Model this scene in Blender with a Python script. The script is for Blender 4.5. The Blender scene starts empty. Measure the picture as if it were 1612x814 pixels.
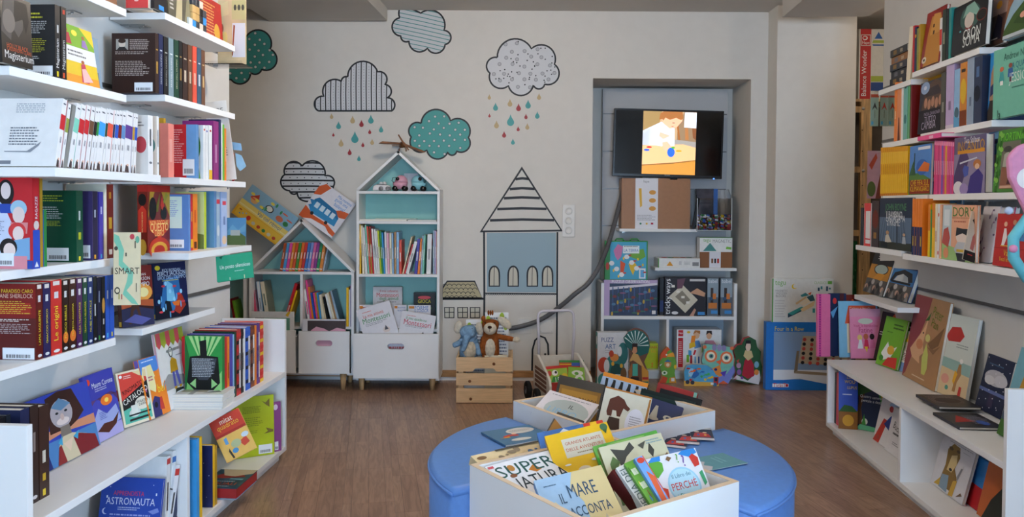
import bpy, bmesh, math, random
from mathutils import Matrix, Vector
random.seed(7)
SC = bpy.context.scene
COL = SC.collection
R = math.radians
# ------------------------------------------------------------------ camera
FPX, W_, H_ = 1250.0, 1612, 814
PITCH, ROLL, CAMZ = R(1.5), 0.006, 1.17
PPY = 322 + FPX*math.tan(PITCH)
cam = bpy.data.cameras.new('camera'); cam_o = bpy.data.objects.new('camera', cam); COL.objects.link(cam_o)
cam.sensor_width = 36; cam.lens = 36*FPX/W_; cam.shift_y = (PPY-H_/2)/W_
CAMM = Matrix.Translation((0, 0, CAMZ)) @ Matrix.Rotation(R(90)-PITCH, 4, 'X') @ Matrix.Rotation(ROLL, 4, 'Z')
cam_o.matrix_world = CAMM
cam.clip_start = .05
SC.camera = cam_o
# ------------------------------------------------------------------ world, light, exposure
SC.view_settings.view_transform = 'Standard'; SC.view_settings.look = 'None'
SC.view_settings.gamma = 1; SC.view_settings.use_curve_mapping = False
SC.view_settings.exposure = 0.12
wd = bpy.data.worlds.new('sky'); SC.world = wd; wd.use_nodes = True
wd.node_tree.nodes['Background'].inputs[0].default_value = (.5, .72, 1, 1)
wd.node_tree.nodes['Background'].inputs[1].default_value = 28
SKEW = R(3.6)            # the bookcases run a little askew to the back wall
SIDE = Matrix.Rotation(-SKEW, 4, 'Z')     # side frame: x = u (across), y = v (along the aisle)
# portal in the shop window behind the photographer
pl = bpy.data.lights.new('window_portal', 'AREA'); pl.shape = 'RECTANGLE'; pl.size = 1.9; pl.size_y = 2.15
pl.cycles.is_portal = True
po = bpy.data.objects.new('window_portal', pl); COL.objects.link(po)
po.matrix_world = SIDE @ Matrix.Translation((.74, -5.5, 1.2)) @ Matrix.Rotation(R(90), 4, 'X')

pl2 = bpy.data.lights.new('side_window_portal', 'AREA'); pl2.shape = 'RECTANGLE'; pl2.size = 1.45; pl2.size_y = 1.35; pl2.cycles.is_portal = True
po2 = bpy.data.objects.new('side_window_portal', pl2); COL.objects.link(po2)
po2.matrix_world = SIDE @ Matrix.Translation((1.72, 1.12, 1.52)) @ Matrix.Rotation(R(90), 4, 'Y')

# ------------------------------------------------------------------ colours and materials
def lin(h):
    if isinstance(h, tuple): return h
    v = [int(h[i:i+2], 16)/255 for i in (0, 2, 4)]
    return tuple(c/12.92 if c <= .04045 else ((c+.055)/1.055)**2.4 for c in v)
CN = {'white': 'E6E6E4', 'red': 'C3222B', 'dark red': '6E1518', 'black': '17171A', 'navy': '1C2750', 'blue': '2A55B4',
      'light blue': '8DB8DC', 'sky blue': '3B9ADB', 'teal': '2F8C86', 'mint': '7CC6AE', 'green': '2E8A42', 'dark green': '143F2D',
      'lime': 'B9C928', 'yellow': 'F0BE1E', 'gold': 'B98E25', 'orange': 'EC8122', 'brown': '6B4630', 'dark brown': '34201B',
      'pink': 'E84C8E', 'pale pink': 'E9AFC4', 'purple': '5B3A86', 'lilac': 'B9A6CC', 'plum': '8A2A72', 'grey': '8F8F8F',
      'dark grey': '4A4A4D', 'cream': 'E9DFC4', 'beige': 'D9C39C', 'tan': 'B48A5C', 'coral': 'E0553F', 'olive': '8A9440',
      'steel blue': '5C86B6', 'grey blue': '9DB4C6', 'peach': 'F2B48C', 'violet': '4A3FA0', 'turquoise': '35B3C0'}
MATS = {}
def pm(col, rough=.45, spec=.4, key=None, noise=.04, scale=40., bump=0., metal=0., coat=0., stretch=None, alpha=None, emit=0.):
    """procedural principled material: base colour varied by noise"""
    h = CN.get(col, col)
    k = (h, rough, spec, noise, scale, bump, metal, coat, stretch, alpha, emit)
    if k in MATS: return MATS[k]
    m = bpy.data.materials.new(key or ('m_'+str(col).replace(' ', '_'))); m.use_nodes = True
    nt = m.node_tree; b = nt.nodes['Principled BSDF']
    c = lin(h)
    b.inputs['Base Color'].default_value = (*c, 1)
    b.inputs['Roughness'].default_value = rough; b.inputs['Specular IOR Level'].default_value = spec
    b.inputs['Metallic'].default_value = metal; b.inputs['Coat Weight'].default_value = coat
    if emit:
        b.inputs['Emission Color'].default_value = (*c, 1); b.inputs['Emission Strength'].default_value = emit
    if noise or bump:
        tc = nt.nodes.new('ShaderNodeTexCoord'); n = nt.nodes.new('ShaderNodeTexNoise')
        n.inputs['Scale'].default_value = scale; n.inputs['Detail'].default_value = 3
        src = tc.outputs['Object']
        if stretch:
            mp = nt.nodes.new('ShaderNodeMapping'); mp.inputs['Scale'].default_value = stretch
            nt.links.new(src, mp.inputs['Vector']); src = mp.outputs[0]
        nt.links.new(src, n.inputs['Vector'])
        if noise:
            r = nt.nodes.new('ShaderNodeValToRGB')
            r.color_ramp.elements[0].position = .3; r.color_ramp.elements[1].position = .7
            r.color_ramp.elements[0].color = (*[max(0, x*(1-noise*2)) for x in c], 1)
            r.color_ramp.elements[1].color = (*[min(1, x*(1+noise)) for x in c], 1)
            nt.links.new(n.outputs['Fac'], r.inputs[0]); nt.links.new(r.outputs[0], b.inputs['Base Color'])
        if bump:
            bp_ = nt.nodes.new('ShaderNodeBump'); bp_.inputs['Strength'].default_value = bump; bp_.inputs['Distance'].default_value = .002
            nt.links.new(n.outputs['Fac'], bp_.inputs['Height']); nt.links.new(bp_.outputs[0], b.inputs['Normal'])
    MATS[k] = m
    return m
def ink(col): return pm(col, .5, .3, noise=0)
def paper(): return pm('E9E4D8', .8, .1, 'paper_edges', .08, 300, stretch=(1, 60, 1))
def melamine(): return pm('E9E9E8', .42, .35, 'white_melamine', .01, 8)
def wood(h='D9B583', key='pine', sc=(1, 12, 12)): return pm(h, .55, .3, key, .22, 6, .1, stretch=sc)
def glassy(h='FFFFFF', rough=.05):
    k = ('glass', h)
    if k in MATS: return MATS[k]
    m = bpy.data.materials.new('clear_acrylic'); m.use_nodes = True; nt = m.node_tree
    out = nt.nodes['Material Output']; nt.nodes.remove(nt.nodes['Principled BSDF'])
    t = nt.nodes.new('ShaderNodeBsdfTransparent'); g = nt.nodes.new('ShaderNodeBsdfGlossy'); mx = nt.nodes.new('ShaderNodeMixShader'); fr = nt.nodes.new('ShaderNodeFresnel')
    t.inputs[0].default_value = (*[min(1, x*.97) for x in lin(h)], 1); g.inputs['Roughness'].default_value = rough; fr.inputs['IOR'].default_value = 1.5
    nt.links.new(fr.outputs[0], mx.inputs[0]); nt.links.new(t.outputs[0], mx.inputs[1]); nt.links.new(g.outputs[0], mx.inputs[2]); nt.links.new(mx.outputs[0], out.inputs[0])
    MATS[k] = m; return m

# ------------------------------------------------------------------ pixel -> place
def ray(px, py):
    d = Vector(((px-W_/2)/FPX, -(py-PPY)/FPX, -1))
    return CAMM.translation.copy(), (CAMM.to_3x3() @ d)
def project(p):
    q = CAMM.inverted() @ Vector(p)
    return W_/2 + FPX*q.x/-q.z, PPY - FPX*q.y/-q.z
class Plane:
    """vertical plane; ex runs to the viewer's right, n faces the viewer"""
    def __init__(s, o, ex):
        s.o = Vector(o); s.ex = Vector(ex).normalized(); s.n = s.ex.cross(Vector((0, 0, 1)))
    def hit(s, px, py):
        o, d = ray(px, py); t = (s.o-o).dot(s.n)/d.dot(s.n); return o+d*t
def hit_z(px, py, z):
    o, d = ray(px, py); t = (z-o.z)/d.z; return o+d*t
S3 = SIDE.to_3x3()
def left(u): return Plane(S3 @ Vector((u, 0, 0)), S3 @ Vector((0, 1, 0)))
def right(u): return Plane(S3 @ Vector((u, 0, 0)), S3 @ Vector((0, -1, 0)))
def back(y): return Plane((0, y, 0), (1, 0, 0))
def bp(px, py, y): return back(y).hit(px, py)

# ------------------------------------------------------------------ mesh helpers
class MB:
    def __init__(s): s.v = []; s.f = []; s.m = []; s.mats = []; s.sm = []
    def mi(s, mat):
        if mat not in s.mats: s.mats.append(mat)
        return s.mats.index(mat)
    def add(s, vs, fs, mat, smooth=False, M=None):
        b = len(s.v); s.v += [tuple(M @ Vector(v)) if M else tuple(v) for v in vs]
        k = s.mi(mat)
        for f in fs: s.f.append([b+i for i in f]); s.m.append(k); s.sm.append(smooth)
    def box(s, a, b, mat, M=None, cham=0):
        x0, y0, z0 = a; x1, y1, z1 = b
        vs = [(x0, y0, z0), (x1, y0, z0), (x1, y1, z0), (x0, y1, z0), (x0, y0, z1), (x1, y0, z1), (x1, y1, z1), (x0, y1, z1)]
        s.add(vs, [(0, 3, 2, 1), (4, 5, 6, 7), (0, 1, 5, 4), (1, 2, 6, 5), (2, 3, 7, 6), (3, 0, 4, 7)], mat, M=M)
    def prism(s, pts, d0, d1, mat, M=None, axis='y', smooth=False, side=None):
        """pts (x,z) outline extruded along y from d0 to d1"""
        n = len(pts)
        f = (lambda p, d: (p[0], d, p[1])) if axis == 'y' else ((lambda p, d: (p[0], p[1], d)) if axis == 'z' else (lambda p, d: (d, p[0], p[1])))
        vs = [f(p, d0) for p in pts]+[f(p, d1) for p in pts]
        s.add(vs, [tuple(range(n)), tuple(range(2*n-1, n-1, -1))], mat, M=M)
        b = len(s.v)-2*n; k = s.mi(side or mat)
        for i in range(n):
            j = (i+1) % n; s.f.append([b+i, b+n+i, b+n+j, b+j]); s.m.append(k); s.sm.append(smooth)
    def tube(s, path, r, mat, seg=10, cap=True, M=None):
        path = [Vector(p) for p in path]; n = len(path)
        rs = r if isinstance(r, (list, tuple)) else [r]*n
        rings = []
        up = Vector((0, 0, 1)); prev = None
        for i, p in enumerate(path):
            t = (path[min(i+1, n-1)]-path[max(i-1, 0)]).normalized()
            if prev is None: a = t.cross(up if abs(t.z) < .95 else Vector((1, 0, 0))).normalized()
            else: a = (prev - t*prev.dot(t)).normalized()
            prev = a; b = t.cross(a)
            rings.append([p+(a*math.cos(q)+b*math.sin(q))*rs[i] for q in [2*math.pi*k/seg for k in range(seg)]])
        vs = [v for rg in rings for v in rg]; fs = []
        for i in range(n-1):
            for k in range(seg):
                fs.append((i*seg+k, i*seg+(k+1) % seg, (i+1)*seg+(k+1) % seg, (i+1)*seg+k))
        if cap: fs += [tuple(range(seg-1, -1, -1)), tuple(range((n-1)*seg, n*seg))]
        s.add(vs, fs, mat, True, M)
    def lathe(s, prof, mat, seg=20, M=None, smooth=True):
        vs = []; fs = []
        for (r, z) in prof: vs += [(r*math.cos(2*math.pi*k/seg), r*math.sin(2*math.pi*k/seg), z) for k in range(seg)]
        for i in range(len(prof)-1):
            for k in range(seg): fs.append((i*seg+k, i*seg+(k+1) % seg, (i+1)*seg+(k+1) % seg, (i+1)*seg+k))
        fs += [tuple(range(seg-1, -1, -1)), tuple(range((len(prof)-1)*seg, len(prof)*seg))]
        s.add(vs, fs, mat, smooth, M)
    def ball(s, c, r, mat, seg=14, ring=9, M=None):
        rx, ry, rz = r if isinstance(r, tuple) else (r, r, r)
        T = Matrix.Translation(c) @ Matrix.Diagonal((rx, ry, rz, 1))
        if M: T = M @ T
        prof = [(max(1e-4, math.sin(math.pi*i/ring)), -math.cos(math.pi*i/ring)) for i in range(ring+1)]
        s.lathe(prof, mat, seg, T)
    def build(s, name, parent=None, M=None, bevel=0, sub=0):
        me = bpy.data.meshes.new(name); me.from_pydata(s.v, [], s.f)
        for m in s.mats: me.materials.append(m)
        me.polygons.foreach_set('material_index', s.m); me.polygons.foreach_set('use_smooth', s.sm)
        me.update(); o = bpy.data.objects.new(name, me); COL.objects.link(o)
        if parent: o.parent = parent
        if M is not None: o.matrix_local = M
        if bevel:
            md = o.modifiers.new('bevel', 'BEVEL'); md.width = bevel; md.segments = 2; md.limit_method = 'ANGLE'
        if sub:
            md = o.modifiers.new('sub', 'SUBSURF'); md.levels = sub; md.render_levels = sub
        return o
def tag(o, label=None, cat=None, group=None, kind=None):
    if label: o['label'] = label
    if cat: o['category'] = cat
    if group: o['group'] = group
    if kind: o['kind'] = kind
    return o
def thing(name, label, cat, M=None, group=None):
    o = bpy.data.objects.new(name, None); COL.objects.link(o); o.empty_display_size = .05
    if M is not None: o.matrix_world = M
    return tag(o, label, cat, group)
def part(name, parent, fn, M=None, bevel=0, sub=0):
    m = MB(); fn(m); return m.build(name, parent, M, bevel, sub)
def boxpart(name, parent, a, b, mat, bevel=0, M=None):
    m = MB(); m.box(a, b, mat); return m.build(name, parent, M, bevel)
# text
TXT = {}
TSC = bpy.data.scenes.new('lettering')
def text_mesh(s):
    if s in TXT: return TXT[s]
    c = bpy.data.curves.new('t', 'FONT'); c.body = s; c.resolution_u = 2; c.align_x = 'LEFT'
    o = bpy.data.objects.new('t', c); TSC.collection.objects.link(o)
    TSC.view_layers[0].update(); dg = TSC.view_layers[0].depsgraph; me = o.evaluated_get(dg).to_mesh()
    vs = [(v.co.x, v.co.y) for v in me.vertices]; fs = [tuple(p.vertices) for p in me.polygons]
    o.evaluated_get(dg).to_mesh_clear(); bpy.data.objects.remove(o); bpy.data.curves.remove(c)
    x0 = min(v[0] for v in vs); x1 = max(v[0] for v in vs); y0 = min(v[1] for v in vs); y1 = max(v[1] for v in vs)
    TXT[s] = ([(v[0]-(x0+x1)/2, v[1]-(y0+y1)/2) for v in vs], fs, x1-x0, y1-y0)
    return TXT[s]
def draw(mb, shapes, w, h, F):
    """flat print. shapes in 0..1 face coordinates (left-right, bottom-top); F maps (x metres, y metres, lift) to a local point"""
    for i, sh in enumerate(shapes):
        e = .0004 + i*.00007; k = sh[0]; mat = ink(sh[-1]) if k not in 'ts' else None
        if k == 'r':
            _, x0, y0, x1, y1, c = sh
            pts = [(x0, y0), (x1, y0), (x1, y1), (x0, y1)]
            mb.add([F(x*w, y*h, e) for x, y in pts], [(0, 1, 2, 3)], mat)
        elif k == 'p':
            mb.add([F(x*w, y*h, e) for x, y in sh[1]], [tuple(range(len(sh[1])))], mat)
        elif k == 'e':
            _, cx, cy, rx, ry, c = sh; n = 10 if max(rx*w, ry*h) < .015 else 22
            mb.add([F((cx+rx*math.cos(2*math.pi*q/n))*w, (cy+ry*math.sin(2*math.pi*q/n))*h, e) for q in range(n)], [tuple(range(n))], mat)
        elif k == 'l':      # l: rows of unreadable small print as thin strokes
            _, x0, y0, x1, y1, n, c = sh; rr = random.Random(int(x0*999+y0*77+n))
            for q in range(n):
                yy = y1-(y1-y0)*(q+.5)/n; th = (y1-y0)/n*.22; xe = x1-(x1-x0)*rr.random()*.25; x = x0
                while x < xe:
                    ww = (.03+.08*rr.random())*(x1-x0); x2 = min(x+ww, xe)
                    mb.add([F(a*w, b*h, e) for a, b in [(x, yy-th), (x2, yy-th), (x2, yy+th), (x, yy+th)]], [(0, 1, 2, 3)], mat); x = x2+.02*(x1-x0)
        elif k == 's':      # shop sticker with a bar code
            _, x0, y0, x1, y1, c = sh
            mb.add([F(a*w, b*h, e) for a, b in [(x0, y0), (x1, y0), (x1, y1), (x0, y1)]], [(0, 1, 2, 3)], ink('E9EBEE'))
            rr = random.Random(int(x0*1000)); x = x0+.12*(x1-x0)
            while x < x1-.12*(x1-x0):
                ww = (x1-x0)*(.012+.03*rr.random())
                mb.add([F(a*w, b*h, e+.0002) for a, b in [(x, y0+(y1-y0)*.12), (x+ww, y0+(y1-y0)*.12), (x+ww, y0+(y1-y0)*.42), (x, y0+(y1-y0)*.42)]], [(0, 1, 2, 3)], ink('333338')); x += ww*1.9
        elif k == 't':      # t: text, cx, cy, width fraction, colour, [rot, max height fraction of h]
            s_, cx, cy, tw, c = sh[1:6]; rot = sh[6] if len(sh) > 6 else 0; mh = sh[7] if len(sh) > 7 else 1
            vs, fs, bw, bh = text_mesh(s_)
            if abs(rot) == 90: sc = min(tw*h/bw, .8*w/bh); scy = sc
            else: sc = tw*w/bw; scy = min(sc*(1.25 if len(sh) < 8 else 2.0), mh*h/bh)
            ca, sa = math.cos(R(rot)), math.sin(R(rot))
            out = []
            for x, y in vs:
                x *= sc; y *= scy; out.append(F(cx*w+x*ca-y*sa, cy*h+x*sa+y*ca, e+.0003))
            mb.add(out, fs, ink(c))
def panel_print(name, parent, shapes, w, h, M=None):
    """print on a face whose local x is right, z is up, facing -y"""
    mb = MB(); draw(mb, shapes, w, h, lambda x, y, e: (x, -e, y)); return mb.build(name, parent, M)

# ------------------------------------------------------------------ books
def book(label, M, w, h, t, c='white', A=None, B=None, S=None, cA=None, cB=None, cS=None, group=None, hard=True, name='book', cat='book', gloss=.35):
    """spine on local x=0 (faces -x), cover A faces -y, cover B faces +y, z up"""
    if len(label.split()) > 16: print("LONG", label)
    root = thing(name, label, cat, M, group)
    mA, mB_, mS = [pm(q or c, gloss, .35, noise=.02) for q in (cA, cB, cS)]
    tc = min(.0028, t*.16) if hard else min(.0012, t*.12); i = .003 if hard else .0004
    m = MB()
    m.box((0, 0, 0), (w, tc, h), mA); m.box((0, t-tc, 0), (w, t, h), mB_); m.box((0, tc, 0), (tc, t-tc, h), mS)
    m.build('cover', root)
    boxpart('pages', root, (tc, tc, i), (w-i, t-tc, h-i), paper())
    p = MB()
    if A: draw(p, A, w, h, lambda x, y, e: (x, -e, y))
    if B: draw(p, B, w, h, lambda x, y, e: (w-x, t+e, y))
    if S: draw(p, S, t, h, lambda x, y, e: (-e, t-x, y))
    if p.v: p.build('cover_print', root)
    return root
def frame(o, x, y, z):
    M = Matrix.Identity(4)
    for i, a in enumerate((x, y, z)):
        for j in range(3): M[j][i] = a[j]
    M.translation = o; return M
UP = Vector((0, 0, 1))
ORD = ['first', 'second', 'third', 'fourth', 'fifth', 'sixth', 'seventh', 'eighth', 'ninth', 'tenth', 'eleventh', 'twelfth', 'thirteenth', 'fourteenth', 'fifteenth',
       'sixteenth', 'seventeenth', 'eighteenth', 'nineteenth', 'twentieth', 'twenty-first', 'twenty-second', 'twenty-third', 'twenty-fourth', 'twenty-fifth', 'twenty-sixth', 'twenty-seventh', 'twenty-eighth']
def row(P, z, items, depth, where, group, yb=None, hard=True, defkind='book'):
    """spine-out books standing on height z in plane P.
    item: dict x0,x1 (pixels at the foot), y (pixel of the top), c colour, dx lean of the top in pixels, ..."""
    for n, it in enumerate(items):
        yb_ = it.get('yb')
        if yb_ is None:   # foot pixel from z
            a = P.hit(it['x0'], 400); a.z = z; yb_ = project(a)[1]
        p0 = P.hit(it['x0'], yb_); p1 = P.hit(it['x1'], yb_)
        t = (p1-p0).dot(P.ex); top = P.hit(it['x0']+it.get('dx', 0), it['y'])
        ang = math.atan2((top-p0).dot(P.ex), top.z-z) if it.get('dx') else 0
        hh = max(.05, (top.z-z)/math.cos(ang))
        zz = UP*math.cos(ang)+P.ex*math.sin(ang); yy = -(P.ex*math.cos(ang)-UP*math.sin(ang)); xx = -P.n
        base = Vector((p1.x, p1.y, z)); t *= math.cos(ang)
        if ang > 0: base = Vector((p0.x, p0.y, z)) + (-yy)*t + UP*(t*math.sin(ang))
        else: base = base
        lab = it.get('label') or '%s %s, %s from left %s' % (it.get('cn') or it['c'], it.get('kind', defkind), ORD[n] if n < len(items)-1 or n < 2 else 'last', where)
        book(lab, frame(base, xx, yy, zz), it.get('d', depth), hh, max(t-.0006, .002), it['c'], it.get('A'), it.get('B'), it.get('S'), it.get('cA'), it.get('cB'), it.get('cS'),
             group, it.get('hard', hard))
def lean(label, bl, br, ytop, z, t=.012, th=10, c='white', A=None, back_side=False, group=None, hard=True, cS=None, cB=None, S=None, name='book', cat='book', h=None, w=None):
    """face-out book standing on height z: bl, br pixels of its front lower corners, ytop pixel of its top left corner"""
    p0 = hit_z(*bl, z); p1 = hit_z(*br, z); x = (p1-p0); wd_ = w or x.length; x.normalize(); y = UP.cross(x)
    a = R(th); zz = UP*math.cos(a)+y*math.sin(a); yy = y*math.cos(a)-UP*math.sin(a)
    o = p0 + UP*(t*math.sin(a)+.0005)
    if h is None:
        lo, hi = .02, .9
        for _ in range(30):
            m = (lo+hi)/2
            if project(o+zz*m)[1] > ytop: lo = m
            else: hi = m
        h = lo
    if back_side:      # spine on the viewer's right, cover B shown
        M = frame(o+x*wd_+yy*t, -x, -yy, zz); return book(label, M, wd_, h, t, c, None, A, S, None, cB, cS, group, hard, name, cat)
    return book(label, frame(o, x, yy, zz), wd_, h, t, c, A, None, S, None, cB, cS, group, hard, name, cat)
def pose(label, ctr, w, h, t, yaw=0, pitch=0, roll=0, **kw):
    """book with its cover A centre at ctr, facing the viewer (-y), pitch leans the top back, yaw turns, roll spins in its plane"""
    M = Matrix.Translation(ctr) @ Matrix.Rotation(R(yaw), 4, 'Z') @ Matrix.Rotation(R(-pitch), 4, 'X') @ Matrix.Rotation(R(roll), 4, 'Y') @ Matrix.Translation((-w/2, 0, -h/2))
    return book(label, M, w, h, t, **kw)
# ================================================================== THE SETTING
YW = 5.26
wallm = pm('D8D4CC', .85, .1, 'painted_plaster', .012, 14, .06)
wallm2 = pm('CFCDC8', .8, .12, 'grey_wall_panel', .012, 10, .02)
ceilm = pm('CDC9C2', .9, .1, 'ceiling_paint', .01, 6)
def struct(name, fn, parent=None, M=None, bevel=0):
    m = MB(); fn(m); o = m.build(name, parent, M, bevel)
    if not parent: o['kind'] = 'structure'
    return o
# laminate floor: boards laid a little askew, each with three strips in its grain
def floor_mat():
    m = bpy.data.materials.new('oak_laminate'); m.use_nodes = True; nt = m.node_tree; b = nt.nodes['Principled BSDF']; L = nt.links.new
    tc = nt.nodes.new('ShaderNodeTexCoord'); oi = nt.nodes.new('ShaderNodeObjectInfo')
    br = nt.nodes.new('ShaderNodeTexBrick'); br.offset = .37; br.offset_frequency = 1
    mp = nt.nodes.new('ShaderNodeMapping'); mp.inputs['Rotation'].default_value = (0, 0, R(90))
    ad = nt.nodes.new('ShaderNodeVectorMath'); ad.operation = 'ADD'
    sc = nt.nodes.new('ShaderNodeVectorMath'); sc.operation = 'SCALE'; sc.inputs[0].default_value = (0, 7.3, 0)
    L(oi.outputs['Random'], sc.inputs['Scale']); L(tc.outputs['Object'], ad.inputs[0]); L(sc.outputs[0], ad.inputs[1]); L(ad.outputs[0], mp.inputs[0])
    br.inputs['Scale'].default_value = 1; br.inputs['Brick Width'].default_value = .41; br.inputs['Row Height'].default_value = .0667
    br.inputs['Mortar Size'].default_value = .0009; br.inputs['Bias'].default_value = 0
    br.inputs['Color1'].default_value = (*lin('947561'), 1); br.inputs['Color2'].default_value = (*lin('A5866F'), 1); br.inputs['Mortar'].default_value = (*lin('6A5040'), 1)
    L(mp.outputs[0], br.inputs['Vector'])
    mp2 = nt.nodes.new('ShaderNodeMapping'); mp2.inputs['Scale'].default_value = (16, 1.6, 1); L(ad.outputs[0], mp2.inputs[0])
    wv = nt.nodes.new('ShaderNodeTexNoise'); wv.inputs['Scale'].default_value = 3.2; wv.inputs['Detail'].default_value = 5; wv.inputs['Distortion'].default_value = 1.6; L(mp2.outputs[0], wv.inputs['Vector'])
    rp = nt.nodes.new('ShaderNodeValToRGB'); rp.color_ramp.elements[0].position = .38; rp.color_ramp.elements[1].position = .62
    rp.color_ramp.elements[0].color = (.66, .62, .6, 1); rp.color_ramp.elements[1].color = (1.05, 1.03, 1, 1); L(wv.outputs['Fac'], rp.inputs[0])
    mx = nt.nodes.new('ShaderNodeMix'); mx.data_type = 'RGBA'; mx.blend_type = 'MULTIPLY'; mx.inputs[0].default_value = .8
    L(br.outputs['Color'], mx.inputs[6]); L(rp.outputs[0], mx.inputs[7])
    L(mx.outputs[2], b.inputs['Base Color']); b.inputs['Roughness'].default_value = .3; b.inputs['Specular IOR Level'].default_value = .45
    return m
FM = floor_mat()
floor = struct('floor', lambda m: m.box((-3.6, -6, -.1), (3.8, 5.9, -.012), pm('7A553F', .6, noise=.1, key='underfloor')))
FR = Matrix.Rotation(R(10.2), 4, 'Z')
pk = None; PW, PL = .2, 1.25
for i in range(-18, 20):
    for j in range(-7, 8):
        c = FR @ Vector((i*PW, j*PL+(i*.47 % 1)*PL, 0))
        if not (-2.9 < c.x < 3.0 and -5.6 < c.y < 6.3): continue
        if pk is None:
            m = MB(); m.box((-PW/2+.0004, -PL/2+.0004, -.012), (PW/2-.0004, PL/2-.0004, 0), FM); pk = m.build('floor_plank', floor); o = pk
        else:
            o = pk.copy(); COL.objects.link(o)
        o.parent = floor; o.matrix_world = Matrix.Translation(c) @ FR
XL, XR = bp(932, 300, YW).x, bp(1180, 300, YW).x
AZ = bp(1050, 124, YW).z
CX0, CX1, CY = bp(1206, 300, YW).x, bp(1345, 300, 5.08).x, 5.08
CEIL = 2.445
def f(m):
    m.box((-3, YW, -.02), (XL, YW+.6, CEIL+.1), wallm); m.box((XL, YW, AZ), (XR, YW+.6, CEIL+.1), wallm)
    m.box((XR, YW, -.02), (CX0, YW+.6, CEIL+.1), wallm); m.box((XL, 5.70, -.02), (XR, 5.86, AZ), wallm)
    m.box((CX1, 5.75, -.02), (3.2, 5.86, CEIL+.1), wallm)
struct('wall_back', f)
struct('wall_column', lambda m: m.box((CX0, CY, -.02), (CX1, 5.86, CEIL+.1), wallm), bevel=.004)
UL, UR = -1.55, 1.70
VL, VR = 3.62, 4.36
struct('wall_left', lambda m: m.box((UL-.22, -5.5, -.02), (UL, VL, CEIL+.1), wallm2), M=SIDE)
def f(m):
    for a, b, c, d in ((-5.5, .45, -.02, CEIL+.1), (1.8, VR, -.02, CEIL+.1), (.45, 1.8, -.02, .8), (.45, 1.8, 2.25, CEIL+.1)): m.box((UR, a, c), (UR+.22, b, d), wallm2)
struct('wall_right', f, M=SIDE)
w2 = tag(thing('window_2', None, None, SIDE), kind='structure')
def f(m):
    for y in (.45, 1.1, 1.75): m.box((UR+.1, y, .8), (UR+.15, y+.05, 2.25), melamine())
    for z in (.8, 2.2): m.box((UR+.1, .5, z), (UR+.15, 1.75, z+.05), melamine())
part('window_frame', w2, f)
for a, b in ((.5, 1.1), (1.15, 1.75)): boxpart('pane', w2, (UR+.122, a, .85), (UR+.128, b, 2.2), glassy())
struct('wall_far_left', lambda m: m.box((-3.1, 1.5, -.02), (-2.95, 5.9, CEIL+.1), wallm))
struct('wall_far_right', lambda m: m.box((3.1, 1.5, -.02), (3.25, 5.9, CEIL+.1), wallm))
def f(m):
    m.box((-3.2, -5.65, -.02), (-.2, -5.5, CEIL), wallm); m.box((1.72, -5.65, -.02), (3.3, -5.5, CEIL), wallm)
    m.box((-.2, -5.65, 2.25), (1.72, -5.5, CEIL), wallm); m.box((-.2, -5.65, -.02), (1.72, -5.5, .12), wallm)
struct('wall_front', f, M=SIDE)
struct('wall_niche_left', lambda m: m.box((-3.1, 1.4, -.02), (-1.55, 1.5, CEIL+.1), wallm)); struct('wall_niche_right', lambda m: m.box((1.95, 1.4, -.02), (3.25, 1.5, CEIL+.1), wallm))
wn = tag(thing('window_1', None, None, SIDE), kind='structure')
def f(m):
    for x in (-.2, .75, 1.67): m.box((x, -5.6, .12), (x+.05, -5.54, 2.25), melamine())
    m.box((-.15, -5.6, .12), (1.67, -5.54, .17), melamine()); m.box((-.15, -5.6, 2.2), (1.67, -5.54, 2.25), melamine())
part('window_frame', wn, f)
for x0, x1 in ((-.15, .75), (.8, 1.67)): boxpart('pane', wn, (x0, -5.573, .17), (x1, -5.567, 2.2), glassy())
struct('ceiling', lambda m: m.box((-3.4, -6.2, CEIL), (3.3, 5.9, CEIL+.12), ceilm))
# ceiling beams
a0, a1 = bp(425, 34, YW), bp(612, 35, YW)
u = lambda p: (S3.inverted() @ p).x
struct('ceiling_beam_left', lambda m: m.box((u(a0), -5.5, (a0.z+a1.z)/2), (u(a1), 5.15, CEIL), ceilm), M=SIDE)
b0, b1 = bp(1219, 38, CY), bp(1346, 41, CY)
struct('ceiling_beam_right', lambda m: m.box((u(b0), -5.5, b0.z), (u(b1), 4.99, CEIL), ceilm), M=SIDE)
# skirting: a wooden batten over a white board along the back wall
def f(m):
    zb, zt = bp(600, 598, YW-.012).z, bp(600, 589, YW-.012).z
    m.box((-2.9, YW-.012, 0), (XL, YW, max(.02, zt-.012)), melamine())
struct('baseboard_back', f)
struct('trim_1', lambda m: m.box((-2.9, YW-.02, bp(600, 592, YW).z), (XL, YW, bp(600, 582, YW).z), wood('B98A5A', 'oak_batten', (1, 8, 8))))
# slot rails of the wall panels
def rails(side, zs):
    w = bpy.data.objects['wall_left' if side < 0 else 'wall_right']
    uu = UL if side < 0 else UR
    for z in zs:
        m = MB(); m.box((uu-.0006 if side > 0 else uu-.002, 1.82, z), (uu+.002 if side > 0 else uu+.0006, (VL if side < 0 else VR)-.001, z+.014), pm('6E6C68', .4, metal=.6))
        m.box((uu-.004 if side > 0 else uu, 1.82, z-.003), (uu if side > 0 else uu+.004, (VL if side < 0 else VR)-.001, z), pm('B9B9B9', .3, metal=.9)); m.build('slot_rail', w)
rails(-1, (.775, 1.03, 1.285, 1.56, 1.84)); rails(1, (.775, 1.02, 1.25, 1.51, 1.79))
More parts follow.
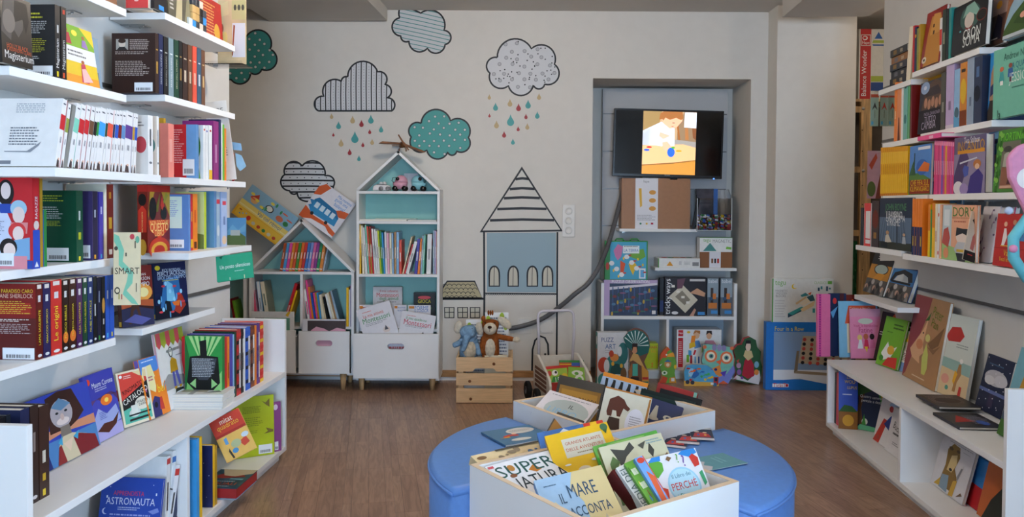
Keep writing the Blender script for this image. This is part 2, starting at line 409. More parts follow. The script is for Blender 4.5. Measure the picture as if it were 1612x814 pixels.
# round pendant lamps above the aisle, the last added to light the rack
for k_, (x, y, e) in enumerate(((-.4, 3.2, 36), (.3, 1.3, 17), (.1, -2.2, 16), (2.25, 4.62, 5))):
    lt = thing('pendant_lamp', 'round white pendant lamp %s' % ('nearest the painted wall', 'above the photographer', 'nearest the shop window', 'added behind the right wall to light the rack')[k_], 'lamp', SIDE @ Matrix.Translation((x, y, CEIL)))
    part('ceiling_rose', lt, lambda m: m.lathe([(.05, 0), (.045, -.02)], melamine(), 20))
    part('cord', lt, lambda m: m.tube([(0, 0, -.02), (0, 0, -.13)], .003, pm('DDDDDD', .5), 6))
    part('globe', lt, lambda m: m.ball((0, 0, -.2), .07, pm('FFEEDC', .5, noise=0, emit=e*5.2), 18, 12))

# ================================================================== WALL SHELVES AND LOW BOOKCASES
wm = melamine(); steel = pm('B5B5B3', .3, metal=.9, noise=0)
def wall_shelf(side, uf, xa, xb, z, label, th=.023):
    """board from the wall to u=uf; xa, xb pixels of its front top corners"""
    P = left(uf) if side < 0 else right(uf); uw = UL if side < 0 else UR
    inv = S3.inverted()
    def vv(x):
        a = P.hit(x, 400); a.z = z; y = project(a)[1]; return (inv @ P.hit(x, y)).y
    v0, v1 = sorted((vv(xa), vv(xb)))
    t = thing('wall_shelf', label, 'shelf', SIDE @ Matrix.Translation((0, 0, z)), 'white wall shelves of the side bookcases')
    lo, hi = (uw+.005, uf) if side < 0 else (uf, uw-.005)
    boxpart('board', t, (lo, v0, -th), (hi, v1, 0), wm, .001)
    for q in (.16, .84):
        v = v0+(v1-v0)*q; m = MB()
        s0, s1 = (uw+.005, uw+.09) if side < 0 else (uw-.09, uw-.005)
        m.box((s0, v-.022, -th-.004), (s1, v+.022, -th), steel)
        for k in (.3, .6, .85):
            m.lathe([(.004, -th-.007), (.004, -th-.004)], steel, 8, Matrix.Translation((s0+(s1-s0)*k, v+(.01 if k == .6 else -.008), 0)))
        m.build('bracket', t)
    return z
AN, BN = 'near left bay', 'far left bay'
ZA1 = wall_shelf(-1, -1.35, 42, 199, 1.766, 'topmost wall shelf of the near left bay')
ZA2 = wall_shelf(-1, -1.35, 15, 199, 1.502, 'second wall shelf of the near left bay carrying black books')
ZA3 = wall_shelf(-1, -1.25, 87, 253, 1.255, 'third wall shelf of the near left bay carrying white books')
ZA4 = wall_shelf(-1, -1.40, -60, 173, .994, 'fourth wall shelf of the near left bay carrying green and red books')
ZA5 = wall_shelf(-1, -1.384, -60, 182, .748, 'lowest wall shelf of the near left bay carrying dark thrillers')
ZB1 = wall_shelf(-1, -1.35, 260, 370, 1.815, 'topmost wall shelf of the far left bay')
ZB2 = wall_shelf(-1, -1.35, 260, 370, 1.537, 'second wall shelf of the far left bay carrying a brown series')
ZB3 = wall_shelf(-1, -1.30, 283, 387, 1.256, 'third wall shelf of the far left bay carrying a red book')
ZB4 = wall_shelf(-1, -1.28, 297, 396, .996, 'fourth wall shelf of the far left bay carrying a patterned red book')
ZB5 = wall_shelf(-1, -1.43, 224, 338.5, .737, 'lowest shallow display ledge of the far left bay')
RA1 = wall_shelf(1, 1.50, 1436, 1542, 1.748, 'topmost wall shelf of the near right bay')
RA2 = wall_shelf(1, 1.50, 1449, 1561, 1.476, 'second wall shelf of the near right bay carrying a mint book')
RA3 = wall_shelf(1, 1.47, 1463, 1640, 1.22, 'third wall shelf of the near right bay carrying pink books')
RA4 = wall_shelf(1, 1.42, 1421, 1640, .975, 'fourth wall shelf of the near right bay carrying red boxes')
RB1 = wall_shelf(1, 1.50, 1383, 1434, 1.722, 'topmost wall shelf of the far right bay under a stack')
RB2 = wall_shelf(1, 1.50, 1390, 1446, 1.466, 'second wall shelf of the far right bay carrying orange spines')
RB3 = wall_shelf(1, 1.47, 1390, 1460, 1.22, 'third wall shelf of the far right bay carrying yellow paperbacks')
RB4 = wall_shelf(1, 1.42, 1347, 1419, .985, 'fourth wall shelf of the far right bay carrying dark books')
RB5 = wall_shelf(1, 1.55, 1345, 1413, .704, 'lowest shallow display ledge of the far right bay')

inv3 = S3.inverted()
def vat(side, uf, px, py):
    P = left(uf) if side < 0 else right(uf); return (inv3 @ P.hit(px, py)).y
def low_unit(side, uf, vn, vf, zm, zt, zb, vdiv, label, far_top):
    uw = UL+.003 if side < 0 else UR-.003
    lo, hi = (uw, uf) if side < 0 else (uf, uw)
    t = thing('low_bookcase', label, 'bookcase', SIDE)
    boxpart('mid_shelf', t, (lo, vn+.02, zm-.022), (hi, vf-.02, zm), wm, .001)
    boxpart('base_board', t, (lo, vn+.02, zb-.022), (hi, vf-.02, zb), wm, .001)
    boxpart('end_panel', t, (lo, vn, 0), (hi, vn+.02, zt), wm, .001)
    boxpart('end_panel', t, (lo, vf-.02, zb-.022), (hi, vf, far_top), wm, .001)
    boxpart('divider', t, (lo, vdiv, zb), (hi-.012 if side < 0 else hi, vdiv+.02, zm-.022), wm, .001)
    pi = .025
    boxpart('plinth', t, (lo, vn+.02, 0), (hi-pi, vf-.03, zb-.022), wm) if side < 0 else boxpart('plinth', t, (lo+pi, vn+.02, 0), (hi, vf-.03, zb-.022), wm)
    return t
ULF, URF = -1.253, 1.375
ZLM, ZLB, ZRM, ZRB = .402, .06, .378, .055
low_unit(-1, ULF, vat(-1, ULF, 43, 740), vat(-1, ULF, 451, 640), ZLM, .642, ZLB, vat(-1, ULF, 300, 740), 'low white bookcase along the left wall', .642)
low_unit(1, URF, vat(1, URF, 1585, 700), vat(1, URF, 1301, 620), ZRM, .61, ZRB, vat(1, URF, 1418, 690), 'low white bookcase along the right wall', ZRM)
# ================================================================== ROUND SEAT WITH TWO BOOK BINS
PC = hit_z(956, 684, .45); PC.z = 0            # centre of the seat
g = hit_z(733, 735, .45) - hit_z(1165, 762, .45)
ang = math.atan2(g.y, g.x)                      # direction of the bins' diagonal
PA = PC.copy()
PAX = (Vector((math.cos(ang-math.pi/4+math.pi), math.sin(ang-math.pi/4+math.pi), 0)))   # towards the right corner of the front bin side
def rotv(v, d): return Matrix.Rotation(R(d), 3, 'Z') @ v
dirs = [rotv(Vector((0, -1, 0)), 45+11+k*90) for k in range(4)]
BIN_YAW = math.degrees(ang)+180
blue = pm('5F8FD6', .38, .4, 'blue_leatherette', .03, 60, .15)
RS, TS = .55, .385
MC = Matrix.Translation(PC) @ Matrix.Rotation(R(BIN_YAW), 4, 'Z')     # local x along the front bin's wide diagonal, local -y to the viewer
def quarter(sgn, label):
    t = thing('round_seat', label, 'seat', MC, 'blue quarter-round seats')
    n = 26; g_ = .004
    def ring(r, z):
        c = (sgn*g_*1.5, 0)
        return [(c[0], c[1], z)]+[(c[0]+sgn*r*math.cos(R(q)), r*math.sin(R(q)), z) for q in [-44.6+89.2*i/n for i in range(n+1)]]
    def solid(m, rings):
        vs = []; fs = []; k = n+2
        for r, z in rings: vs += ring(r, z)
        for i in range(len(rings)-1):
            for q in range(k): fs.append((i*k+q, i*k+(q+1) % k, (i+1)*k+(q+1) % k, (i+1)*k+q))
        fs += [tuple(range(k-1, -1, -1)), tuple(range((len(rings)-1)*k, len(rings)*k))]
        m.add(vs, fs, blue, True)
    part('seat_body', t, lambda m: solid(m, [(RS-.006, .0), (RS, .006), (RS, TS-.02)]))
    part('seat_top', t, lambda m: solid(m, [(RS, TS-.0199), (RS, TS-.008), (RS-.012, TS), (.02, TS+.004)]))
    part('piping', t, lambda m: m.tube([Vector((sgn*g_*1.5+sgn*(RS+.001)*math.cos(R(q)), (RS+.001)*math.sin(R(q)), TS-.016)) for q in [-44+88*i/30 for i in range(31)]], .0045, blue, 8))
quarter(-1, 'blue leatherette quarter-round seat on the left of the book bins')
quarter(1, 'blue leatherette quarter-round seat on the right of the book bins')
edge = pm('D8C0A2', .6, .25, 'raw_wood_edge', .04, 20)
BS, BT, BH = .512, .016, .45
def bin_(sgn, label):
    M = MC @ Matrix.Rotation(R(-135 if sgn < 0 else 45), 4, 'Z')      # local square 0..BS from the centre
    t = thing('book_bin', label, 'bin', M, 'white square book bins')
    o = .003
    def side(a, b):
        def f(m):
            m.box((a[0], a[1], 0), (b[0], b[1], BH), wm); m.box((a[0], a[1], BH), (b[0], b[1], BH+.0012), edge)
        return f
    for a, b in (((o, o), (BS, o+BT)), ((o, BS-BT), (BS, BS)), ((o, o+BT), (o+BT, BS-BT)), ((BS-BT, o+BT), (BS, BS-BT))):
        part('side_panel', t, side(a, b))
    boxpart('bin_floor', t, (o+BT, o+BT, .20), (BS-BT, BS-BT, .212), wm)
    return M
MF = bin_(-1, 'white square book bin nearest the camera, full of dinosaur and atlas books')
MRr = bin_(1, 'white square book bin on the far side of the blue seat')

# ================================================================== HOUSE-SHAPED CABINETS
YC, YB = 5.0, 5.236
teal = pm('97CCC6', .5, .3, 'teal_back_panel', .015, 12)
beech = wood('CFA878', 'beech_leg', (9, 9, 1))
def holed(m, w, h, cx, cz, hw, hr, y0, y1, mat):
    """w x h panel with a stadium hole"""
    N = 40; inn = []
    for k in range(N):
        a = 2*math.pi*(k+.5)/N; c, s = math.cos(a), math.sin(a)
        inn.append((cx+(hw-hr)*(1 if c > 0 else -1)+hr*c, cz+hr*s))
    out = []
    for k in range(N):
        a = 2*math.pi*(k+.5)/N; c, s = math.cos(a), math.sin(a)
        tx = (w-cx if c > 0 else cx)/max(1e-6, abs(c)); tz = (h-cz if s > 0 else cz)/max(1e-6, abs(s)); q = min(tx, tz)
        out.append([cx+c*q, cz+s*q])
    for X, Z in ((0, 0), (w, 0), (w, h), (0, h)):
        i = min(range(N), key=lambda k: (out[k][0]-X)**2+(out[k][1]-Z)**2); out[i] = [X, Z]
    vs = [(x, y0, z) for x, z in inn]+[(x, y0, z) for x, z in out]+[(x, y1, z) for x, z in inn]+[(x, y1, z) for x, z in out]
    fs = []
    for k in range(N):
        j = (k+1) % N
        fs += [(k, j, N+j, N+k), (2*N+k, 3*N+k, 3*N+j, 2*N+j), (k, 2*N+k, 2*N+j, j), (N+k, N+j, 3*N+j, 3*N+k)]
    m.add(vs, fs, mat)
def leg(t, x, y, h=.1):
    part('leg', t, lambda m: m.lathe([(.014, 0), (.022, h)], beech, 14, Matrix.Translation((x, y, 0))))
T_ = .016
def slab(m, p, q, th, mat, y0, y1):
    """slanted board between points p, q (x,z), thickness downwards"""
    d = Vector((q[0]-p[0], q[1]-p[1])).normalized(); n = Vector((d.y, -d.x))*th
    if n.y > 0: n = -n
    m.prism([(p[0], p[1]), (q[0], q[1]), (q[0]+n.x, q[1]+n.y), (p[0]+n.x, p[1]+n.y)], y0, y1, mat)
def drawer(t, x0, x1, z0, z1, yf, hx=None):
    w, h = x1-x0, z1-z0
    d = part('drawer', t, lambda m: holed(m, w, h, w/2, h*.72, .052, .0185, 0, .016, wm), Matrix.Translation((x0, yf, z0)))
    def f(m):
        m.box((.02, .016, .01), (.03, .2, h*.8), wm); m.box((w-.03, .016, .01), (w-.02, .2, h*.8), wm)
        m.box((.03, .19, .01), (w-.03, .2, h*.8), wm); m.box((.03, .016, .01), (w-.03, .19, .018), wm)
    part('drawer_box', d, f)
    return d
def zpx(y, Y=YC): return bp(620, y, Y).z
tx0, tx1 = bp(561, 400, YC).x, bp(692, 400, YC).x; txm = (tx0+tx1)/2
zt1, zt2, zt3, zeave, zapex, zbot = zpx(301), zpx(348.5), zpx(432), zpx(299), zpx(237), zpx(599)
t = thing('house_cabinet', 'tall white house-shaped cabinet with teal back and one wide drawer', 'cabinet', None)
boxpart('side_panel', t, (tx0, YC, zbot), (tx0+T_, YB, zeave), wm); boxpart('side_panel', t, (tx1-T_, YC, zbot), (tx1, YB, zeave), wm)
part('roof_panel', t, lambda m: slab(m, (tx0, zeave+.004), (txm, zapex), T_, wm, YC, YB))
part('roof_panel', t, lambda m: slab(m, (txm, zapex), (tx1, zeave+.004), T_, wm, YC, YB))
for z in (zt1, zt2, zt3): boxpart('shelf', t, (tx0+T_, YC+.002, z-T_), (tx1-T_, YB, z), wm)
boxpart('shelf', t, (tx0+T_, YC+.03, zpx(519)-T_), (tx1-T_, YB, zpx(519)), wm)
boxpart('bottom_panel', t, (tx0+T_, YC, zbot), (tx1-T_, YB, zbot+T_), wm)
part('back_panel', t, lambda m: m.prism([(tx0+T_, zbot+T_), (tx1-T_, zbot+T_), (tx1-T_, zeave-.01), (txm, zapex-.03), (tx0+T_, zeave-.01)], YB-.006, YB, teal))
drawer(t, bp(556, 560, 4.9).x, bp(690, 560, 4.9).x, bp(620, 596, 4.9).z, bp(620, 526, 4.9).z, 4.9)
for x in (tx0+.04, tx1-.04):
    leg(t, x, YC-.03, bp(620, 596, 4.9).z-.001); leg(t, x, YB-.06, zbot)
# the low house
sx0, sx1 = bp(392, 480, YC).x, bp(557, 480, YC).x; sxm = (sx0+sx1)/2
zs1, zsap = zpx(429), zpx(346)
t = thing('house_cabinet', 'low white house-shaped cabinet with two drawers and a steep gable', 'cabinet', None)
zsm = zpx(516)
boxpart('side_panel', t, (sx0, YC, zbot+.03), (sx0+T_, YB, zs1-T_), wm); boxpart('side_panel', t, (sx1-T_, YC, zbot+.03), (sx1, YB, zs1-T_), wm)
part('roof_panel', t, lambda m: slab(m, (sx0-.004, zs1+.004), (sxm, zsap), T_, wm, YC, YB))
part('roof_panel', t, lambda m: slab(m, (sxm, zsap), (sx1+.004, zs1+.004), T_, wm, YC, YB))
boxpart('shelf', t, (sx0, YC, zs1-T_), (sx1, YB, zs1), wm)
boxpart('shelf', t, (sx0+T_, YC+.03, zsm-T_), (sx1-T_, YB, zsm), wm)
boxpart('divider', t, (sxm-T_/2, YC, zsm), (sxm+T_/2, YB, zs1-T_), wm)
boxpart('divider', t, (sxm-T_/2, YC+.03, zbot+.046), (sxm+T_/2, YB, zsm-T_), wm)
boxpart('bottom_panel', t, (sx0+T_, YC, zbot+.03), (sx1-T_, YB, zbot+.046), wm)
part('back_panel', t, lambda m: m.prism([(sx0+T_, zbot+.046), (sx1-T_, zbot+.046), (sx1-T_, zs1), (sxm, zsap-.03), (sx0+T_, zs1)], YB-.006, YB, teal))
drawer(t, bp(392, 560, 4.93).x, bp(465, 560, 4.93).x, bp(520, 588, 4.93).z, bp(520, 521, 4.93).z, 4.93)
drawer(t, bp(470, 560, 4.93).x, bp(550, 560, 4.93).x, bp(520, 588.5, 4.93).z, bp(520, 522, 4.93).z, 4.93)
for x in (sx0+.04, sx1-.06):
    leg(t, x, YC-.03, bp(520, 588.5, 4.93).z-.001); leg(t, x, YB-.06, zbot+.03)
# the third one, mostly hidden by the left wall
t = thing('cabinet', 'white cabinet half hidden behind the far end of the left wall', 'cabinet', None)
qx0, qx1 = bp(330, 480, YC).x, bp(387, 480, YC).x; zq = zpx(428)
for a, b in ((qx0, qx0+T_), (qx1-T_, qx1)): boxpart('side_panel', t, (a, YC, zbot+.03), (b, YB, zq), wm)
boxpart('top_panel', t, (qx0+T_, YC, zq-T_), (qx1-T_, YB, zq), wm); boxpart('shelf', t, (qx0+T_, YC+.01, zsm-T_), (qx1-T_, YB, zsm), wm)
boxpart('bottom_panel', t, (qx0+T_, YC, zbot+.03), (qx1-T_, YB, zbot+.046), wm); boxpart('back_panel', t, (qx0+T_, YB-.006, zbot+.046), (qx1-T_, YB, zq-T_), teal)
for x in (qx0+.04, qx1-.04): leg(t, x, YC+.03, zbot+.03); leg(t, x, YB-.06, zbot+.03)

# ================================================================== WALL PAINTINGS
BLK, OFFW, DTEAL = '26272A', 'CFD0D2', '3E8C87'
def arc(p, q, b, n=14):
    """points from p to q along an arc, b = sagitta / half chord, positive bulges to the left of travel"""
    p, q = Vector(p), Vector(q); c = (p+q)/2; d = q-p; L = d.length/2
    if abs(b) < 1e-3: return [tuple(p)]
    s = b*L; r = (L*L+s*s)/(2*abs(s)); nrm = Vector((-d.y, d.x)).normalized()*(1 if b > 0 else -1)
    o = c + nrm*(abs(s)-r); a0 = math.atan2((p-o).y, (p-o).x); a1 = math.atan2((q-o).y, (q-o).x)
    sw = a1-a0
    if b > 0:
        while sw > 0: sw -= 2*math.pi
    else:
        while sw < 0: sw += 2*math.pi
    return [(o.x+r*math.cos(a0+sw*k/n), o.y+r*math.sin(a0+sw*k/n)) for k in range(n)]
def inside(pt, poly):
    x, y = pt; c = False; n = len(poly)
    for i in range(n):
        x0, y0 = poly[i]; x1, y1 = poly[i-1]
        if (y0 > y) != (y1 > y) and x < (x1-x0)*(y-y0)/(y1-y0)+x0: c = not c
    return c
class Mural:
    """flat paint a millimetre proud of the wall; coordinates are wall metres (x, z)"""
    def __init__(s, label, cat, y=YW, name='wall_painting', group=None):
        s.y = y; s.t = thing(name, label, cat, None, group); s.k = 0
    def start(s): s.m = MB(); return s
    def lift(s): s.k += 1; return s.y-.0006-.0003*s.k
    def poly(s, pts, col):
        y = s.y-.0006-.0003*s.k; s.m.add([(x, y, z) for x, z in pts], [tuple(range(len(pts)))], ink(col) if isinstance(col, str) else col)
    def stroke(s, pts, w, col, closed=False):
        y = s.y-.0006-.0003*s.k; n = len(pts); L = []; Rr = []
        for i in range(n):
            a = Vector(pts[(i-1) % n] if closed or i > 0 else pts[i]); b = Vector(pts[(i+1) % n] if closed or i < n-1 else pts[i])
            d = (b-a); d = d.normalized() if d.length > 1e-9 else Vector((1, 0)); nn = Vector((-d.y, d.x))
            ww = (w if not callable(w) else w(pts[i]))/2; p = Vector(pts[i]); L.append(p+nn*ww); Rr.append(p-nn*ww)
        vs = [(p.x, y, p.y) for p in L]+[(p.x, y, p.y) for p in Rr]
        fs = [(i, (i+1) % n, n+(i+1) % n, n+i) for i in range(n if closed else n-1)]
        s.m.add(vs, fs, ink(col))
    def done(s, name): s.m.build(name, s.t); s.k += 1
def wpt(x, y): p = bp(x, y, YW); return (p.x, p.z)
def cloud(label, cusps, org, sc, fill, pat):
    """cusps: (x, y, bulge of the following arc) in crop pixels"""
    pts = []
    n = len(cusps)
    for i in range(n):
        a = cusps[i]; b = cusps[(i+1) % n]
        A = wpt(org[0]+a[0]/sc, org[1]+a[1]/sc); B = wpt(org[0]+b[0]/sc, org[1]+b[1]/sc); pts += arc(A, B, a[2])
    M = Mural(label, 'wall painting', name='painted_cloud', group='clouds painted on the back wall')
    M.start(); M.poly(pts, fill); M.done('fill')
    xs = [p[0] for p in pts]; zs = [p[1] for p in pts]; x0, x1, z0, z1 = min(xs), max(xs), min(zs), max(zs)
    M.start(); kind = pat[0]
    if kind == 'dots':
        _, step, r, c1, c2 = pat; rr = random.Random(3); j = 0; z = z0
        while z < z1:
            x = x0 + (step/2 if j % 2 else 0)
            while x < x1:
                p = (x+rr.uniform(-.12, .12)*step, z+rr.uniform(-.12, .12)*step)
                if all(inside((p[0]+r*1.2*math.cos(q), p[1]+r*1.2*math.sin(q)), pts) for q in (0, 1.57, 3.14, 4.71)):
                    M.poly([(p[0]+r*math.cos(q*.524), p[1]+r*math.sin(q*.524)) for q in range(12)], c2)
                    M.k += 1; M.poly([(p[0]+r*.72*math.cos(q*.524), p[1]+r*.72*math.sin(q*.524)) for q in range(12)], c1); M.k -= 1
                x += step
            z += step*.6; j += 1
        if len(c1) and pat[0] == 'dots' and c2 == '8C8C90':
            for _ in range(60):
                p = (rr.uniform(x0, x1), rr.uniform(z0, z1))
                if inside(p, pts): M.poly([(p[0]+.005*math.cos(q), p[1]+.005*math.sin(q)) for q in range(6)], BLK)
    else:
        _, ang_, step, w, col, dot = pat; d = Vector((math.cos(ang_), math.sin(ang_))); nn = Vector((-d.y, d.x))
        cs = [Vector(p).dot(nn) for p in pts]; c = min(cs)+step*.6; q = 0
        while c < max(cs):
            hits = []
            for i in range(len(pts)):
                a, b = Vector(pts[i]), Vector(pts[(i+1) % len(pts)]); fa, fb = a.dot(nn)-c, b.dot(nn)-c
                if fa*fb < 0: hits.append((a+(b-a)*fa/(fa-fb)).dot(d))
            hits.sort()
            for i in range(0, len(hits)-1, 2):
                if q % 1 == 0: M.stroke([tuple(d*hits[i]+nn*c), tuple(d*(hits[i]+hits[i+1])/2+nn*(c+.002)), tuple(d*hits[i+1]+nn*c)], w, col)
                if dot:
                    e = hits[i]+.012
                    while e < hits[i+1]-.01:
                        p = d*e+nn*(c+step*.5)
                        if inside(tuple(p), pts): M.poly([(p.x+dot*math.cos(k), p.y+dot*math.sin(k)) for k in range(6)], BLK)
                        e += step*(1.25 if dot > .003 else .55)
            c += step; q += 1
    M.done('pattern'); M.t.children[-1]['kind'] = 'stuff'
    M.start(); M.stroke(pts+pts[:1], .011, BLK); M.done('outline')
cloud('teal painted cloud with white dots beside the left bookcase', [(-120, 260, .55), (60, 300, .5), (175, 235, .95), (410, 360, 1.0), (325, 560, .55), (215, 590, .75), (25, 660, .3), (-150, 560, .8)], (360, 20), 6.26, DTEAL, ('dots', .062, .0115, 'C9CBCB', '2B5F5E'))
cloud('grey painted cloud with vertical black stripes above the low house', [(95, 428, .85), (135, 325, .75), (260, 218, .5), (305, 185, .85), (518, 150, .75), (570, 240, .8), (585, 335, .75), (620, 428, 0)], (480, 80), 4.525, OFFW, ('str', math.pi/2, .0335, .007, BLK, .0022))
cloud('pale painted cloud with slanting teal lines touching the ceiling', [(92, 88, .25), (95, 37, .12), (195, 65, .75), (310, 150, .9), (315, 220, .75), (228, 238, .7), (137, 203, .6), (97, 178, .9)], (600, 0), 3.13, 'C6CACC', ('str', -.21, .026, .005, '4C8E8B', 0))
cloud('teal painted cloud with white dots behind the model plane', [(197, 608, .85), (342, 595, .8), (430, 678, .8), (372, 745, .8), (328, 750, .75), (225, 740, .8), (148, 675, .85)], (600, 0), 3.13, '4A9C97', ('dots', .067, .0105, 'C9CBCB', '2F6664'))
cloud('pale grey painted cloud with rings and black specks over the wall', [(335, 295, .8), (510, 250, .8), (628, 330, .85), (578, 432, .75), (520, 437, .8), (392, 440, .75), (297, 375, .8)], (680, 0), 3.257, OFFW, ('dots', .082, .013, 'B4B4B8', '8C8C90'))
cloud('small painted cloud with bold horizontal stripes behind the leaning books', [(412, 195, .8), (740, 335, .7), (860, 480, .4), (640, 640, .3), (425, 685, .35), (345, 575, .6), (235, 545, .75), (165, 315, .9)], (430, 240), 9.045, OFFW, ('str', 0, .0385, .0105, BLK, .0042))
def drops(org, sc, lst, where):
    cnt = {}
    for x, y, s, c in sorted(lst):
        cnt[c] = cnt.get(c, 0)+1
        cx, cz = wpt(org[0]+x/sc, org[1]+y/sc); h = s/sc*YW/FPX
        size = 'large' if s/sc > 8.5 else ('small' if s/sc < 4.6 else 'mid-sized')
        col = {'teal': '4A9C9A', 'red': 'A2353A', 'beige': 'BFA679'}[c]
        m = MB(); w = h*.62; pts = []
        for k in range(15):
            a = -math.pi*1.12+ (math.pi*1.24)*k/14; pts.append((cx+w*math.cos(a)*.98, cz-h*.38+w*math.sin(a)))
        pts.append((cx+w*.28, cz+h*.5)); pts.append((cx, cz+h)); pts.append((cx-w*.28, cz+h*.5))
        m.prism(pts, YW-.0016, YW-.0004, ink(col))
        o = m.build('painted_raindrop'); o['label'] = '%s %s painted raindrop %s, %s %s one from left' % (size, c, where, ORD[cnt[c]-1], c); o['category'] = 'wall painting'; o['group'] = 'raindrops painted on the back wall'
drops((480, 80), 4.525, [(190, 465, 20, 'beige'), (240, 530, 28, 'teal'), (340, 490, 28, 'beige'), (403, 517, 26, 'red'), (470, 487, 32, 'teal'), (543, 557, 25, 'teal'), (462, 575, 18, 'red'), (203, 597, 14, 'red'), (258, 655, 28, 'beige'), (356, 615, 42, 'teal'), (413, 668, 18, 'red'), (479, 648, 22, 'beige'), (319, 720, 23, 'red'), (385, 765, 21, 'teal')], 'below the striped cloud')
drops((680, 0), 3.257, [(294, 497, 14, 'beige'), (326, 547, 21, 'teal'), (400, 527, 20, 'beige'), (444, 550, 20, 'red'), (493, 534, 23, 'teal'), (549, 495, 17, 'beige'), (295, 592, 10, 'red'), (331, 638, 20, 'beige'), (403, 616, 30, 'teal'), (482, 597, 14, 'red'), (540, 590, 19, 'teal'), (442, 660, 13, 'red'), (489, 648, 17, 'beige'), (370, 689, 17, 'red'), (415, 726, 16, 'teal')], 'below the ringed cloud')
# painted houses
def hp(x, y, o=(680, 240), s=3.392): return wpt(o[0]+x/s, o[1]+y/s)
M = Mural('painted tall house with striped pointed roof and four arched windows', 'wall painting', name='painted_house')
M.start(); M.poly([hp(293, 430), hp(662, 428), hp(662, 748), hp(293, 745)], '93AAB4'); M.done('wall_patch')
M.start(); M.stroke([hp(278, 425), hp(280, 760), hp(279, 900)], .013, BLK); M.stroke([hp(670, 425), hp(668, 760), hp(665, 1190)], .012, BLK)
M.stroke([hp(280, 752), hp(668, 755)], .008, BLK)
for k in range(34): M.stroke(arc(hp(281+k*11.5, 756), hp(292+k*11.5, 756), -.9, 6)+[hp(292+k*11.5, 756)], .0035, BLK)
M.done('wall_lines')
M.start(); M.stroke([hp(480, 84), hp(262, 422), hp(692, 417)], .022, BLK, True)
for y, a, b in ((140, 446, 518), (193, 415, 548), (242, 384, 576), (300, 348, 612), (360, 310, 652)): M.stroke([hp(a, y+3), hp((a+b)/2, y-2), hp(b, y+2)], .017, BLK)
M.done('roof')
for cx in (333, 434, 536, 617):
    w = 27
    pts = [hp(cx-w, 714), hp(cx+w, 714)]+[hp(cx+w*math.cos(q*.262)*(1 if q < 7 else 1), 660-52*max(0, math.sin(q*.262))**.8) for q in range(0, 13)]
    M.start(); M.poly(pts, 'C9C2B0'); M.k += 1; M.stroke(pts, .011, BLK, True); M.stroke([hp(cx, 610), hp(cx-2, 714)], .004, BLK); M.done('window')
M.start(); dp = lambda x, y: hp(x, y, (690, 430), 5.814)
M.stroke([dp(858, 900), dp(862, 700), dp(885, 615), dp(930, 575), dp(975, 592), dp(1003, 650), dp(1010, 800), dp(1008, 900)], .012, BLK)
M.poly([(dp(978, 742)[0]+.008*math.cos(k), dp(978, 742)[1]+.008*math.sin(k)) for k in range(6)], BLK); M.done('door')
M = Mural('painted small house with scalloped beige roof and three square windows', 'wall painting', name='painted_house')
roof = [dp(37, 228), dp(37, 140), dp(82, 75), (dp(332, 75)), dp(402, 228)]
M.start(); M.poly(roof, 'B4A884'); M.done('roof_fill')
M.start()
for r_ in range(4):
    for c_ in range(9):
        a, b = 40+c_*42-(21 if r_ % 2 else 0), 82+c_*42-(21 if r_ % 2 else 0); y = 118+r_*36
        if a < 36 or b > 330+r_*17+10: continue
        M.stroke(arc(dp(a, y), dp(b, y), .9, 8)+[dp(b, y)], .004, BLK)
M.stroke(roof, .011, BLK, True); M.stroke([dp(30, 236), dp(415, 234)], .014, BLK); M.done('roof')
for a, b in ((57, 145), (178, 268), (292, 380)):
    q = [dp(a, 315), dp(b, 315), dp(b-2, 408), dp(a+2, 408)]
    M.start(); M.poly(q, 'C9C5B4'); M.k += 1; M.stroke(q, .008, BLK, True); M.stroke([dp((a+b)/2, 315), dp((a+b)/2, 408)], .005, BLK); M.stroke([dp(a, 360), dp(b, 358)], .005, BLK); M.done('window')
# sockets and cable
plast = pm('DAD7D0', .4, .4, 'plastic_plate', .01)
p0, p1 = bp(885, 373, YW), bp(905, 322, YW)
t = thing('socket_plate', 'beige wall plate with three round switches beside the painted roof', 'socket', Matrix.Translation((p0.x, YW, p0.z)))
w, h = p1.x-p0.x, p1.z-p0.z
boxpart('plate', t, (0, -.009, 0), (w, 0, h), plast, .003)
for k in range(3): part('socket', t, lambda m: m.lathe([(.024, 0), (.021, -.004), (.019, -.001), (.004, -.001)], plast, 18, Matrix.Translation((w/2, -.009, h*(.2+.3*k))) @ Matrix.Rotation(R(-90), 4, 'X')))
for (x0, y0, x1, y1), lab in (((815, 502, 837, 525), 'blank beige wall plate half covered by the cable'), ((849, 503, 871, 524), 'blank square wall plate with corner screws behind the walker handle')):
    p0, p1 = bp(x0, y1, YW), bp(x1, y0, YW)
    t = thing('blank_plate', lab, 'wall plate', Matrix.Translation((p0.x, YW, p0.z))); w, h = p1.x-p0.x, p1.z-p0.z
    boxpart('plate', t, (0, -.007, 0), (w, 0, h), plast, .002)
    for a in (.12, .88):
        for b in (.12, .88): part('screw', t, lambda m: m.lathe([(.003, 0), (.002, -.0015)], steel, 8, Matrix.Translation((w*a, -.007, h*b)) @ Matrix.Rotation(R(90), 4, 'X')))
pts = [(801, 517, 5.235), (815, 515, 5.235), (840, 508, 5.235), (862, 497, 5.235), (885, 480, 5.22), (905, 463, 5.2), (925, 447, 5.2), (942, 422, 5.22), (955, 392, 5.3), (965, 360, 5.38), (972, 335, 5.45), (979, 306, 5.5), (981, 280, 5.5)]
cp = [bp(*p) for p in pts]
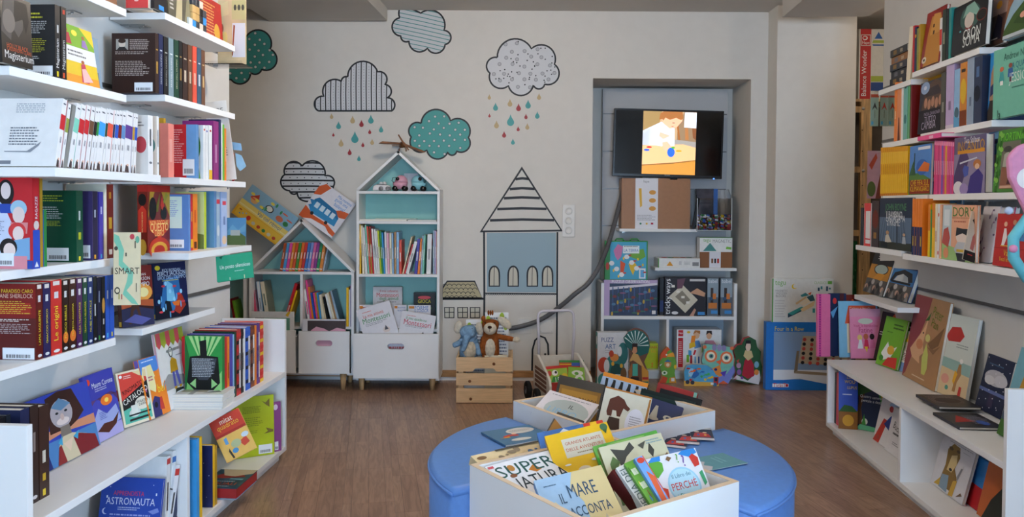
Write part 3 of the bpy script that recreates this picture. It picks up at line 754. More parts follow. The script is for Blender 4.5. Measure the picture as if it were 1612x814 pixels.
def smooth_path(P, n=5):
    out = []
    for i in range(len(P)-1):
        a, b, c, d = P[max(i-1, 0)], P[i], P[i+1], P[min(i+2, len(P)-1)]
        for k in range(n):
            t = k/n; out.append(.5*((2*b)+(c-a)*t+(2*a-5*b+4*c-d)*t*t+(-a+3*b-3*c+d)*t**3))
    out.append(P[-1]); return out
m = MB(); m.tube(smooth_path(cp), .0155, pm('5A5A5C', .5, .4, 'cable_grey', .1, 90), 10); o = m.build('cable_hose')
tag(o, 'thick grey cable hose running from the wall plate up to the television', 'cable')
m = MB(); m.box((bp(803, 560, 5.25).x, 5.235, bp(803, 586, 5.25).z), (bp(808, 560, 5.25).x, 5.259, bp(806, 525, 5.25).z), plast); o = m.build('cable_duct'); tag(o, 'narrow upright white cable duct behind the pine crate', 'cable duct')
# ================================================================== ALCOVE
def carton(name, label, cat, x0, y0, x1, y1, Y, depth, col, pr=None, yaw=0, z=None, side=None, bev=.0015, tilt=0, group=None, side_pr=None):
    """box whose front face covers pixels x0,y0 (top left) .. x1,y1 (bottom right) at distance Y"""
    a, b = bp(x0, y1, Y), bp(x1, y0, Y); zz = a.z if z is None else z
    w, h = b.x-a.x, b.z-zz
    t = thing(name, label, cat, Matrix.Translation((a.x, Y, zz)) @ Matrix.Rotation(R(yaw), 4, 'Z') @ Matrix.Rotation(R(-tilt), 4, 'X'), group)
    boxpart('carton', t, (0, 0, 0), (w, depth, h), pm(col, .4, .35, noise=.03), bev)
    if pr: panel_print('box_print', t, pr, w, h)
    if side_pr: panel_print('side_print', t, side_pr, depth, h, Matrix.Translation((0, depth, 0)) @ Matrix.Rotation(R(-90), 4, 'Z'))
    return t, w, h
greym = pm('B9BABB', .6, .25, 'grey_alcove_panel', .01, 8)
p0, p1 = bp(945, 590, 5.6), bp(1146, 141, 5.6)
t = thing('display_panel', 'grey slatted display panel standing in the alcove behind the television', 'panel', None)
boxpart('board', t, (p0.x, 5.6, 0), (p1.x, 5.63, p1.z), greym, .002)
for y in (180, 239, 298, 356): m = MB(); z = bp(950, y, 5.6).z; m.box((p0.x+.005, 5.5985, z), (p1.x-.005, 5.5999, z+.008), pm('6A6A6A', .4, metal=.6)); m.build('slot_rail', t)
def ashelf(x0, x1, y, lab, depth=.17):
    a, b = bp(x0, y, 5.42), bp(x1, y, 5.42)
    t = thing('panel_shelf', lab, 'shelf', None)
    boxpart('board', t, (a.x, 5.42, a.z-.02), (b.x, 5.597, a.z), wm, .002)
    boxpart('bracket', t, (a.x+.03, 5.50, a.z-.03), (a.x+.05, 5.597, a.z-.02), steel); return a.z
zsh1 = ashelf(975, 1098, 360, 'short white shelf holding the brown cardboard box')
zsh2 = ashelf(1031, 1160, 421.5, 'short white shelf holding the wooden block game boxes')
# television
tv0, tv1 = bp(964, 277, 5.43), bp(1138, 171, 5.43); w, h = tv1.x-tv0.x, tv1.z-tv0.z
t = thing('television', 'black flat television showing a toddler playing at a wooden table', 'television', Matrix.Translation((tv0.x, 5.43, tv0.z)) @ Matrix.Rotation(.022, 4, 'Y'))
black = pm('0B0B0D', .25, .5, 'black_gloss', .0)
boxpart('casing', t, (0, 0, 0), (w, .045, h), black, .003)
boxpart('screen', t, (.012, -.001, .02), (w-.012, .001, h-.012), pm('050506', .12, .5, noise=0))
boxpart('wall_bracket', t, (w*.35, .045, h*.3), (w*.65, .165, h*.7), black)
for x in (.28, .53): boxpart('foot_stub', t, (w*x, .01, -.014), (w*x+.05, .03, 0), black)
panel_print('maker_mark', t, [('t', 'Hisense', .5, .035, .05, 'B0B0B0')], w, h)
boxpart('power_light', t, (w*.92, -.002, -.003), (w*.92+.008, .004, .003), pm('4070FF', .3, noise=0, emit=6))
ss = .012
_ink = ink
def ink(col): return pm(col, .3, .3, noise=0, emit=.85)
sx, sy, sw, sh = .265, .045, .485, .925   # picture area in TV fractions
def q(x, y): return (sx+x*sw, .045+(1-y)*.925)
def qp(l, c): return ('p', [q(x/520, y/610) for x, y in l], c)
scr = [qp([(0, 0), (520, 0), (520, 610), (0, 610)], 'C9A77E'), qp([(0, 0), (180, 0), (160, 110), (70, 190), (0, 190)], 'A98B57'), qp([(400, 0), (520, 0), (520, 330), (330, 330), (340, 120)], '9C7F60'),
       qp([(405, 5), (520, 5), (520, 155), (400, 150)], 'E4E9F2'), qp([(410, 155), (440, 155), (450, 270), (415, 270)], 'B97A45'), qp([(480, 160), (520, 160), (520, 270), (490, 250)], '8B5530'), qp([(330, 130), (345, 130), (372, 305), (350, 310)], 'A8672F'),
       qp([(310, 270), (520, 290), (520, 350), (310, 330)], 'A7A19A'),
       qp([(0, 335), (180, 325), (400, 315), (520, 345), (520, 470), (300, 500), (0, 525)], 'EBC58C'), qp([(0, 525), (300, 500), (520, 470), (520, 610), (0, 610)], 'D9983F'), qp([(0, 520), (300, 494), (520, 464), (520, 474), (300, 506), (0, 532)], '9C6A33'),
       qp([(0, 190), (60, 160), (180, 100), (240, 150), (310, 160), (312, 330), (250, 340), (230, 300), (190, 340), (120, 330), (0, 330)], 'D9DEEA'), qp([(0, 215), (70, 170), (60, 330), (0, 330)], 'C4CCDE'),
       qp([(165, 200), (270, 235), (200, 270), (160, 240)], 'E0C4A6'),
       qp([(170, 60), (200, 10), (260, 0), (340, 0), (385, 20), (380, 90), (330, 150), (260, 165), (200, 120)], 'F0C09B'), qp([(155, 80), (165, 20), (200, 0), (380, 0), (390, 60), (370, 80), (320, 60), (260, 80), (215, 60), (195, 90), (185, 75)], 'B0703A'),
       qp([(285, 105), (310, 108), (305, 114), (285, 112)], '6B3F2A'), qp([(270, 140), (300, 142), (290, 150)], 'C9705A'),
       qp([(190, 300), (240, 290), (275, 330), (280, 370), (250, 360), (225, 385), (205, 370)], 'F2C4A0'),
       ('e', *q(280/520, 395/610), .034, .07, '2D6BE0'), ('e', *q(300/520, 350/610), .018, .014, '4CB030'), ('e', *q(355/520, 380/610), .027, .014, 'F0A81E'), ('e', *q(65/520, 350/610), .025, .014, 'D8332A'), ('e', *q(42/520, 377/610), .027, .016, '2D60D8')]
panel_print('picture', t, scr, w, h, Matrix.Translation((0, -.001, 0)))
ink = _ink
# boxes on the panel shelves
t, w, h = carton('cardboard_box', 'plain brown cardboard box with white paper band under the television', 'box', 978, 281, 1087, 358, 5.44, .13, 'A0714A', None, z=zsh1)
panel_print('paper_band', t, [('r', .2, 0, .53, 1, 'E4E4E8'), ('t', 'hape', .36, .93, .08, '777777')]+[('p', [(.27, .42), (.3, .45), (.29, .8), (.25, .8)], 'E3B23C')]+[('e', .45, .72-.16*k, .05, .045, 'D79B45') for k in range(3)]+[('l', .23, .16, .5, .28, 4, '9A9AA0'), ('e', .28, .1, .015, .02, '2D7F5E'), ('e', .37, .1, .015, .02, 'E0B030'), ('r', .43, .085, .465, .12, 'B5304A')], w, h)
m = MB()
t, w, h = carton('game_box', 'flat white game box with green edge lying on the lower panel shelf', 'box', 1036, 407, 1102, 420, 5.425, .165, 'E6E6E2', [('r', 0, 0, .02, 1, '3F9A35'), ('p', [(.2, .2), (.36, .2), (.28, .7)], 'E09A2D'), ('r', .5, .3, .56, .7, 'C9C9C9'), ('r', .82, .2, .97, .6, '8A8A8A'), ('l', .62, .3, .78, .7, 3, 'AAAAAA')], z=zsh2)
boxlid = MB(); draw(boxlid, [('e', .2, .5, .08, .2, 'C0392B'), ('e', .34, .4, .08, .2, '3F8A3F'), ('e', .5, .55, .1, .2, 'D79B35'), ('e', .65, .45, .08, .2, 'B04A2B'), ('e', .8, .5, .07, .2, '3F6A35')], w, .165, lambda x, y, e: (x, y, h+e)); boxlid.build('lid_print', t)
carton('game_box', 'upright white and brown block game box with a paper label', 'box', 1101, 374, 1153, 420, 5.45, .08, 'E8E9E6', [('r', 0, 0, 1, .52, '8A5A35'), ('r', 0, .98, 1, 1, '3F9A35'), ('t', 'MAGNETIC', .68, .88, .56, '9A9A9A'), ('t', 'tegu', .22, .88, .22, '6FB04A'), ('p', [(.1, .55), (.32, .82), (.52, .55)], '4C8F8A'), ('p', [(.8, .62), (.97, .6), (.97, .68), (.82, .7)], '7CC04A'), ('r', .3, 0, .65, .52, 'DCDCE2'), ('r', .36, .15, .42, .3, '7A4A25'), ('r', .45, .15, .51, .3, '3A3A3A'), ('r', .54, .15, .6, .3, 'C0392B')], z=zsh2)
# acrylic dispenser with a heap of tiny cubes
a, b = bp(1094, 363, 5.4), bp(1150, 298, 5.4); w, h = b.x-a.x, b.z-a.z
t = thing('acrylic_dispenser', 'clear acrylic dispenser full of tiny coloured puzzle cubes beside the brown box', 'dispenser', Matrix.Translation((a.x+.012, 5.4, a.z)))
gl = glassy()
boxpart('back_pane', t, (0, .172, 0), (w, .175, h), gl); boxpart('front_pane', t, (0, 0, 0), (w, .003, h*.78), gl); boxpart('floor_pane', t, (0, .003, 0), (w, .172, .003), gl)
for x in (0, w-.003): part('side_pane', t, lambda m: m.prism([(.003, .003), (.172, .003), (.172, h), (.09, h), (.003, h*.78)], x, x+.003, gl, axis='x'))
m = MB()
for e in ((0, 0, h*.78), (w-.004, 0, h*.78)): m.box((e[0], -.001, 0), (e[0]+.004, .003, e[2]), pm('D5DADA', .15, .6, noise=0))
m.box((0, -.001, 0), (w, .003, .004), pm('D5DADA', .15, .6, noise=0)); m.build('pane_edge', t)
rr = random.Random(5); cubes = ['E8E8E8', 'D8B020', '2A55B4', '2E8A42', 'B03028', '4A2A22', 'D8D8D8', '8C3028', '5A4038']
cm = {}
m = MB()
for lvl in range(5):
    for i in range(6):
        for j in range(4):
            s = .0095; x = .014+i*(w-.028)/5+rr.uniform(-.004, .004); y = .025+j*.04; z = .0085+lvl*.021
            if lvl == 4 and rr.random() < .4: continue
            RM = Matrix.Translation((x, y, z+.006)) @ Matrix.Rotation(rr.uniform(0, 1.5), 4, 'Z') @ Matrix.Rotation(rr.uniform(0, .5), 4, 'X')
            for k in range(2):
                m.box((-s, -s, -s+k*s), (0, s, k*s), ink(rr.choice(cubes)), RM); m.box((0, -s, -s+k*s), (s, s, k*s), ink(rr.choice(cubes)), RM)
o = m.build('puzzle_cubes', t); o['kind'] = 'stuff'
boxpart('photo_card', t, (.03, .15, .05), (w*.62, .155, h*1.02), pm('3A2F38', .4, noise=.4, scale=20)); boxpart('blue_leaflet', t, (w*.63, .15, .05), (w*.75, .154, h*1.02), pm('2A5FA8', .4))
m = MB(); a = bp(1089, 358, 5.41); m.prism([(0, 0), (.018, 0), (.052, .21), (.034, .216)], 0, .02, black); o = m.build('remote_control', None, Matrix.Translation((a.x-.0, 5.4, zsh1))); tag(o, 'black remote control leaning between the brown box and the dispenser', 'remote control')
# low white unit in the alcove
YU = 5.32; ux0, ux1 = bp(946, 500, YU).x, bp(1160, 500, YU).x; uz = lambda y: bp(1050, y, YU).z
ztop, zmid, zbase = uz(446), uz(498), uz(583)
t = thing('low_shelf_unit', 'low white open shelf unit standing in the alcove', 'shelf unit', None)
boxpart('side_panel', t, (ux0, YU, 0), (ux0+.02, 5.59, ztop), wm, .001); boxpart('side_panel', t, (ux1-.02, YU, 0), (ux1, 5.59, ztop), wm, .001)
boxpart('shelf', t, (ux0+.02, YU, zmid-.022), (ux1-.02, 5.59, zmid), wm, .001); boxpart('base_board', t, (ux0+.02, YU, zbase-.02), (ux1-.02, 5.59, zbase), wm, .001)
boxpart('divider', t, (bp(1049, 540, YU).x, YU+.003, zbase), (bp(1053, 540, YU).x, 5.59, zmid-.022), wm); boxpart('plinth', t, (ux0+.02, YU+.012, 0), (ux1-.02, YU+.03, zbase-.02), wm)
boxpart('back_panel', t, (ux0+.02, 5.585, 0), (ux1-.02, 5.59, ztop), pm('9FAAB4', .6, noise=.01))
rnd = lambda n, pal, s=1, x0=.05, y0=.05, x1=.95, y1=.95: [('e', x0+(x1-x0)*((k*.618+s*.37) % 1), y0+(y1-y0)*((k*.414+s*.21) % 1), .02+.02*((k*7+s) % 3), .02+.02*((k*5+s) % 3), pal[k % len(pal)]) for k in range(n)]
t_, w, h = carton('puzzle_box', 'purple puzzle box showing a forest crowd, standing on the alcove shelf', 'box', 950, 441, 1035, 497, 5.34, .05, '2A3A58', [('r', 0, .9, 1, 1, 'B8A2C6'), ('r', 0, 0, .11, 1, 'B8A2C6'), ('p', [(.11, .8), (1, .92), (1, .86), (.11, .72)], 'D8D4DC'), ('t', "PUZZLE OBSERVATION", .5, .95, .7, 'EEEEEE')]+[('r', .16+.1*k, .1, .18+.1*k, .8, '3F5A86') for k in range(8)]+rnd(40, ['7A3A3A', '3F6F5A', 'C0A040', '51789A', '8A5A7A', '2F4A3A'], 1, .14, .05, .97, .75)+[('r', .9, .05, .97, .15, 'DDDDDD')], z=zmid)
ztopb = bp(1000, 441, 5.34).z
t_, w, h = carton('puzzle_case', 'green-edged world map puzzle case with handle on top of the purple box', 'box', 952, 379.5, 1020, 440, 5.345, .042, '2C8A3E', [('r', .12, .02, .97, .97, '4BA6C8'), ('p', [(.2, .75), (.3, .92), (.42, .85), (.38, .6), (.3, .5), (.24, .6)], 'C97AA8'), ('p', [(.36, .5), (.48, .42), (.42, .1), (.36, .2)], 'D8572F'), ('p', [(.55, .42), (.66, .5), (.74, .38), (.66, .12), (.6, .25)], 'E0B82F'), ('p', [(.56, .6), (.62, .74), (.9, .8), (.95, .6), (.8, .5), (.7, .55)], '6FA83F'), ('p', [(.82, .3), (.95, .32), (.92, .16), (.83, .18)], '3F7FBF'), ('r', .42, .68, .8, .88, 'E8EEF0'), ('t', 'LA TERRA', .61, .76, .34, '2F6FB0'), ('l', .44, .84, .78, .88, 1, '4A4A4A'), ('r', .8, .04, .95, .3, 'E4E8EA'), ('r', .83, .07, .92, .26, '5FA8D8'), ('t', 'LA TERRA', .055, .88, .09, 'EEEEEE'), ('e', .06, .35, .04, .1, 'C94A3A')]+rnd(16, ['E8E8E8', 'F0C030', 'C04030'], 2, .15, .05, .95, .65), z=ztopb)
part('handle', t_, lambda m: [m.tube([(x, .02, h), (x+.01, .02, h+.012), (x+.05, .02, h+.012), (x+.06, .02, h)], .005, pm('2C8A3E', .4), 8) for x in (.07, .17)])
carton('game_box', 'dark board game box with tilted white road tiles and vertical lettering', 'box', 1046, 437, 1112, 497, 5.34, .06, '211D24', [('p', [(.1, .5), (.42, .82), (.8, .42), (.5, .08)], 'CFC8B4'), ('p', [(.25, .5), (.42, .66), (.62, .42), (.48, .28)], '8A8272'), ('t', 'tricky ways', .09, .5, .92, 'EDEDED', 90), ('p', [(.6, .6), (.78, .72), (.98, .6), (.96, .5), (.76, .56)], 'C99A7A'), ('p', [(.3, .95), (.5, .98), (.42, .72), (.3, .7)], '6A4A5A'), ('p', [(.6, 0), (.72, .2), (.76, .16), (.7, 0)], 'C0907A'), ('r', .8, .03, .97, .11, '3F8ACA'), ('r', .6, .9, .97, .96, 'C9C9C9'), ('e', .25, .08, .08, .04, 'D8D8D8')]+[('r', .16+.12*k, .74-.14*k, .24+.12*k, .8-.14*k, 'E9E5DA') for k in range(4)], z=zmid)
carton('game_box', 'black edge of a game box between the purple and the dark box', 'box', 1038, 438, 1045.4, 497, 5.36, .05, '15151B', [('r', .1, .1, .9, .4, '2A3A6A')], z=zmid)
for k, (x0, x1) in enumerate(((1113, 1131), (1134, 1153))):
    carton('game_box', '%s of two slim tower game boxes in the alcove' % ('left one', 'right one')[k], 'box', x0, 438.5, x1, 497, 5.35, .055, '5A6570', [('r', 0, .5, 1, 1, '8FA0AC'), ('t', 'babel', .5, .93, .8, 'E8EDF0'), ('r', .3, .3, .55, .75, '3A2F2A'), ('r', .5, .45, .8, .6, 'D07A35'), ('r', .1, .2, .9, .35, 'C97A35'), ('r', .2, .42, .5, .5, '2F4F70'), ('r', .35, .06, .95, .15, '3F8ACA')], z=zmid, group='slim tower game boxes')
carton('toy_box', 'white building block box with red stripe and two playing children', 'box', 1065, 519, 1136, 582, 5.4, .12, 'E9E9EA', [('r', .03, .02, .14, .98, 'C8262F'), ('r', .03, .78, .14, .82, 'EEEEEE'), ('t', 'Hape', .085, .9, .09, 'FFFFFF'), ('l', .05, .1, .12, .7, 12, 'E8C0C0'), ('p', [(.36, .7), (.5, .72), (.55, .55), (.4, .5)], '5F8FC8'), ('e', .44, .86, .07, .1, 'E3B48C'), ('p', [(.36, .88), (.4, .98), (.52, .97), (.52, .88), (.44, .93)], 'B5723A'), ('p', [(.6, .6), (.64, .72), (.82, .72), (.92, .56), (.75, .5)], 'C48AA0'), ('e', .72, .84, .06, .09, 'DDAA84'), ('p', [(.65, .86), (.67, .97), (.78, .97), (.79, .86), (.72, .92)], '2F2320'), ('p', [(.3, .58), (.4, .62), (.42, .84), (.33, .84)], 'F08A24'), ('p', [(.28, .5), (.42, .56), (.4, .68), (.28, .64)], 'E8B81E'), ('p', [(.26, .3), (.33, .3), (.33, .45), (.26, .47)], '3F9AC8'), ('r', .22, .15, .28, .34, '7DB82F'), ('r', .3, .12, .35, .33, 'B5272F'), ('r', .4, .12, .43, .3, '5FA8D8'), ('r', .48, .12, .51, .3, '3F6FC0'), ('r', .56, .12, .59, .28, '3FA8C8'), ('p', [(.36, .34), (.4, .48), (.44, .46), (.4, .34)], 'C8262F'), ('r', .56, .4, .63, .6, '7FA83F'), ('e', .26, .93, .04, .03, 'E8C020')], z=zbase)
carton('toy_box', 'narrow lime green toy box with red lettering beside the feathered tin', 'box', 1012, 541, 1036, 584, 5.37, .09, 'B4C41E', [('t', 'HABA', .68, .86, .5, 'C0272D'), ('t', 'Lilo', .7, .7, .3, 'E8B020'), ('e', .62, .2, .06, .05, 'D88A1E'), ('e', .62, .1, .06, .04, 'D88A1E')], z=zbase)
# shaped puzzle tins
def tin(label, pts, Y, depth, rim, face, pr, name='puzzle_tin', tilt=4):
    """pts: outline in pixels; printed front at distance Y, standing on the floor"""
    P = [bp(x, y, Y) for x, y in pts]; x0 = min(p.x for p in P); z0 = min(p.z for p in P); w = max(p.x for p in P)-x0; h = max(p.z for p in P)-z0
    t = thing(name, label, 'tin', Matrix.Translation((x0, Y, .001)))
    o2 = [(p.x-x0, p.z-z0) for p in P]
    part('tin_body', t, lambda m: m.prism(o2, 0, depth, pm(face, .35, .4, noise=.05), side=pm(rim, .35, .4)))
    panel_print('tin_print', t, pr, w, h); return t
def ring_pts(cx, cy, rx, ry, a0, a1, n): return [(cx+rx*math.cos(R(a0+(a1-a0)*k/n)), cy-ry*math.sin(R(a0+(a1-a0)*k/n))) for k in range(n+1)]
tin('owl-shaped mint puzzle tin with big round eyes', [(1118, 602), (1108, 585), (1105, 565), (1109, 550), (1106, 541), (1113, 540), (1130, 542), (1146, 544), (1153, 545), (1153, 552), (1157, 567), (1154, 588), (1146, 602)], 5.19, .035, '7A8A9A', '7CC3B0',
    [('p', [(0, .1), (.25, 0), (.8, 0), (1, .3), (.98, .5), (.75, .25), (.4, .3), (0, .42)], '7A86D0'), ('e', .27, .7, .19, .16, 'E2784A'), ('e', .27, .7, .13, .11, 'F3E6CE'), ('e', .28, .7, .07, .06, '5A9A8A'), ('e', .28, .7, .035, .03, '1C2A50'), ('e', .74, .66, .19, .16, 'E2784A'), ('e', .74, .66, .13, .11, 'F3E6CE'), ('e', .74, .66, .07, .06, '5A9A8A'), ('e', .74, .66, .035, .03, '1C2A50'),
     ('p', [(.42, .56), (.6, .62), (.56, .47)], 'E5673A'), ('p', [(.1, .3), (.55, .48), (.62, .2), (.3, .12)], 'E8913E'), ('e', .42, .36, .05, .035, '2A2A70'), ('p', [(.55, .28), (.76, .34), (.68, .18)], '5A3FB0'), ('e', .37, .92, .07, .08, '8E86B0'), ('e', .52, .91, .07, .09, '9A90B8'), ('e', .66, .9, .07, .08, '8E86B0'), ('e', .08, .93, .06, .05, 'E2784A'), ('e', .9, .9, .06, .05, 'E2784A'), ('p', [(.5, 0), (.8, 0), (.66, .08)], 'E5673A')])
tin('round-topped puzzle tin with a girl in a red dress on an open book', [(1157, 598), (1160, 590), (1156, 575), (1158, 562), (1155, 550), (1161, 543), (1168, 542), (1172, 533), (1181, 530), (1190, 535), (1192, 546), (1198, 553), (1197, 566), (1200, 577), (1198, 592), (1194, 605), (1178, 603)], 5.17, .04, 'B5262C', '2F5A35',
    [('p', [(0, .12), (.42, .06), (.88, .0), (.95, .14), (.9, .3), (.5, .08), (.12, .2)], 'D8D2D4'), ('p', [(.3, .2), (.38, .5), (.46, .56), (.6, .54), (.7, .42), (.72, .18), (.5, .12)], 'B02234'), ('p', [(.34, .6), (.4, .72), (.62, .71), (.68, .58), (.5, .5)], 'D8C08A'), ('e', .5, .8, .09, .1, 'EBCBB4'), ('p', [(.38, .74), (.42, .93), (.58, .93), (.62, .74), (.58, .86), (.44, .86)], '1C1518'), ('e', .18, .4, .08, .06, 'B58AA8'), ('e', .2, .26, .08, .06, '8A5A9A'), ('e', .8, .42, .08, .07, '7AA8C0'), ('e', .8, .26, .08, .06, 'D8853A'), ('e', .3, .14, .05, .03, '7A3A9A'), ('p', [(.1, .5), (.2, .54), (.16, .44)], 'C94A3A'), ('t', '36', .07, .13, .08, 'C03040')])
tin('blue van-shaped puzzle tin with little red cab', [(1078, 600), (1077, 583), (1081, 574), (1090, 572), (1112, 573), (1122, 579), (1127, 588), (1131, 590), (1132, 606)], 5.12, .035, 'B8B4AC', '4FA3D0',
    [('p', [(0, .0), (1, 0), (1, .12), (.8, .18), (.4, .2), (0, .24)], 'D8A848'), ('r', .84, .06, .98, .42, 'B5332F'), ('r', .87, .22, .95, .38, '202838'), ('e', .1, .18, .06, .1, '3A3A48'), ('e', .24, .16, .06, .1, '3A3A48'), ('e', .88, .06, .06, .1, '3A6A90'), ('e', .22, .62, .1, .2, '9CD0EC'), ('p', [(.2, .4), (.34, .85), (.42, .5), (.3, .35)], '2A6AB0')]+rnd(22, ['E8632A', 'E8C02A', '2A6AB8', 'C8302F', '3FA860'], 3, .08, .28, .8, .85)+[('r', .76, .06, .84, .16, 'E6E6E6')])
tin('upright fish-shaped puzzle tin in orange and green', [(1037, 600), (1043, 589), (1038, 573), (1040, 557), (1046, 548), (1050, 543), (1055, 547), (1061, 556), (1065, 568), (1062, 584), (1065, 600)], 5.2, .035, 'D8622F', '69A23A',
    [('p', [(.05, .6), (.1, .8), (.48, 1), (.62, .92), (.45, .86), (.42, .7), (.2, .7)], 'D8562B'), ('p', [(.5, .8), (.8, .85), (.9, .72), (.45, .72)], 'E8A02F'), ('e', .42, .78, .05, .025, 'F4F0E0'), ('e', .5, .52, .2, .1, 'C98A45'), ('e', .5, .5, .1, .05, 'EBD8B8'), ('p', [(.3, .58), (.5, .66), (.7, .58)], '3A7AA8'), ('e', .32, .28, .16, .06, 'DDE6D0'), ('e', .32, .28, .07, .03, '2F6A3A'), ('p', [(0, 0), (.25, .2), (.5, .14), (.4, 0)], 'C8482B'), ('p', [(.6, 0), (1, 0), (.9, .18), (.6, .14)], 'D8922F'), ('r', .7, .05, .88, .14, 'E2E2E2'), ('e', .92, .45, .08, .06, 'EAC02F'), ('p', [(.05, .5), (.2, .54), (.05, .46)], 'F0F0F0')])
tin('puzzle tin shaped like a figure in a big teal feather headdress', [(990, 612), (992, 590), (992, 560), (990, 540)]+ring_pts(1003, 545, 20, 22, 150, -20, 10)+[(1021, 560), (1014, 575), (1020, 590), (1021, 618), (1000, 618)], 5.02, .035, '8A4A2A', '6A4530',
    [('p', [(.02, .7)]+[((.4+.6*math.cos(R(a))), .72+.27*math.sin(R(a))) for a in (150, 120, 90, 60, 30, 0, -25)]+[(.6, .55), (.3, .62)], '1F5F5C')]+[('p', [(.4, .72), (.4+.55*math.cos(R(a)), .72+.25*math.sin(R(a))), (.4+.55*math.cos(R(a+5)), .72+.25*math.sin(R(a+5)))], 'CFE0DA') for a in range(0, 150, 18)]+[('e', .36, .66, .12, .07, 'C98F6A'), ('p', [(.24, .6), (.26, .76), (.48, .76), (.48, .6), (.44, .7), (.3, .7)], '2A1C18'), ('p', [(.12, .45), (.3, .6), (.5, .58), (.8, .35), (.6, .4), (.3, .48)], 'C9A060'), ('r', .28, .22, .5, .42, '4FB0A0'), ('p', [(.1, .3), (.26, .44), (.26, .2), (.16, .1)], 'A06A3A'), ('p', [(.66, .4), (.95, .3), (.98, .02), (.7, .02)], 'C9923A'), ('r', .7, .16, .95, .2, 'B03028'), ('r', .7, .1, .95, .13, '2F6A5A'), ('r', .72, .02, .9, .07, 'E2E2E2'), ('r', .2, .1, .55, .2, '2A2320'), ('r', .22, .04, .5, .1, 'D8D0C0')])
carton('puzzle_box', 'white puzzle box with a teal patterned elephant standing on the floor', 'box', 940, 524, 990, 612, 5.04, .06, 'D5D8DC', [('t', 'PUZZ', .32, .87, .4, '2F4F8A'), ('t', 'ART', .42, .75, .34, '2F5F9A'), ('l', .25, .62, .5, .7, 2, 'B0B0B8'), ('e', .55, .35, .33, .26, '2F7A7A'), ('e', .82, .62, .17, .2, '2F6F70'), ('e', .2, .42, .18, .14, 'B5442F'), ('e', .3, .4, .09, .12, 'D8DCDF'), ('e', .72, .66, .07, .09, 'D8DCDF'), ('e', .62, .3, .2, .14, '245050'), ('e', .5, .44, .05, .04, 'E0B040'), ('e', .78, .4, .05, .04, 'E0B040'), ('e', .65, .2, .22, .05, 'CFE0DA'), ('e', .55, .55, .14, .07, 'D88A45'), ('e', .85, .25, .1, .12, '7A5A3A'), ('e', .2, .15, .18, .12, '3F8A88'), ('e', .35, .12, .1, .08, 'D8A04A'), ('e', .68, .08, .09, .07, 'D8DCDF'), ('e', .45, .62, .08, .06, 'B5442F')], yaw=4, z=.001, side_pr=[('r', 0, 0, 1, 1, '3F8A80'), ('r', .2, .2, .9, .7, 'B5623F'), ('e', .5, .85, .3, .08, 'E2E2E2')])
# boxes by the column
t_, w, h = carton('game_box', 'large blue four-in-a-row game box on the floor by the column', 'box', 1205, 508, 1340, 612, 5.02, .055, '1F74C8', [('r', .09, .16, 1, .86, '7F9CC0'), ('p', [(.09, .16), (.09, .14), (.4, .17), (.7, .1), (1, .12), (1, .3), (.09, .3)], 'E0E6EE'), ('p', [(.09, .15), (.4, .155), (.7, .08), (1, .1), (1, .05), (.09, .05)], '1F74C8'), ('t', 'Four in a Row', .27, .905, .34, 'E6CF4A'), ('p', [(.38, .4), (.43, .8), (.99, .8), (.99, .36)], 'B5A58C'), ('p', [(.33, .26), (.36, .58), (.39, .58), (.37, .26)], '7E705C'), ('p', [(.33, .25), (.99, .2), (.99, .24), (.36, .29)], '9A8A72'), ('r', .08, .045, .27, .095, 'EEEEEE'), ('t', 'TickiT', .165, .07, .15, 'C8262F'), ('r', .235, .05, .265, .09, 'C8262F')]+[('e', .43+.088*k+.004*(5-r_), .75-.068*r_-.006*k, .021, .027, ['B5453F', '1B1B1F'][(k*5+r_*3+(k*r_)//2) % 2] if not (k == 4 and r_ == 0) else '2F55B0') for k in range(7) for r_ in range(6)], z=.001, yaw=-1)
z_ = bp(1260, 508, 5.02).z+.002
carton('game_box', 'white magnetic wooden block box standing on the blue game box', 'box', 1215, 439, 1312, 507, 5.03, .045, 'DFE0DC', [('r', 0, 0, .018, 1, '3F9A35'), ('t', 'tegu', .13, .88, .17, '6FB04A'), ('t', 'MAGNETIC', .15, .72, .2, '9A9A9A'), ('t', 'WOODEN', .15, .66, .18, '9A9A9A'), ('t', 'BLOCKS', .14, .6, .16, '8A8A8A'), ('l', .05, .1, .23, .52, 7, 'C4C4C4'), ('e', .36, .82, .045, .06, 'E8C83A'), ('e', .375, .83, .037, .05, 'DFE0DC'), ('p', [(.26, .2), (.26, .1), (.48, .25), (.48, .35)], '2A4A60'), ('p', [(.26, .2), (.48, .36), (.54, .33), (.33, .16)], '3FA0A0'), ('p', [(.46, .3), (.7, .5), (.68, .38), (.5, .24)], 'E0C79A'), ('p', [(.44, .42), (.56, .55), (.66, .5), (.52, .38)], 'E9DDC4'), ('p', [(.38, .44), (.55, .6), (.56, .56), (.4, .4)], 'D8B98A'), ('p', [(.56, .58), (.66, .64), (.7, .5), (.62, .48)], '33606A'), ('p', [(.46, .62), (.54, .68), (.6, .62), (.48, .58)], '3F8A90'), ('p', [(.58, .66), (.64, .7), (.62, .62)], 'D8662F'), ('r', .66, .22, .7, .32, '3FA0A0'), ('t', 'CLASSICS', .78, .91, .2, 'A8C08A'), ('r', .9, .88, .97, .95, '6FB04A')]+[('r', .74+.045*k, .72+.04*(k % 3), .77+.045*k, .8+.03*(k % 2), ['2A4A60', '3F8A90', '555555'][k % 3]) for k in range(5)], z=z_, yaw=-1)
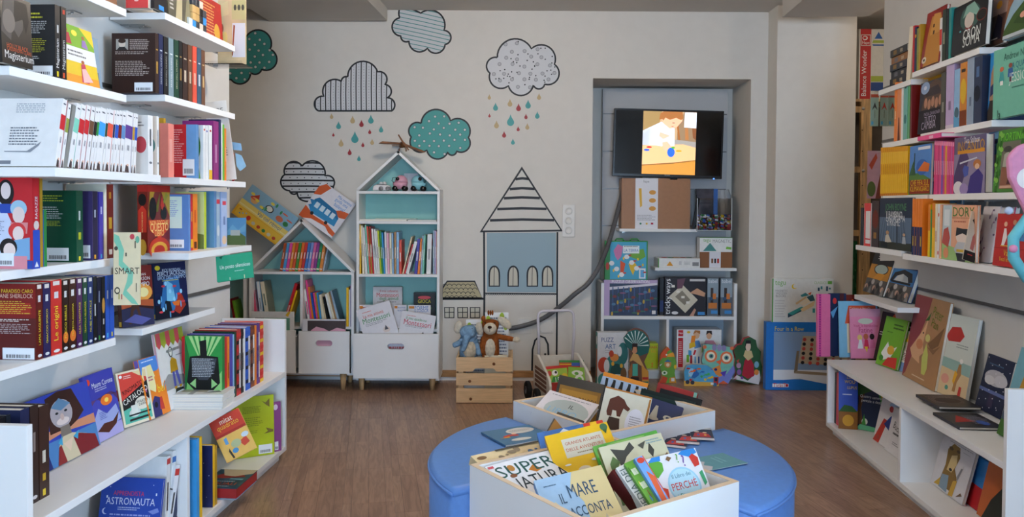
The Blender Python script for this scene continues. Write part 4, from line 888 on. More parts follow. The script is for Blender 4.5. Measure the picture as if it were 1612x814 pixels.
# ================================================================== PINE RACK BEHIND THE COLUMN
YR = 5.32; pine = wood('D8B07C', 'pine_post', (10, 10, 1))
t = thing('pine_rack', 'pine ladder rack with drilled posts half hidden behind the column', 'rack', None)
rx0, rx1 = bp(1354, 300, YR).x, bp(1371, 300, YR).x; zrt = bp(1360, 160, YR).z
boxpart('post', t, (rx0, YR, 0), (rx1, YR+.03, zrt), pine); boxpart('post', t, (2.215, YR, 0), (2.255, YR+.03, zrt), pine)
for y in (172, 267, 367, 470): z = bp(1350, y, YR).z; boxpart('rung', t, (2.255, YR+.005, z-.02), (rx0, YR+.025, z+.02), pine)
for X0, X1 in ((2.9, 2.94),): boxpart('post', t, (X0, YR, 0), (X1, YR+.03, zrt), pine)
for z in (zrt, .55): boxpart('rack_shelf', t, (2.215, YR, z), (2.94, YR+.3, z+.018), pine)
m = MB()
for y in (205, 238, 292, 322, 345, 400, 425): p = bp(1357.5, y, YR); m.lathe([(.004, 0), (.004, .001)], ink('4A3520'), 8, Matrix.Translation((p.x, YR-.0005, p.z)) @ Matrix.Rotation(R(90), 4, 'X'))
m.build('peg_hole', t)['kind'] = 'stuff'
m = MB()
for y in (171, 269): p = bp(1359, y, YR); m.lathe([(.011, 0), (.009, .003)], steel, 12, Matrix.Translation((p.x, YR, p.z)) @ Matrix.Rotation(R(90), 4, 'X'))
m.build('bolt', t)['kind'] = 'stuff'
boxpart('gap_backing', t, (2.2, YR+.31, 0), (2.95, YR+.32, 1.9), pm('6E645A', .9, noise=.2, scale=4))  # added brown sheet standing in for the dark gap behind the posts
a = bp(1347, 160, 5.34)
carton('toy_box', 'tall white toy box with red stripe on top of the pine rack', 'box', 1351, 46, 1445, 157, 5.33, .2, 'D8D6CE', [('r', .02, 0, .205, 1, 'C02A2A'), ('r', .03, .76, .195, .92, 'D8D6CE'), ('r', .04, .77, .185, .91, 'C02A2A'), ('t', 'Hape', .112, .8, .12, 'EEEEEE'), ('e', .1, .87, .045, .03, 'EEEEEE'), ('e', .095, .872, .03, .02, 'C02A2A'), ('t', 'Balance Wonder', .09, .37, .65, 'EEEEEE', 90), ('p', [(.26, .86), (.33, .96), (.4, .86)], '2F62A8'), ('p', [(.24, .84), (.42, .84), (.44, .8), (.22, .8)], 'A8B84A'), ('p', [(.22, .78), (.46, .78), (.42, .76), (.24, .76)], '2F62A8'), ('p', [(.21, .25), (.45, .25), (.45, .33), (.21, .33)], 'A8B84A'), ('p', [(.21, .12), (.45, .12), (.45, .24), (.21, .24)], '2A4A8A'), ('r', .6, .78, .72, .86, 'B8B070'), ('e', .66, .82, .03, .025, '2A2A20')], z=zrt+.018)
carton('patterned_box', 'green patterned box edge standing on the low rack shelf', 'box', 1340, 380, 1356, 470, 5.36, .1, '2A7A4A', rnd(20, ['6FB080', '1F5A38'], 4), z=.569)  # thin green patterned box, only its edge shows past the column
# hanging seed packets and a hanging poster at the far end of the right wall
uu = lambda x, y, U: right(U).hit(x, y)
# ================================================================== PINE CRATE WITH SOFT TOYS
YK = 4.64; kx0, kx1 = bp(718, 600, YK).x, bp(807, 600, YK).x; kz = lambda y: bp(760, y, YK).z
crate = pm('DDBB90', .55, .3, 'crate_pine', .07, 7, .08, stretch=(1.2, 9, 16)); KD = .26; KT = .012
t = thing('pine_crate', 'slatted pine crate holding picture books and two soft toys', 'crate', Matrix.Translation((kx0, YK, 0))); kw = kx1-kx0
zs = [(.003, kz(612)), (kz(607), kz(588)), (kz(585), kz(563))]
for k, (a, b) in enumerate(zs):
    if k == 2:
        c = kw/2; nz = a+.018
        part('slat', t, lambda m: m.prism([(0, a), (c-.07, a), (c-.055, nz), (c+.055, nz), (c+.07, a), (kw, a), (kw, b), (0, b)], 0, KT, crate))
    else: boxpart('slat', t, (0, 0, a), (kw, KT, b), crate, .001)
    boxpart('slat', t, (0, KD-KT, a), (kw, KD, b), crate)
    for x in (0, kw-KT): boxpart('slat', t, (x, KT, a), (x+KT, KD-KT, b), crate)
for x in (KT, kw-KT-.03):
    for y in (KT, KD-KT-.02): boxpart('corner_post', t, (x, y, .003), (x+.03, y+.02, zs[2][1]-.004), crate)
boxpart('crate_floor', t, (KT, KT, .003), (kw-KT, KD-KT, .012), crate)
knot = MB()
for x, z in ((.56*kw+.035, zs[2][0]+.045), (.24*kw, .13), (.26*kw, .025)): knot.lathe([(.009, 0), (.003, .0006)], ink('7A4A2A'), 10, Matrix.Translation((x, -.0004, z)) @ Matrix.Rotation(R(90), 4, 'X'))
knot.build('knot', t)['kind'] = 'stuff'
def inbox(lab, x0, x1, z1, y, tt, c, A=None, th=6): 
    M = Matrix.Translation((kx0+x0, YK+y, .014)) @ Matrix.Rotation(R(-th), 4, 'X')
    book(lab, M, x1-x0, z1, tt, c, A, group='books in the pine crate')
leafp = [('l', .06, .05, .96, .95, 22, '6A7286')]+[('e', x, y, .1, .06, 'A9C83A') for x, y in ((.14, .9), (.3, .8), (.16, .78), (.72, .94), (.88, .84))]
inbox('white picture book with green leaves on the left behind the elephant toy', .045, .19, kz(512)-.01, .175, .012, 'white', leafp, 4)
inbox('white picture book with green leaves on the right behind the bear toy', .16, .305, kz(501)-.01, .195, .012, 'white', leafp, 4)
inbox('pale book standing upright at the front of the pine crate', .165, .3, kz(566), .05, .02, 'cream', None, 0)
inbox('white book lying low behind the crate slats', .045, .155, kz(607)+.02, .05, .02, 'white', None, 0)
# soft toys: one continuous body each
def plush(name, label, chains, col, extra, M):
    """chains: list of [(x,y,z,r)...]; bodies grown with a skin modifier"""
    t = thing(name, label, 'soft toy', M)
    me = bpy.data.meshes.new('body'); vs = []; es = []; rs = []; idx = {}
    for ch in chains:
        pv = None
        for (x, y, z, r) in ch:
            k = (round(x, 4), round(y, 4), round(z, 4))
            if k not in idx: idx[k] = len(vs); vs.append((x, y, z)); rs.append(r)
            if pv is not None: es.append((pv, idx[k]))
            pv = idx[k]
    me.from_pydata(vs, es, []); o = bpy.data.objects.new('body', me); COL.objects.link(o); o.parent = t
    sk = o.modifiers.new('skin', 'SKIN'); sk.use_smooth_shade = True
    for i, r in enumerate(rs): o.data.skin_vertices[0].data[i].radius = (r, r)
    o.data.skin_vertices[0].data[0].use_root = True
    sb = o.modifiers.new('sub', 'SUBSURF'); sb.levels = 2; sb.render_levels = 2
    me.materials.append(pm(col, .95, .05, 'plush_'+name, .14, 60, .8))
    extra(t); return t
fur = lambda c: pm(c, .95, .05, 'plush_fur', .12, 60, .8)
ZC = kz(566)
def bear(t):
    def head_bits(m):
        m.ball((0, -.056, .187), (.04, .032, .036), fur('D3C9B4'))
    part('muzzle', t, head_bits)
    part('nose', t, lambda m: m.ball((-.002, -.087, .2), (.013, .008, .009), fur('3A241C')))
    part('mouth_seam', t, lambda m: m.tube([(-.002, -.089, .192), (-.002, -.088, .172)], .0012, ink('5A4030'), 6))
    for x in (-.03, .028): part('eye', t, lambda m: m.ball((x, -.056, .222), .0045, ink('1A1210')))
    part('ear', t, lambda m: m.ball((0, 0, 0), (.026, .014, .05), fur('D3C9B4'), M=Matrix.Translation((.085, -.005, .215)) @ Matrix.Rotation(R(-52), 4, 'Y')))
    part('ear', t, lambda m: m.ball((-.042, .0, .238), (.014, .01, .018), fur('9A5A2C')))
    part('belly', t, lambda m: m.ball((0, -.026, .07), (.04, .036, .07), fur('D3C9B4')))
    part('paw', t, lambda m: m.ball((.155, -.03, .118), (.024, .018, .016), fur('D3C9B4')))
    part('hair_tuft', t, lambda m: [m.ball((x, -.01, .275), (.006, .006, .016), fur('8A4A24')) for x in (-.012, 0, .012)])
bx = bp(772, 545, YK+.12)
plush('bear_toy', 'brown plush bear with cream belly and floppy ear stretching one arm out of the crate', [
    [(0, 0, .02, .05), (0, 0, .07, .056), (0, 0, .125, .044), (0, -.008, .155, .036), (0, -.01, .2, .062), (0, -.005, .24, .05)],
    [(0, 0, .125, .036), (.045, -.005, .133, .018), (.09, -.018, .125, .017), (.145, -.028, .119, .016)],
    [(0, 0, .125, .036), (-.045, -.015, .12, .016), (-.05, -.03, .07, .015), (-.042, -.035, .03, .014)],
    [(0, 0, .02, .042), (.035, -.03, .005, .02), (.04, -.05, .0, .018)], [(0, 0, .02, .042), (-.03, -.03, .005, .02), (-.035, -.05, .0, .018)]], '8F5128', bear, Matrix.Translation((bx.x, YK+.1, ZC-.012)))
def eleph(t):
    part('ear', t, lambda m: m.ball((0, 0, 0), (.026, .01, .038), fur('C9C0AE'), M=Matrix.Translation((-.062, .0, .185)) @ Matrix.Rotation(R(12), 4, 'Y')))
    part('ear', t, lambda m: m.ball((0, 0, 0), (.024, .01, .04), fur('C9C0AE'), M=Matrix.Translation((.066, .0, .178)) @ Matrix.Rotation(R(-12), 4, 'Y')))
    part('belly', t, lambda m: m.ball((.004, -.03, .055), (.046, .036, .062), fur('CDBFA6')))
    for x in (-.028, .022): part('eye', t, lambda m: m.ball((x, -.052, .185), .0035, ink('1A1A20')))
ex = bp(738, 545, YK+.12)
plush('elephant_toy', 'pale blue plush elephant with cream ears slumped in the pine crate', [
    [(0, 0, .02, .055), (0, 0, .07, .056), (0, 0, .115, .044), (0, -.012, .16, .06), (-.004, -.01, .205, .048)],
    [(0, -.012, .16, .046), (-.006, -.055, .145, .026), (-.014, -.07, .11, .02), (-.024, -.07, .075, .016), (-.036, -.062, .05, .015)],
    [(0, 0, .115, .036), (.042, -.02, .095, .02), (.06, -.035, .05, .018), (.068, -.04, .02, .017)],
    [(0, 0, .115, .036), (-.045, -.015, .1, .02), (-.075, -.03, .085, .018), (-.095, -.035, .08, .018)],
    [(0, 0, .02, .045), (.04, -.04, .008, .022)], [(0, 0, .02, .045), (-.036, -.04, .008, .022)]], '7E9FBC', eleph, Matrix.Translation((ex.x, YK+.1, ZC-.012)))
# ================================================================== BABY WALKER
YV = 4.55
t = thing('baby_walker', 'wooden baby walker with white tube handle, loaded with picture books', 'walker', None)
vx0, vx1 = bp(862, 590, YV).x, bp(934, 590, YV).x
cream = pm('DEDAD0', .45, .35, 'walker_paint', .03)
zc = lambda y, Y=YV: bp(890, y, Y).z
def sidep(m, x, x2):
    pts = [(YV, .03), (YV+.34, .06), (YV+.34, .26), (YV+.26, .27), (YV+.1, zc(585)), (YV+.02, zc(595)), (YV, zc(605))]
    m.prism(pts, x, x2, cream, axis='x', side=cream)
for x in (vx0, vx1-.016): part('side_panel', t, lambda m: sidep(m, x, x+.016), bevel=.004)
boxpart('front_panel', t, (vx0+.016, YV+.01, .05), (vx1-.016, YV+.022, zc(600)), pm('A8332C', .45))
panel_print('front_print', t, [('e', .75, .55, .14, .3, 'D86A4A'), ('e', .45, .4, .16, .32, '6A7A8A'), ('e', .45, .4, .1, .2, '3A3A44')], vx1-vx0-.032, zc(600)-.05, Matrix.Translation((vx0+.016, YV+.01, .05)))
boxpart('tray_floor', t, (vx0+.016, YV+.022, .1), (vx1-.016, YV+.33, .112), cream); boxpart('rear_panel', t, (vx0+.016, YV+.32, .06), (vx1-.016, YV+.332, .25), cream)
def slat_print(m):
    for k in range(5): m.box((vx0-.0012, YV+.06, .08+k*.026), (vx0-.0004, YV+.3, .098+k*.026), pm('7A5648', .6, noise=.1))
part('side_slat_print', t, slat_print)
hx0, hx1, hz = vx0+.018, vx1-.018, bp(870, 488, YV+.3).z
tube = pm('CFCBD2', .35, .5, 'painted_tube', .01)
def rnd_corner(c, a0, a1, r, n=6): return [Vector((c[0]+r*math.cos(R(a0+(a1-a0)*k/n)), c[1], c[2]+r*math.sin(R(a0+(a1-a0)*k/n)))) for k in range(n+1)]
hy = YV+.31; vx0_, vx1_ = vx0+.016, vx1-.016
pth = [Vector((vx0+.03, hy, .13)), Vector((hx0+.004, hy, hz-.12))]+rnd_corner((hx0+.035, hy, hz-.035), 180, 90, .035)+rnd_corner((hx1-.035, hy, hz-.035), 90, 0, .035)+[Vector((hx1+.004, hy, hz-.12)), Vector((vx1-.03, hy, .13))]
part('handle', t, lambda m: m.tube(pth, .0085, tube, 10))
tyre = pm('1C1C1E', .7, .2, 'rubber', .05)
def wheel(x, y):
    wz = .055; MM = Matrix.Translation((x, y, wz+.001)) @ Matrix.Rotation(R(90), 4, 'Y')
    w = part('wheel', t, lambda m: m.lathe([(.025, -.013), (.05, -.013), (.055, -.008), (.055, .008), (.05, .013), (.025, .013)], tyre, 22, MM))
    part('hub', w, lambda m: m.lathe([(.024, -.0135), (.02, -.016), (.02, .016), (.024, .0135)], pm('6A6A70', .4, metal=.7, noise=0), 16, MM))
for x in (vx0-.05, vx1+.034):
    for y in (YV+.08, YV+.28): wheel(x, y)
for y in (YV+.08, YV+.28): part('axle', t, lambda m: m.tube([(vx0-.05, y, .056), (vx1+.034, y, .056)], .006, steel, 8))
t.matrix_world = Matrix.Translation((vx1, YV, 0)) @ Matrix.Rotation(R(14), 4, 'Z') @ Matrix.Translation((-vx1, -YV, 0))
wb = [('white comic picture book with red title standing in the walker', (846, 612, 905, 597), 'white', .26, .02, [('r', 0, .8, 1, 1, 'C8322B'), ('e', .6, .8, .15, .1, 'E8E8E8'), ('e', .6, .8, .05, .04, '222222')]+rnd(12, ['6FAF3A', 'E8C02A', '2A2A2A'], 6)),]
GRN = [('p', [(.05, .2), (.3, .62), (.7, .62), (.95, .3), (.7, .1)], '2F8A35'), ('t', '15', .5, .5, .2, 'F0F0F0'), ('t', 'giochi', .5, .36, .5, 'F0F0F0'), ('e', .4, .75, .14, .1, 'F0F0F0'), ('e', .45, .77, .06, .05, '222222'), ('r', 0, .9, 1, 1, 'C8322B'), ('e', .85, .6, .15, .12, 'E6C83A'), ('e', .15, .75, .1, .1, 'C84A3A')]
GR2 = [('e', .5, .78, .32, .1, 'E8E8E0'), ('e', .45, .76, .12, .06, '5FA03A'), ('e', .6, .55, .25, .16, 'E8EDE0'), ('e', .62, .55, .13, .08, '5FA83A'), ('p', [(0, .35), (.4, .42), (.9, .3), (.8, .05), (0, .05)], '2F7AB0'), ('l', .1, .12, .75, .32, 3, 'E8EEF0'), ('e', .9, .15, .08, .1, '3F9A50')]
pose('green children\'s activity book with white lettering in the walker', Vector(bp(878, 598, YV+.08)), .125, .165, .008, 6, 20, -4, c='9CC23F', A=GRN, hard=False, group='books in the baby walker')
pose('lime children\'s activity book with blue caption in the walker', Vector(bp(909, 599, YV+.075)), .11, .155, .008, 14, 20, 6, c='8FC045', A=GR2, hard=False, group='books in the baby walker')
pose('red striped magazine standing at the back of the walker', Vector(bp(900, 590, YV+.16)), .15, .17, .006, 10, 14, 2, c='C8382B', A=[('r', 0, .92, 1, 1, '3F8A45'), ('r', .5, .8, 1, .92, '3A5AA8'), ('r', 0, .84, .5, .88, 'E8B82A')], hard=False, group='books in the baby walker')
# ================================================================== ON AND IN THE HOUSE CABINETS
wdk = wood('7A4A22', 'walnut', (3, 3, 3)); 
pc = bp(633, 229, 5.1)
t = thing('model_plane', 'brown wooden model aeroplane perched on the tall house roof', 'model plane', Matrix.Translation((pc.x, 5.1, pc.z)) @ Matrix.Rotation(R(14), 4, 'Z'))
part('fuselage', t, lambda m: m.tube([(0, -.08, -.004), (0, -.06, 0), (0, 0, .004), (0, .08, .004), (0, .16, .008)], [.01, .018, .02, .014, .006], wdk, 12))
part('wing', t, lambda m: m.prism([(-.148, .0), (-.13, .012), (0, .014), (.13, -.022), (.15, -.03), (.13, -.034), (0, .004), (-.13, -.002)], -.04, .02, wdk), Matrix.Rotation(R(4), 4, 'Y'))
part('propeller', t, lambda m: [m.prism([(-.036, .05), (-.03, .056), (.004, .004), (-.004, -.004)], -.088, -.082, wdk), m.prism([(.036, -.04), (.03, -.046), (-.004, -.004), (.004, .004)], -.088, -.082, wdk)], Matrix.Translation((0, 0, .008)))
part('tail_fin', t, lambda m: m.prism([(-.05, .006), (.05, .006), (.05, .01), (-.05, .01)], .13, .16, wdk))
part('undercarriage', t, lambda m: [m.tube([(s*.012, -.03, -.006), (s*.022, -.03, -.03)], .0025, wdk, 6) for s in (-1, 1)])
part('wheel', t, lambda m: m.lathe([(.009, -.003), (.009, .003)], wdk, 12, Matrix.Translation((-.022, -.03, -.032)) @ Matrix.Rotation(R(90), 4, 'Y')))
part('wheel', t, lambda m: m.lathe([(.009, -.003), (.009, .003)], wdk, 12, Matrix.Translation((.022, -.03, -.032)) @ Matrix.Rotation(R(90), 4, 'Y')))
def pram(label, px, col, flip, hood):
    p = bp(px, 300, 5.06)
    t = thing('toy_pram', label, 'toy', Matrix.Translation((p.x, 5.06, zt1+.0005)) @ Matrix.Scale(-1 if flip else 1, 4, (1, 0, 0)), 'toys in the gable of the tall house cabinet')
    cm_ = pm(col, .3, .5, noise=.01)
    def tub(m): m.lathe([(.004, 0), (.03, .006), (.044, .024), (.048, .044), (.044, .044), (.03, .03)], cm_, 22, Matrix.Translation((0, 0, .012)) @ Matrix.Scale(.7, 4, (0, 1, 0)))
    part('tub', t, tub)
    def hd(m):
        for k in range(7): 
            a = R(90*k/6); b = R(90*(k+1)/6)
        m.lathe([(.047*math.cos(R(a)), .047*math.sin(R(a))) for a in (0, 20, 40, 60, 80)], cm_, 22, Matrix.Translation((.006, 0, .056)) @ Matrix.Scale(.7, 4, (0, 1, 0)) @ Matrix.Scale(.9, 4, (1, 0, 0)))
    part('hood', t, hd)
    part('handle', t, lambda m: m.tube([(-.03, -.02, .05), (-.05, -.02, .065), (-.045, -.02, .085), (-.02, -.02, .088)], .002, black, 6))
    part('rosette', t, lambda m: m.lathe([(.012, 0), (.008, .006)], black, 14, Matrix.Translation((-.012, -.033, .078)) @ Matrix.Rotation(R(90), 4, 'X')))
    for x in (-.03, .03):
        for y in (-.034, .026): part('wheel', t, lambda m: m.lathe([(.016, -.004), (.017, 0), (.016, .004)], black, 16, Matrix.Translation((x, y, .0175)) @ Matrix.Rotation(R(90), 4, 'X')))
pram('pink toy pram with black wheels in the gable of the tall cabinet', 630, 'D49AAC', False, None)
pram('pale blue toy pram with black wheels in the gable of the tall cabinet', 659, '8CC8D2', True, None)
p = bp(601, 300, 5.05)
t = thing('toy_car', 'small white toy car at the left of the gable shelf', 'toy', Matrix.Translation((p.x, 5.05, zt1+.0005)), 'toys in the gable of the tall house cabinet')
wc = pm('DDDAD8', .3, .5, noise=.01)
part('car_body', t, lambda m: m.prism([(-.055, .004), (.055, .004), (.058, .025), (.05, .036), (.02, .04), (-.03, .042), (-.05, .03)], -.03, .03, wc), bevel=.006)
part('driver', t, lambda m: [m.ball((-.004, 0, .048), .011, wc), m.ball((.018, 0, .048), .013, wc)])
part('windscreen', t, lambda m: m.box((-.03, -.02, .0425), (.03, .02, .0445), black))
for x in (.0, .043): part('wheel', t, lambda m: m.lathe([(.015, -.003), (.015, .003)], pm('8A8A8C', .4, noise=.2), 14, Matrix.Translation((x, -.032, .0155)) @ Matrix.Rotation(R(90), 4, 'X')))
carton('paper_card', 'blank white card standing behind the toy prams', 'card', 636, 273, 658, 300, 5.17, .004, 'DAD6DA', None, z=zt1+.0005)
def flat(lab, x0, x1, y, Y, z, d, th, c, yaw=0, A=None, group=None, name='book', cat='book'):
    """book lying flat, front edge at pixel x0..x1"""
    a, b = bp(x0, y, Y), bp(x1, y, Y); w = b.x-a.x
    M = Matrix.Translation((a.x, Y, z+th)) @ Matrix.Rotation(R(yaw), 4, 'Z') @ Matrix.Rotation(R(-90), 4, 'X')
    return book(lab, M, w, d, th, c, A, hard=False, group=group, name=name, cat=cat)
G1 = 'flat books on the tall cabinet shelf'
flat('thin white book lying flat left on the tall cabinet shelf', 566, 640, 347, 5.03, zt2+.0003, .16, .011, 'white', group=G1)
flat('thin pale blue book lying flat right on the tall cabinet shelf', 642, 687, 347, 5.03, zt2+.0003, .14, .009, 'grey blue', group=G1)
flat('thin mint booklet lying crosswise on the flat white book', 590, 655, 345, 5.06, zt2+.0118, .12, .005, 'mint', 3, group=G1)
# ---- leaning books on the low roof
def quad_pose(lab, px, py, Y, w, h, roll, c, A, t=.012, pitch=6, **k): pose(lab, bp(px, py, Y), w, h, t, 0, pitch, roll, c=c, A=A, **k)
ka = [('r', 0, .0, 1, .32, 'EFB733'), ('r', .04, .05, .96, .3, 'F4C94A'), ('r', 0, .32, 1, .52, 'F0DA7A'), ('r', 0, .36, 1, .4, 'F6E9A8'), ('t', 'Vai col ritmo!', .62, .44, .5, '5A7FA8'), ('p', [(.1, .7), (.22, .88), (.28, .7), (.2, .6)], 'C24A35'), ('e', .2, .66, .07, .09, 'E8B87A'), ('e', .5, .72, .08, .1, '333333'), ('e', .5, .72, .06, .08, 'E8E8E0'), ('p', [(.34, .62), (.42, .68), (.42, .58)], '3F9A50'), ('e', .74, .66, .07, .08, 'D87A5A'), ('e', .88, .64, .05, .07, '3F8A50')]+[('e', .12+.05*k, .13+.05*(k % 3), .015, .02, '6FA0C8') for k in range(5)]+[('e', .42+.11*k, .12, .035, .05, ['D8D8C8', 'C8503A', '3F8A50'][k % 3]) for k in range(5)]+[('e', .3, .16, .04, .07, 'D8452F'), ('e', .1, .24, .03, .02, 'C2652F')]+rnd(10, ['F0E060', 'E86A4A', '4A9A6A'], 4, .08, .6, .95, .95)
quad_pose('colourful landscape music book balanced on the left slope of the low roof', 417, 339, 5.1, .37, .225, 36, '8FBBD6', ka, pitch=3, cS='F0DA7A', cat='book')
ba = [('p', [(0, .62), (.16, .7), (.28, .98), (.12, 1), (0, .85)], 'CD5B2A'), ('p', [(.0, .0), (.12, .0), (.3, .1), (.7, .14), (.85, .06), (1, .04), (1, .14), (.7, .22), (.3, .2), (0, .3)], 'CD5B2A'), ('p', [(.62, .55), (.8, .68), (1, .72), (1, .56), (.86, .5)], 'CD5B2A'), ('p', [(.1, .5), (.18, .62), (.7, .58), (.86, .46), (.88, .26), (.2, .22), (.1, .3)], '2F86B8'), ('p', [(.1, .54), (.18, .64), (.7, .6), (.86, .48), (.86, .44), (.1, .5)], '1F6A9A'), ('p', [(0, .48), (.1, .4), (.04, .34), (.12, .3), (.12, .52)], '2F7AAA')]+[('r', .18+.155*k, .38, .29+.155*k, .52, 'CFE0E8') for k in range(4)]+[('e', .24, .22, .045, .045, '22262A'), ('e', .66, .22, .045, .045, '22262A'), ('t', 'Mia mamma', .74, .92, .4, '3F8AC8'), ('t', 'guida una', .7, .82, .36, '3F8AC8'), ('t', 'balena!', .72, .72, .3, '3F8AC8')]
quad_pose('white picture book of a blue whale bus on the right slope of the low roof', 515, 330, 5.1, .26, .265, 35, 'DDDBE0', ba, pitch=3)
# ================================================================== BOOKS, LEFT WALL
def foot(P, x, z):
    a = P.hit(x, 400); a.z = z; return P.hit(x, project(a)[1])
def stand(label, p0, p1, ytop, t=.012, th=8, c='white', A=None, back_side=False, group=None, hard=True, cS=None, S=None, name='book', cat='book', h=None):
    x = (p1-p0); w = x.length; x.normalize(); y = UP.cross(x); a = R(th)
    zz = UP*math.cos(a)+y*math.sin(a); yy = y*math.cos(a)-UP*math.sin(a); o = p0+UP*(t*math.sin(a)+.0006)
    if h is None:
        lo, hi = .02, .9
        for _ in range(30):
            m = (lo+hi)/2
            if project(o+zz*m)[1] > ytop: lo = m
            else: hi = m
        h = lo
    if back_side: return book(label, frame(o+x*w+yy*t, -x, -yy, zz), w, h, t, c, None, A, S, None, None, cS, group, hard, name, cat)
    return book(label, frame(o, x, yy, zz), w, h, t, c, A, None, S, None, None, cS, group, hard, name, cat)
def face(label, P, z, x0, x1, ytop, **k): return stand(label, foot(P, x0, z), foot(P, x1, z), ytop, **k)
def D(x0, x1, y, c, **k): return dict(x0=x0, x1=x1, y=y, c=c, **k)
def st(s, col='EDEDED', c=.6, l=.5): return [('t', s, .5, c, l, col, 90)]
STK = ('s', .58, .03, .92, .2, 'x')
GA = 'books on the left wall shelves'
# --- near bay, second shelf
face('black fantasy book with a boy\'s profile at the near end of a left shelf', left(-1.345), ZA2, 4, 52, -14, t=.03, th=2, c='1B1715', A=[('p', [(0, .45), (.1, .9), (.45, .98), (.75, .85), (.7, .55), (.55, .42), (.35, .55), (.3, .35)], '4A4643'), ('p', [(.4, .62), (.45, .95), (.85, .95), (.92, .7), (.8, .5), (.7, .7)], '0E0D0D'), ('e', .25, .62, .2, .17, '6A625C'), ('t', 'HOLLY BLACK', .5, .27, .7, 'B5502A'), ('t', 'CASSANDRA CLARE', .55, .22, .8, 'B5502A'), ('t', 'Magisterium', .55, .12, .95, 'D8D4CE')], group=GA)
row(left(-1.352), ZA2, [
    D(87, 95.3, 7, 'black', B=[('l', .3, .8, .8, .9, 2, 'C9C93A'), ('l', .15, .6, .85, .78, 7, 'C8C8C8'), ('l', .2, .34, .85, .54, 8, 'B8B83A'), ('l', .3, .25, .7, .3, 2, 'C8C8C8'), ('s', .45, .02, .95, .16, 'x')], S=[('t', 'Magisterium', .5, .34, .4, 'E0E0E0', 90), ('r', .3, .02, .6, .09, 'E8D020'), ('l', .35, .55, .7, .8, 1, 'DDDDDD')], label='nearer of two black fantasy spines with yellow arrow, left wall'),
    D(96.6, 105, 10, 'black', S=[('t', 'Magisterium', .5, .34, .4, 'D0D0D0', 90), ('r', .3, .02, .6, .09, 'E0552A'), ('r', .3, .9, .7, .96, 'C03A20')], label='farther of two black fantasy spines with orange arrow, left wall')], .14, 'x', GA)
face('slim pale blue book behind the yellow and green myth book', left(-1.46), ZA2, 120, 163, 46, t=.012, th=6, c='8FA6B8', A=[('e', .7, .55, .15, .08, '4A6A88'), ('r', .1, .1, .9, .4, '6A7A80')], group=GA)
face('yellow and green myth book with white title band on a left shelf', left(-1.40), ZA2, 107, 158, 32, t=.01, th=9, c='E9C52B', A=[('r', 0, .65, 1, 1, '7FB02F'), ('p', [(.6, 1), (1, 1), (1, .72)], 'F0CE30'), ('r', 0, .4, 1, .65, 'E9E8E6'), ('r', 0, 0, 1, .18, 'E89A2A'), ('l', .15, .48, .7, .6, 2, '6A6A6A'), ('p', [(.45, .08), (.5, .38), (.62, .4), (.68, .08)], 'C4405A'), ('p', [(.5, .3), (.62, .32), (.8, .12), (.5, .08)], 'E6B8B4'), ('e', .56, .42, .05, .03, 'A85A30'), ('p', [(.1, .68), (.16, .86), (.26, .86), (.3, .68)], 'B5333F'), ('p', [(.6, .68), (.64, .8), (.74, .8), (.8, .66)], '9A7AB8'), ('e', .42, .88, .09, .05, 'F0E048'), ('e', .18, .9, .05, .03, 'A8623A'), ('e', .68, .84, .05, .03, 'B06A40')], group=GA)
# --- far bay, second shelf
BR = [('r', .1, .72, .38, .9, 'A8A49C'), ('e', .24, .82, .08, .06, 'D8C8B8'), ('p', [(.12, .72), (.18, .77), (.3, .77), (.36, .72)], '2A2A2A'), ('e', .24, .87, .09, .04, '3A2A22'), ('l', .42, .72, .9, .9, 6, 'B8A8A0'), ('l', .08, .64, .9, .7, 2, 'B8A8A0'), ('l', .08, .28, .88, .54, 9, 'B8A8A0'), ('s', .52, .02, .94, .17, 'x')]
sp = [(244.5, 250, 52, 'dark brown', 'C9A24A'), (250.4, 257, 53, 'navy', 'C8D0D8'), (258, 265.3, 57, 'black', 'B8B8B0'), (265.8, 273.5, 59, 'grey blue', 'E0E4E6'), (274.5, 281.8, 62, 'dark green', 'C8C8A8'), (282.2, 287.2, 64, 'black', 'B08A4A'), (287.7, 295.5, 67, 'dark brown', 'D8C8B0'), (296.5, 302.5, 70, 'brown', 'D8C8B0'), (303.6, 310, 72, 'coral', 'F0C8B0'), (310.6, 317, 75, 'steel blue', 'D8E0E4'), (317.3, 323, 78, 'brown', 'D8B880')]
it = [D(a, b, y, c, S=[('r', .25, .72, .75, .74, s), ('t', 'EROI DELL OLIMPO', .5, .42, .5, s, 90) if 1 <= i <= 4 else ('l', .3, .2, .7, .66, 1, s)]) for i, (a, b, y, c, s) in enumerate(sp)]
it[0]['B'] = BR; it[3]['c'] = '7E949C'; it[3]['cn'] = 'grey blue'; it[9]['c'] = '39566B'; it[9]['cn'] = 'slate blue'
row(left(-1.36), ZB2, it, .15, 'in the brown series on the far left bay', GA)
# acrylic bookend before the brown cover
p = foot(left(-1.47), 232, ZB2)
m = MB(); m.box((-.06, 0, 0), (.03, .002, .11), glassy()); m.box((-.06, -.05, 0), (.03, 0, .002), glassy())
o = m.build('bookend', None, Matrix.Translation(p+Vector((0, -.03, .0005)))); tag(o, 'clear acrylic bookend in front of the dark brown book', 'bookend')
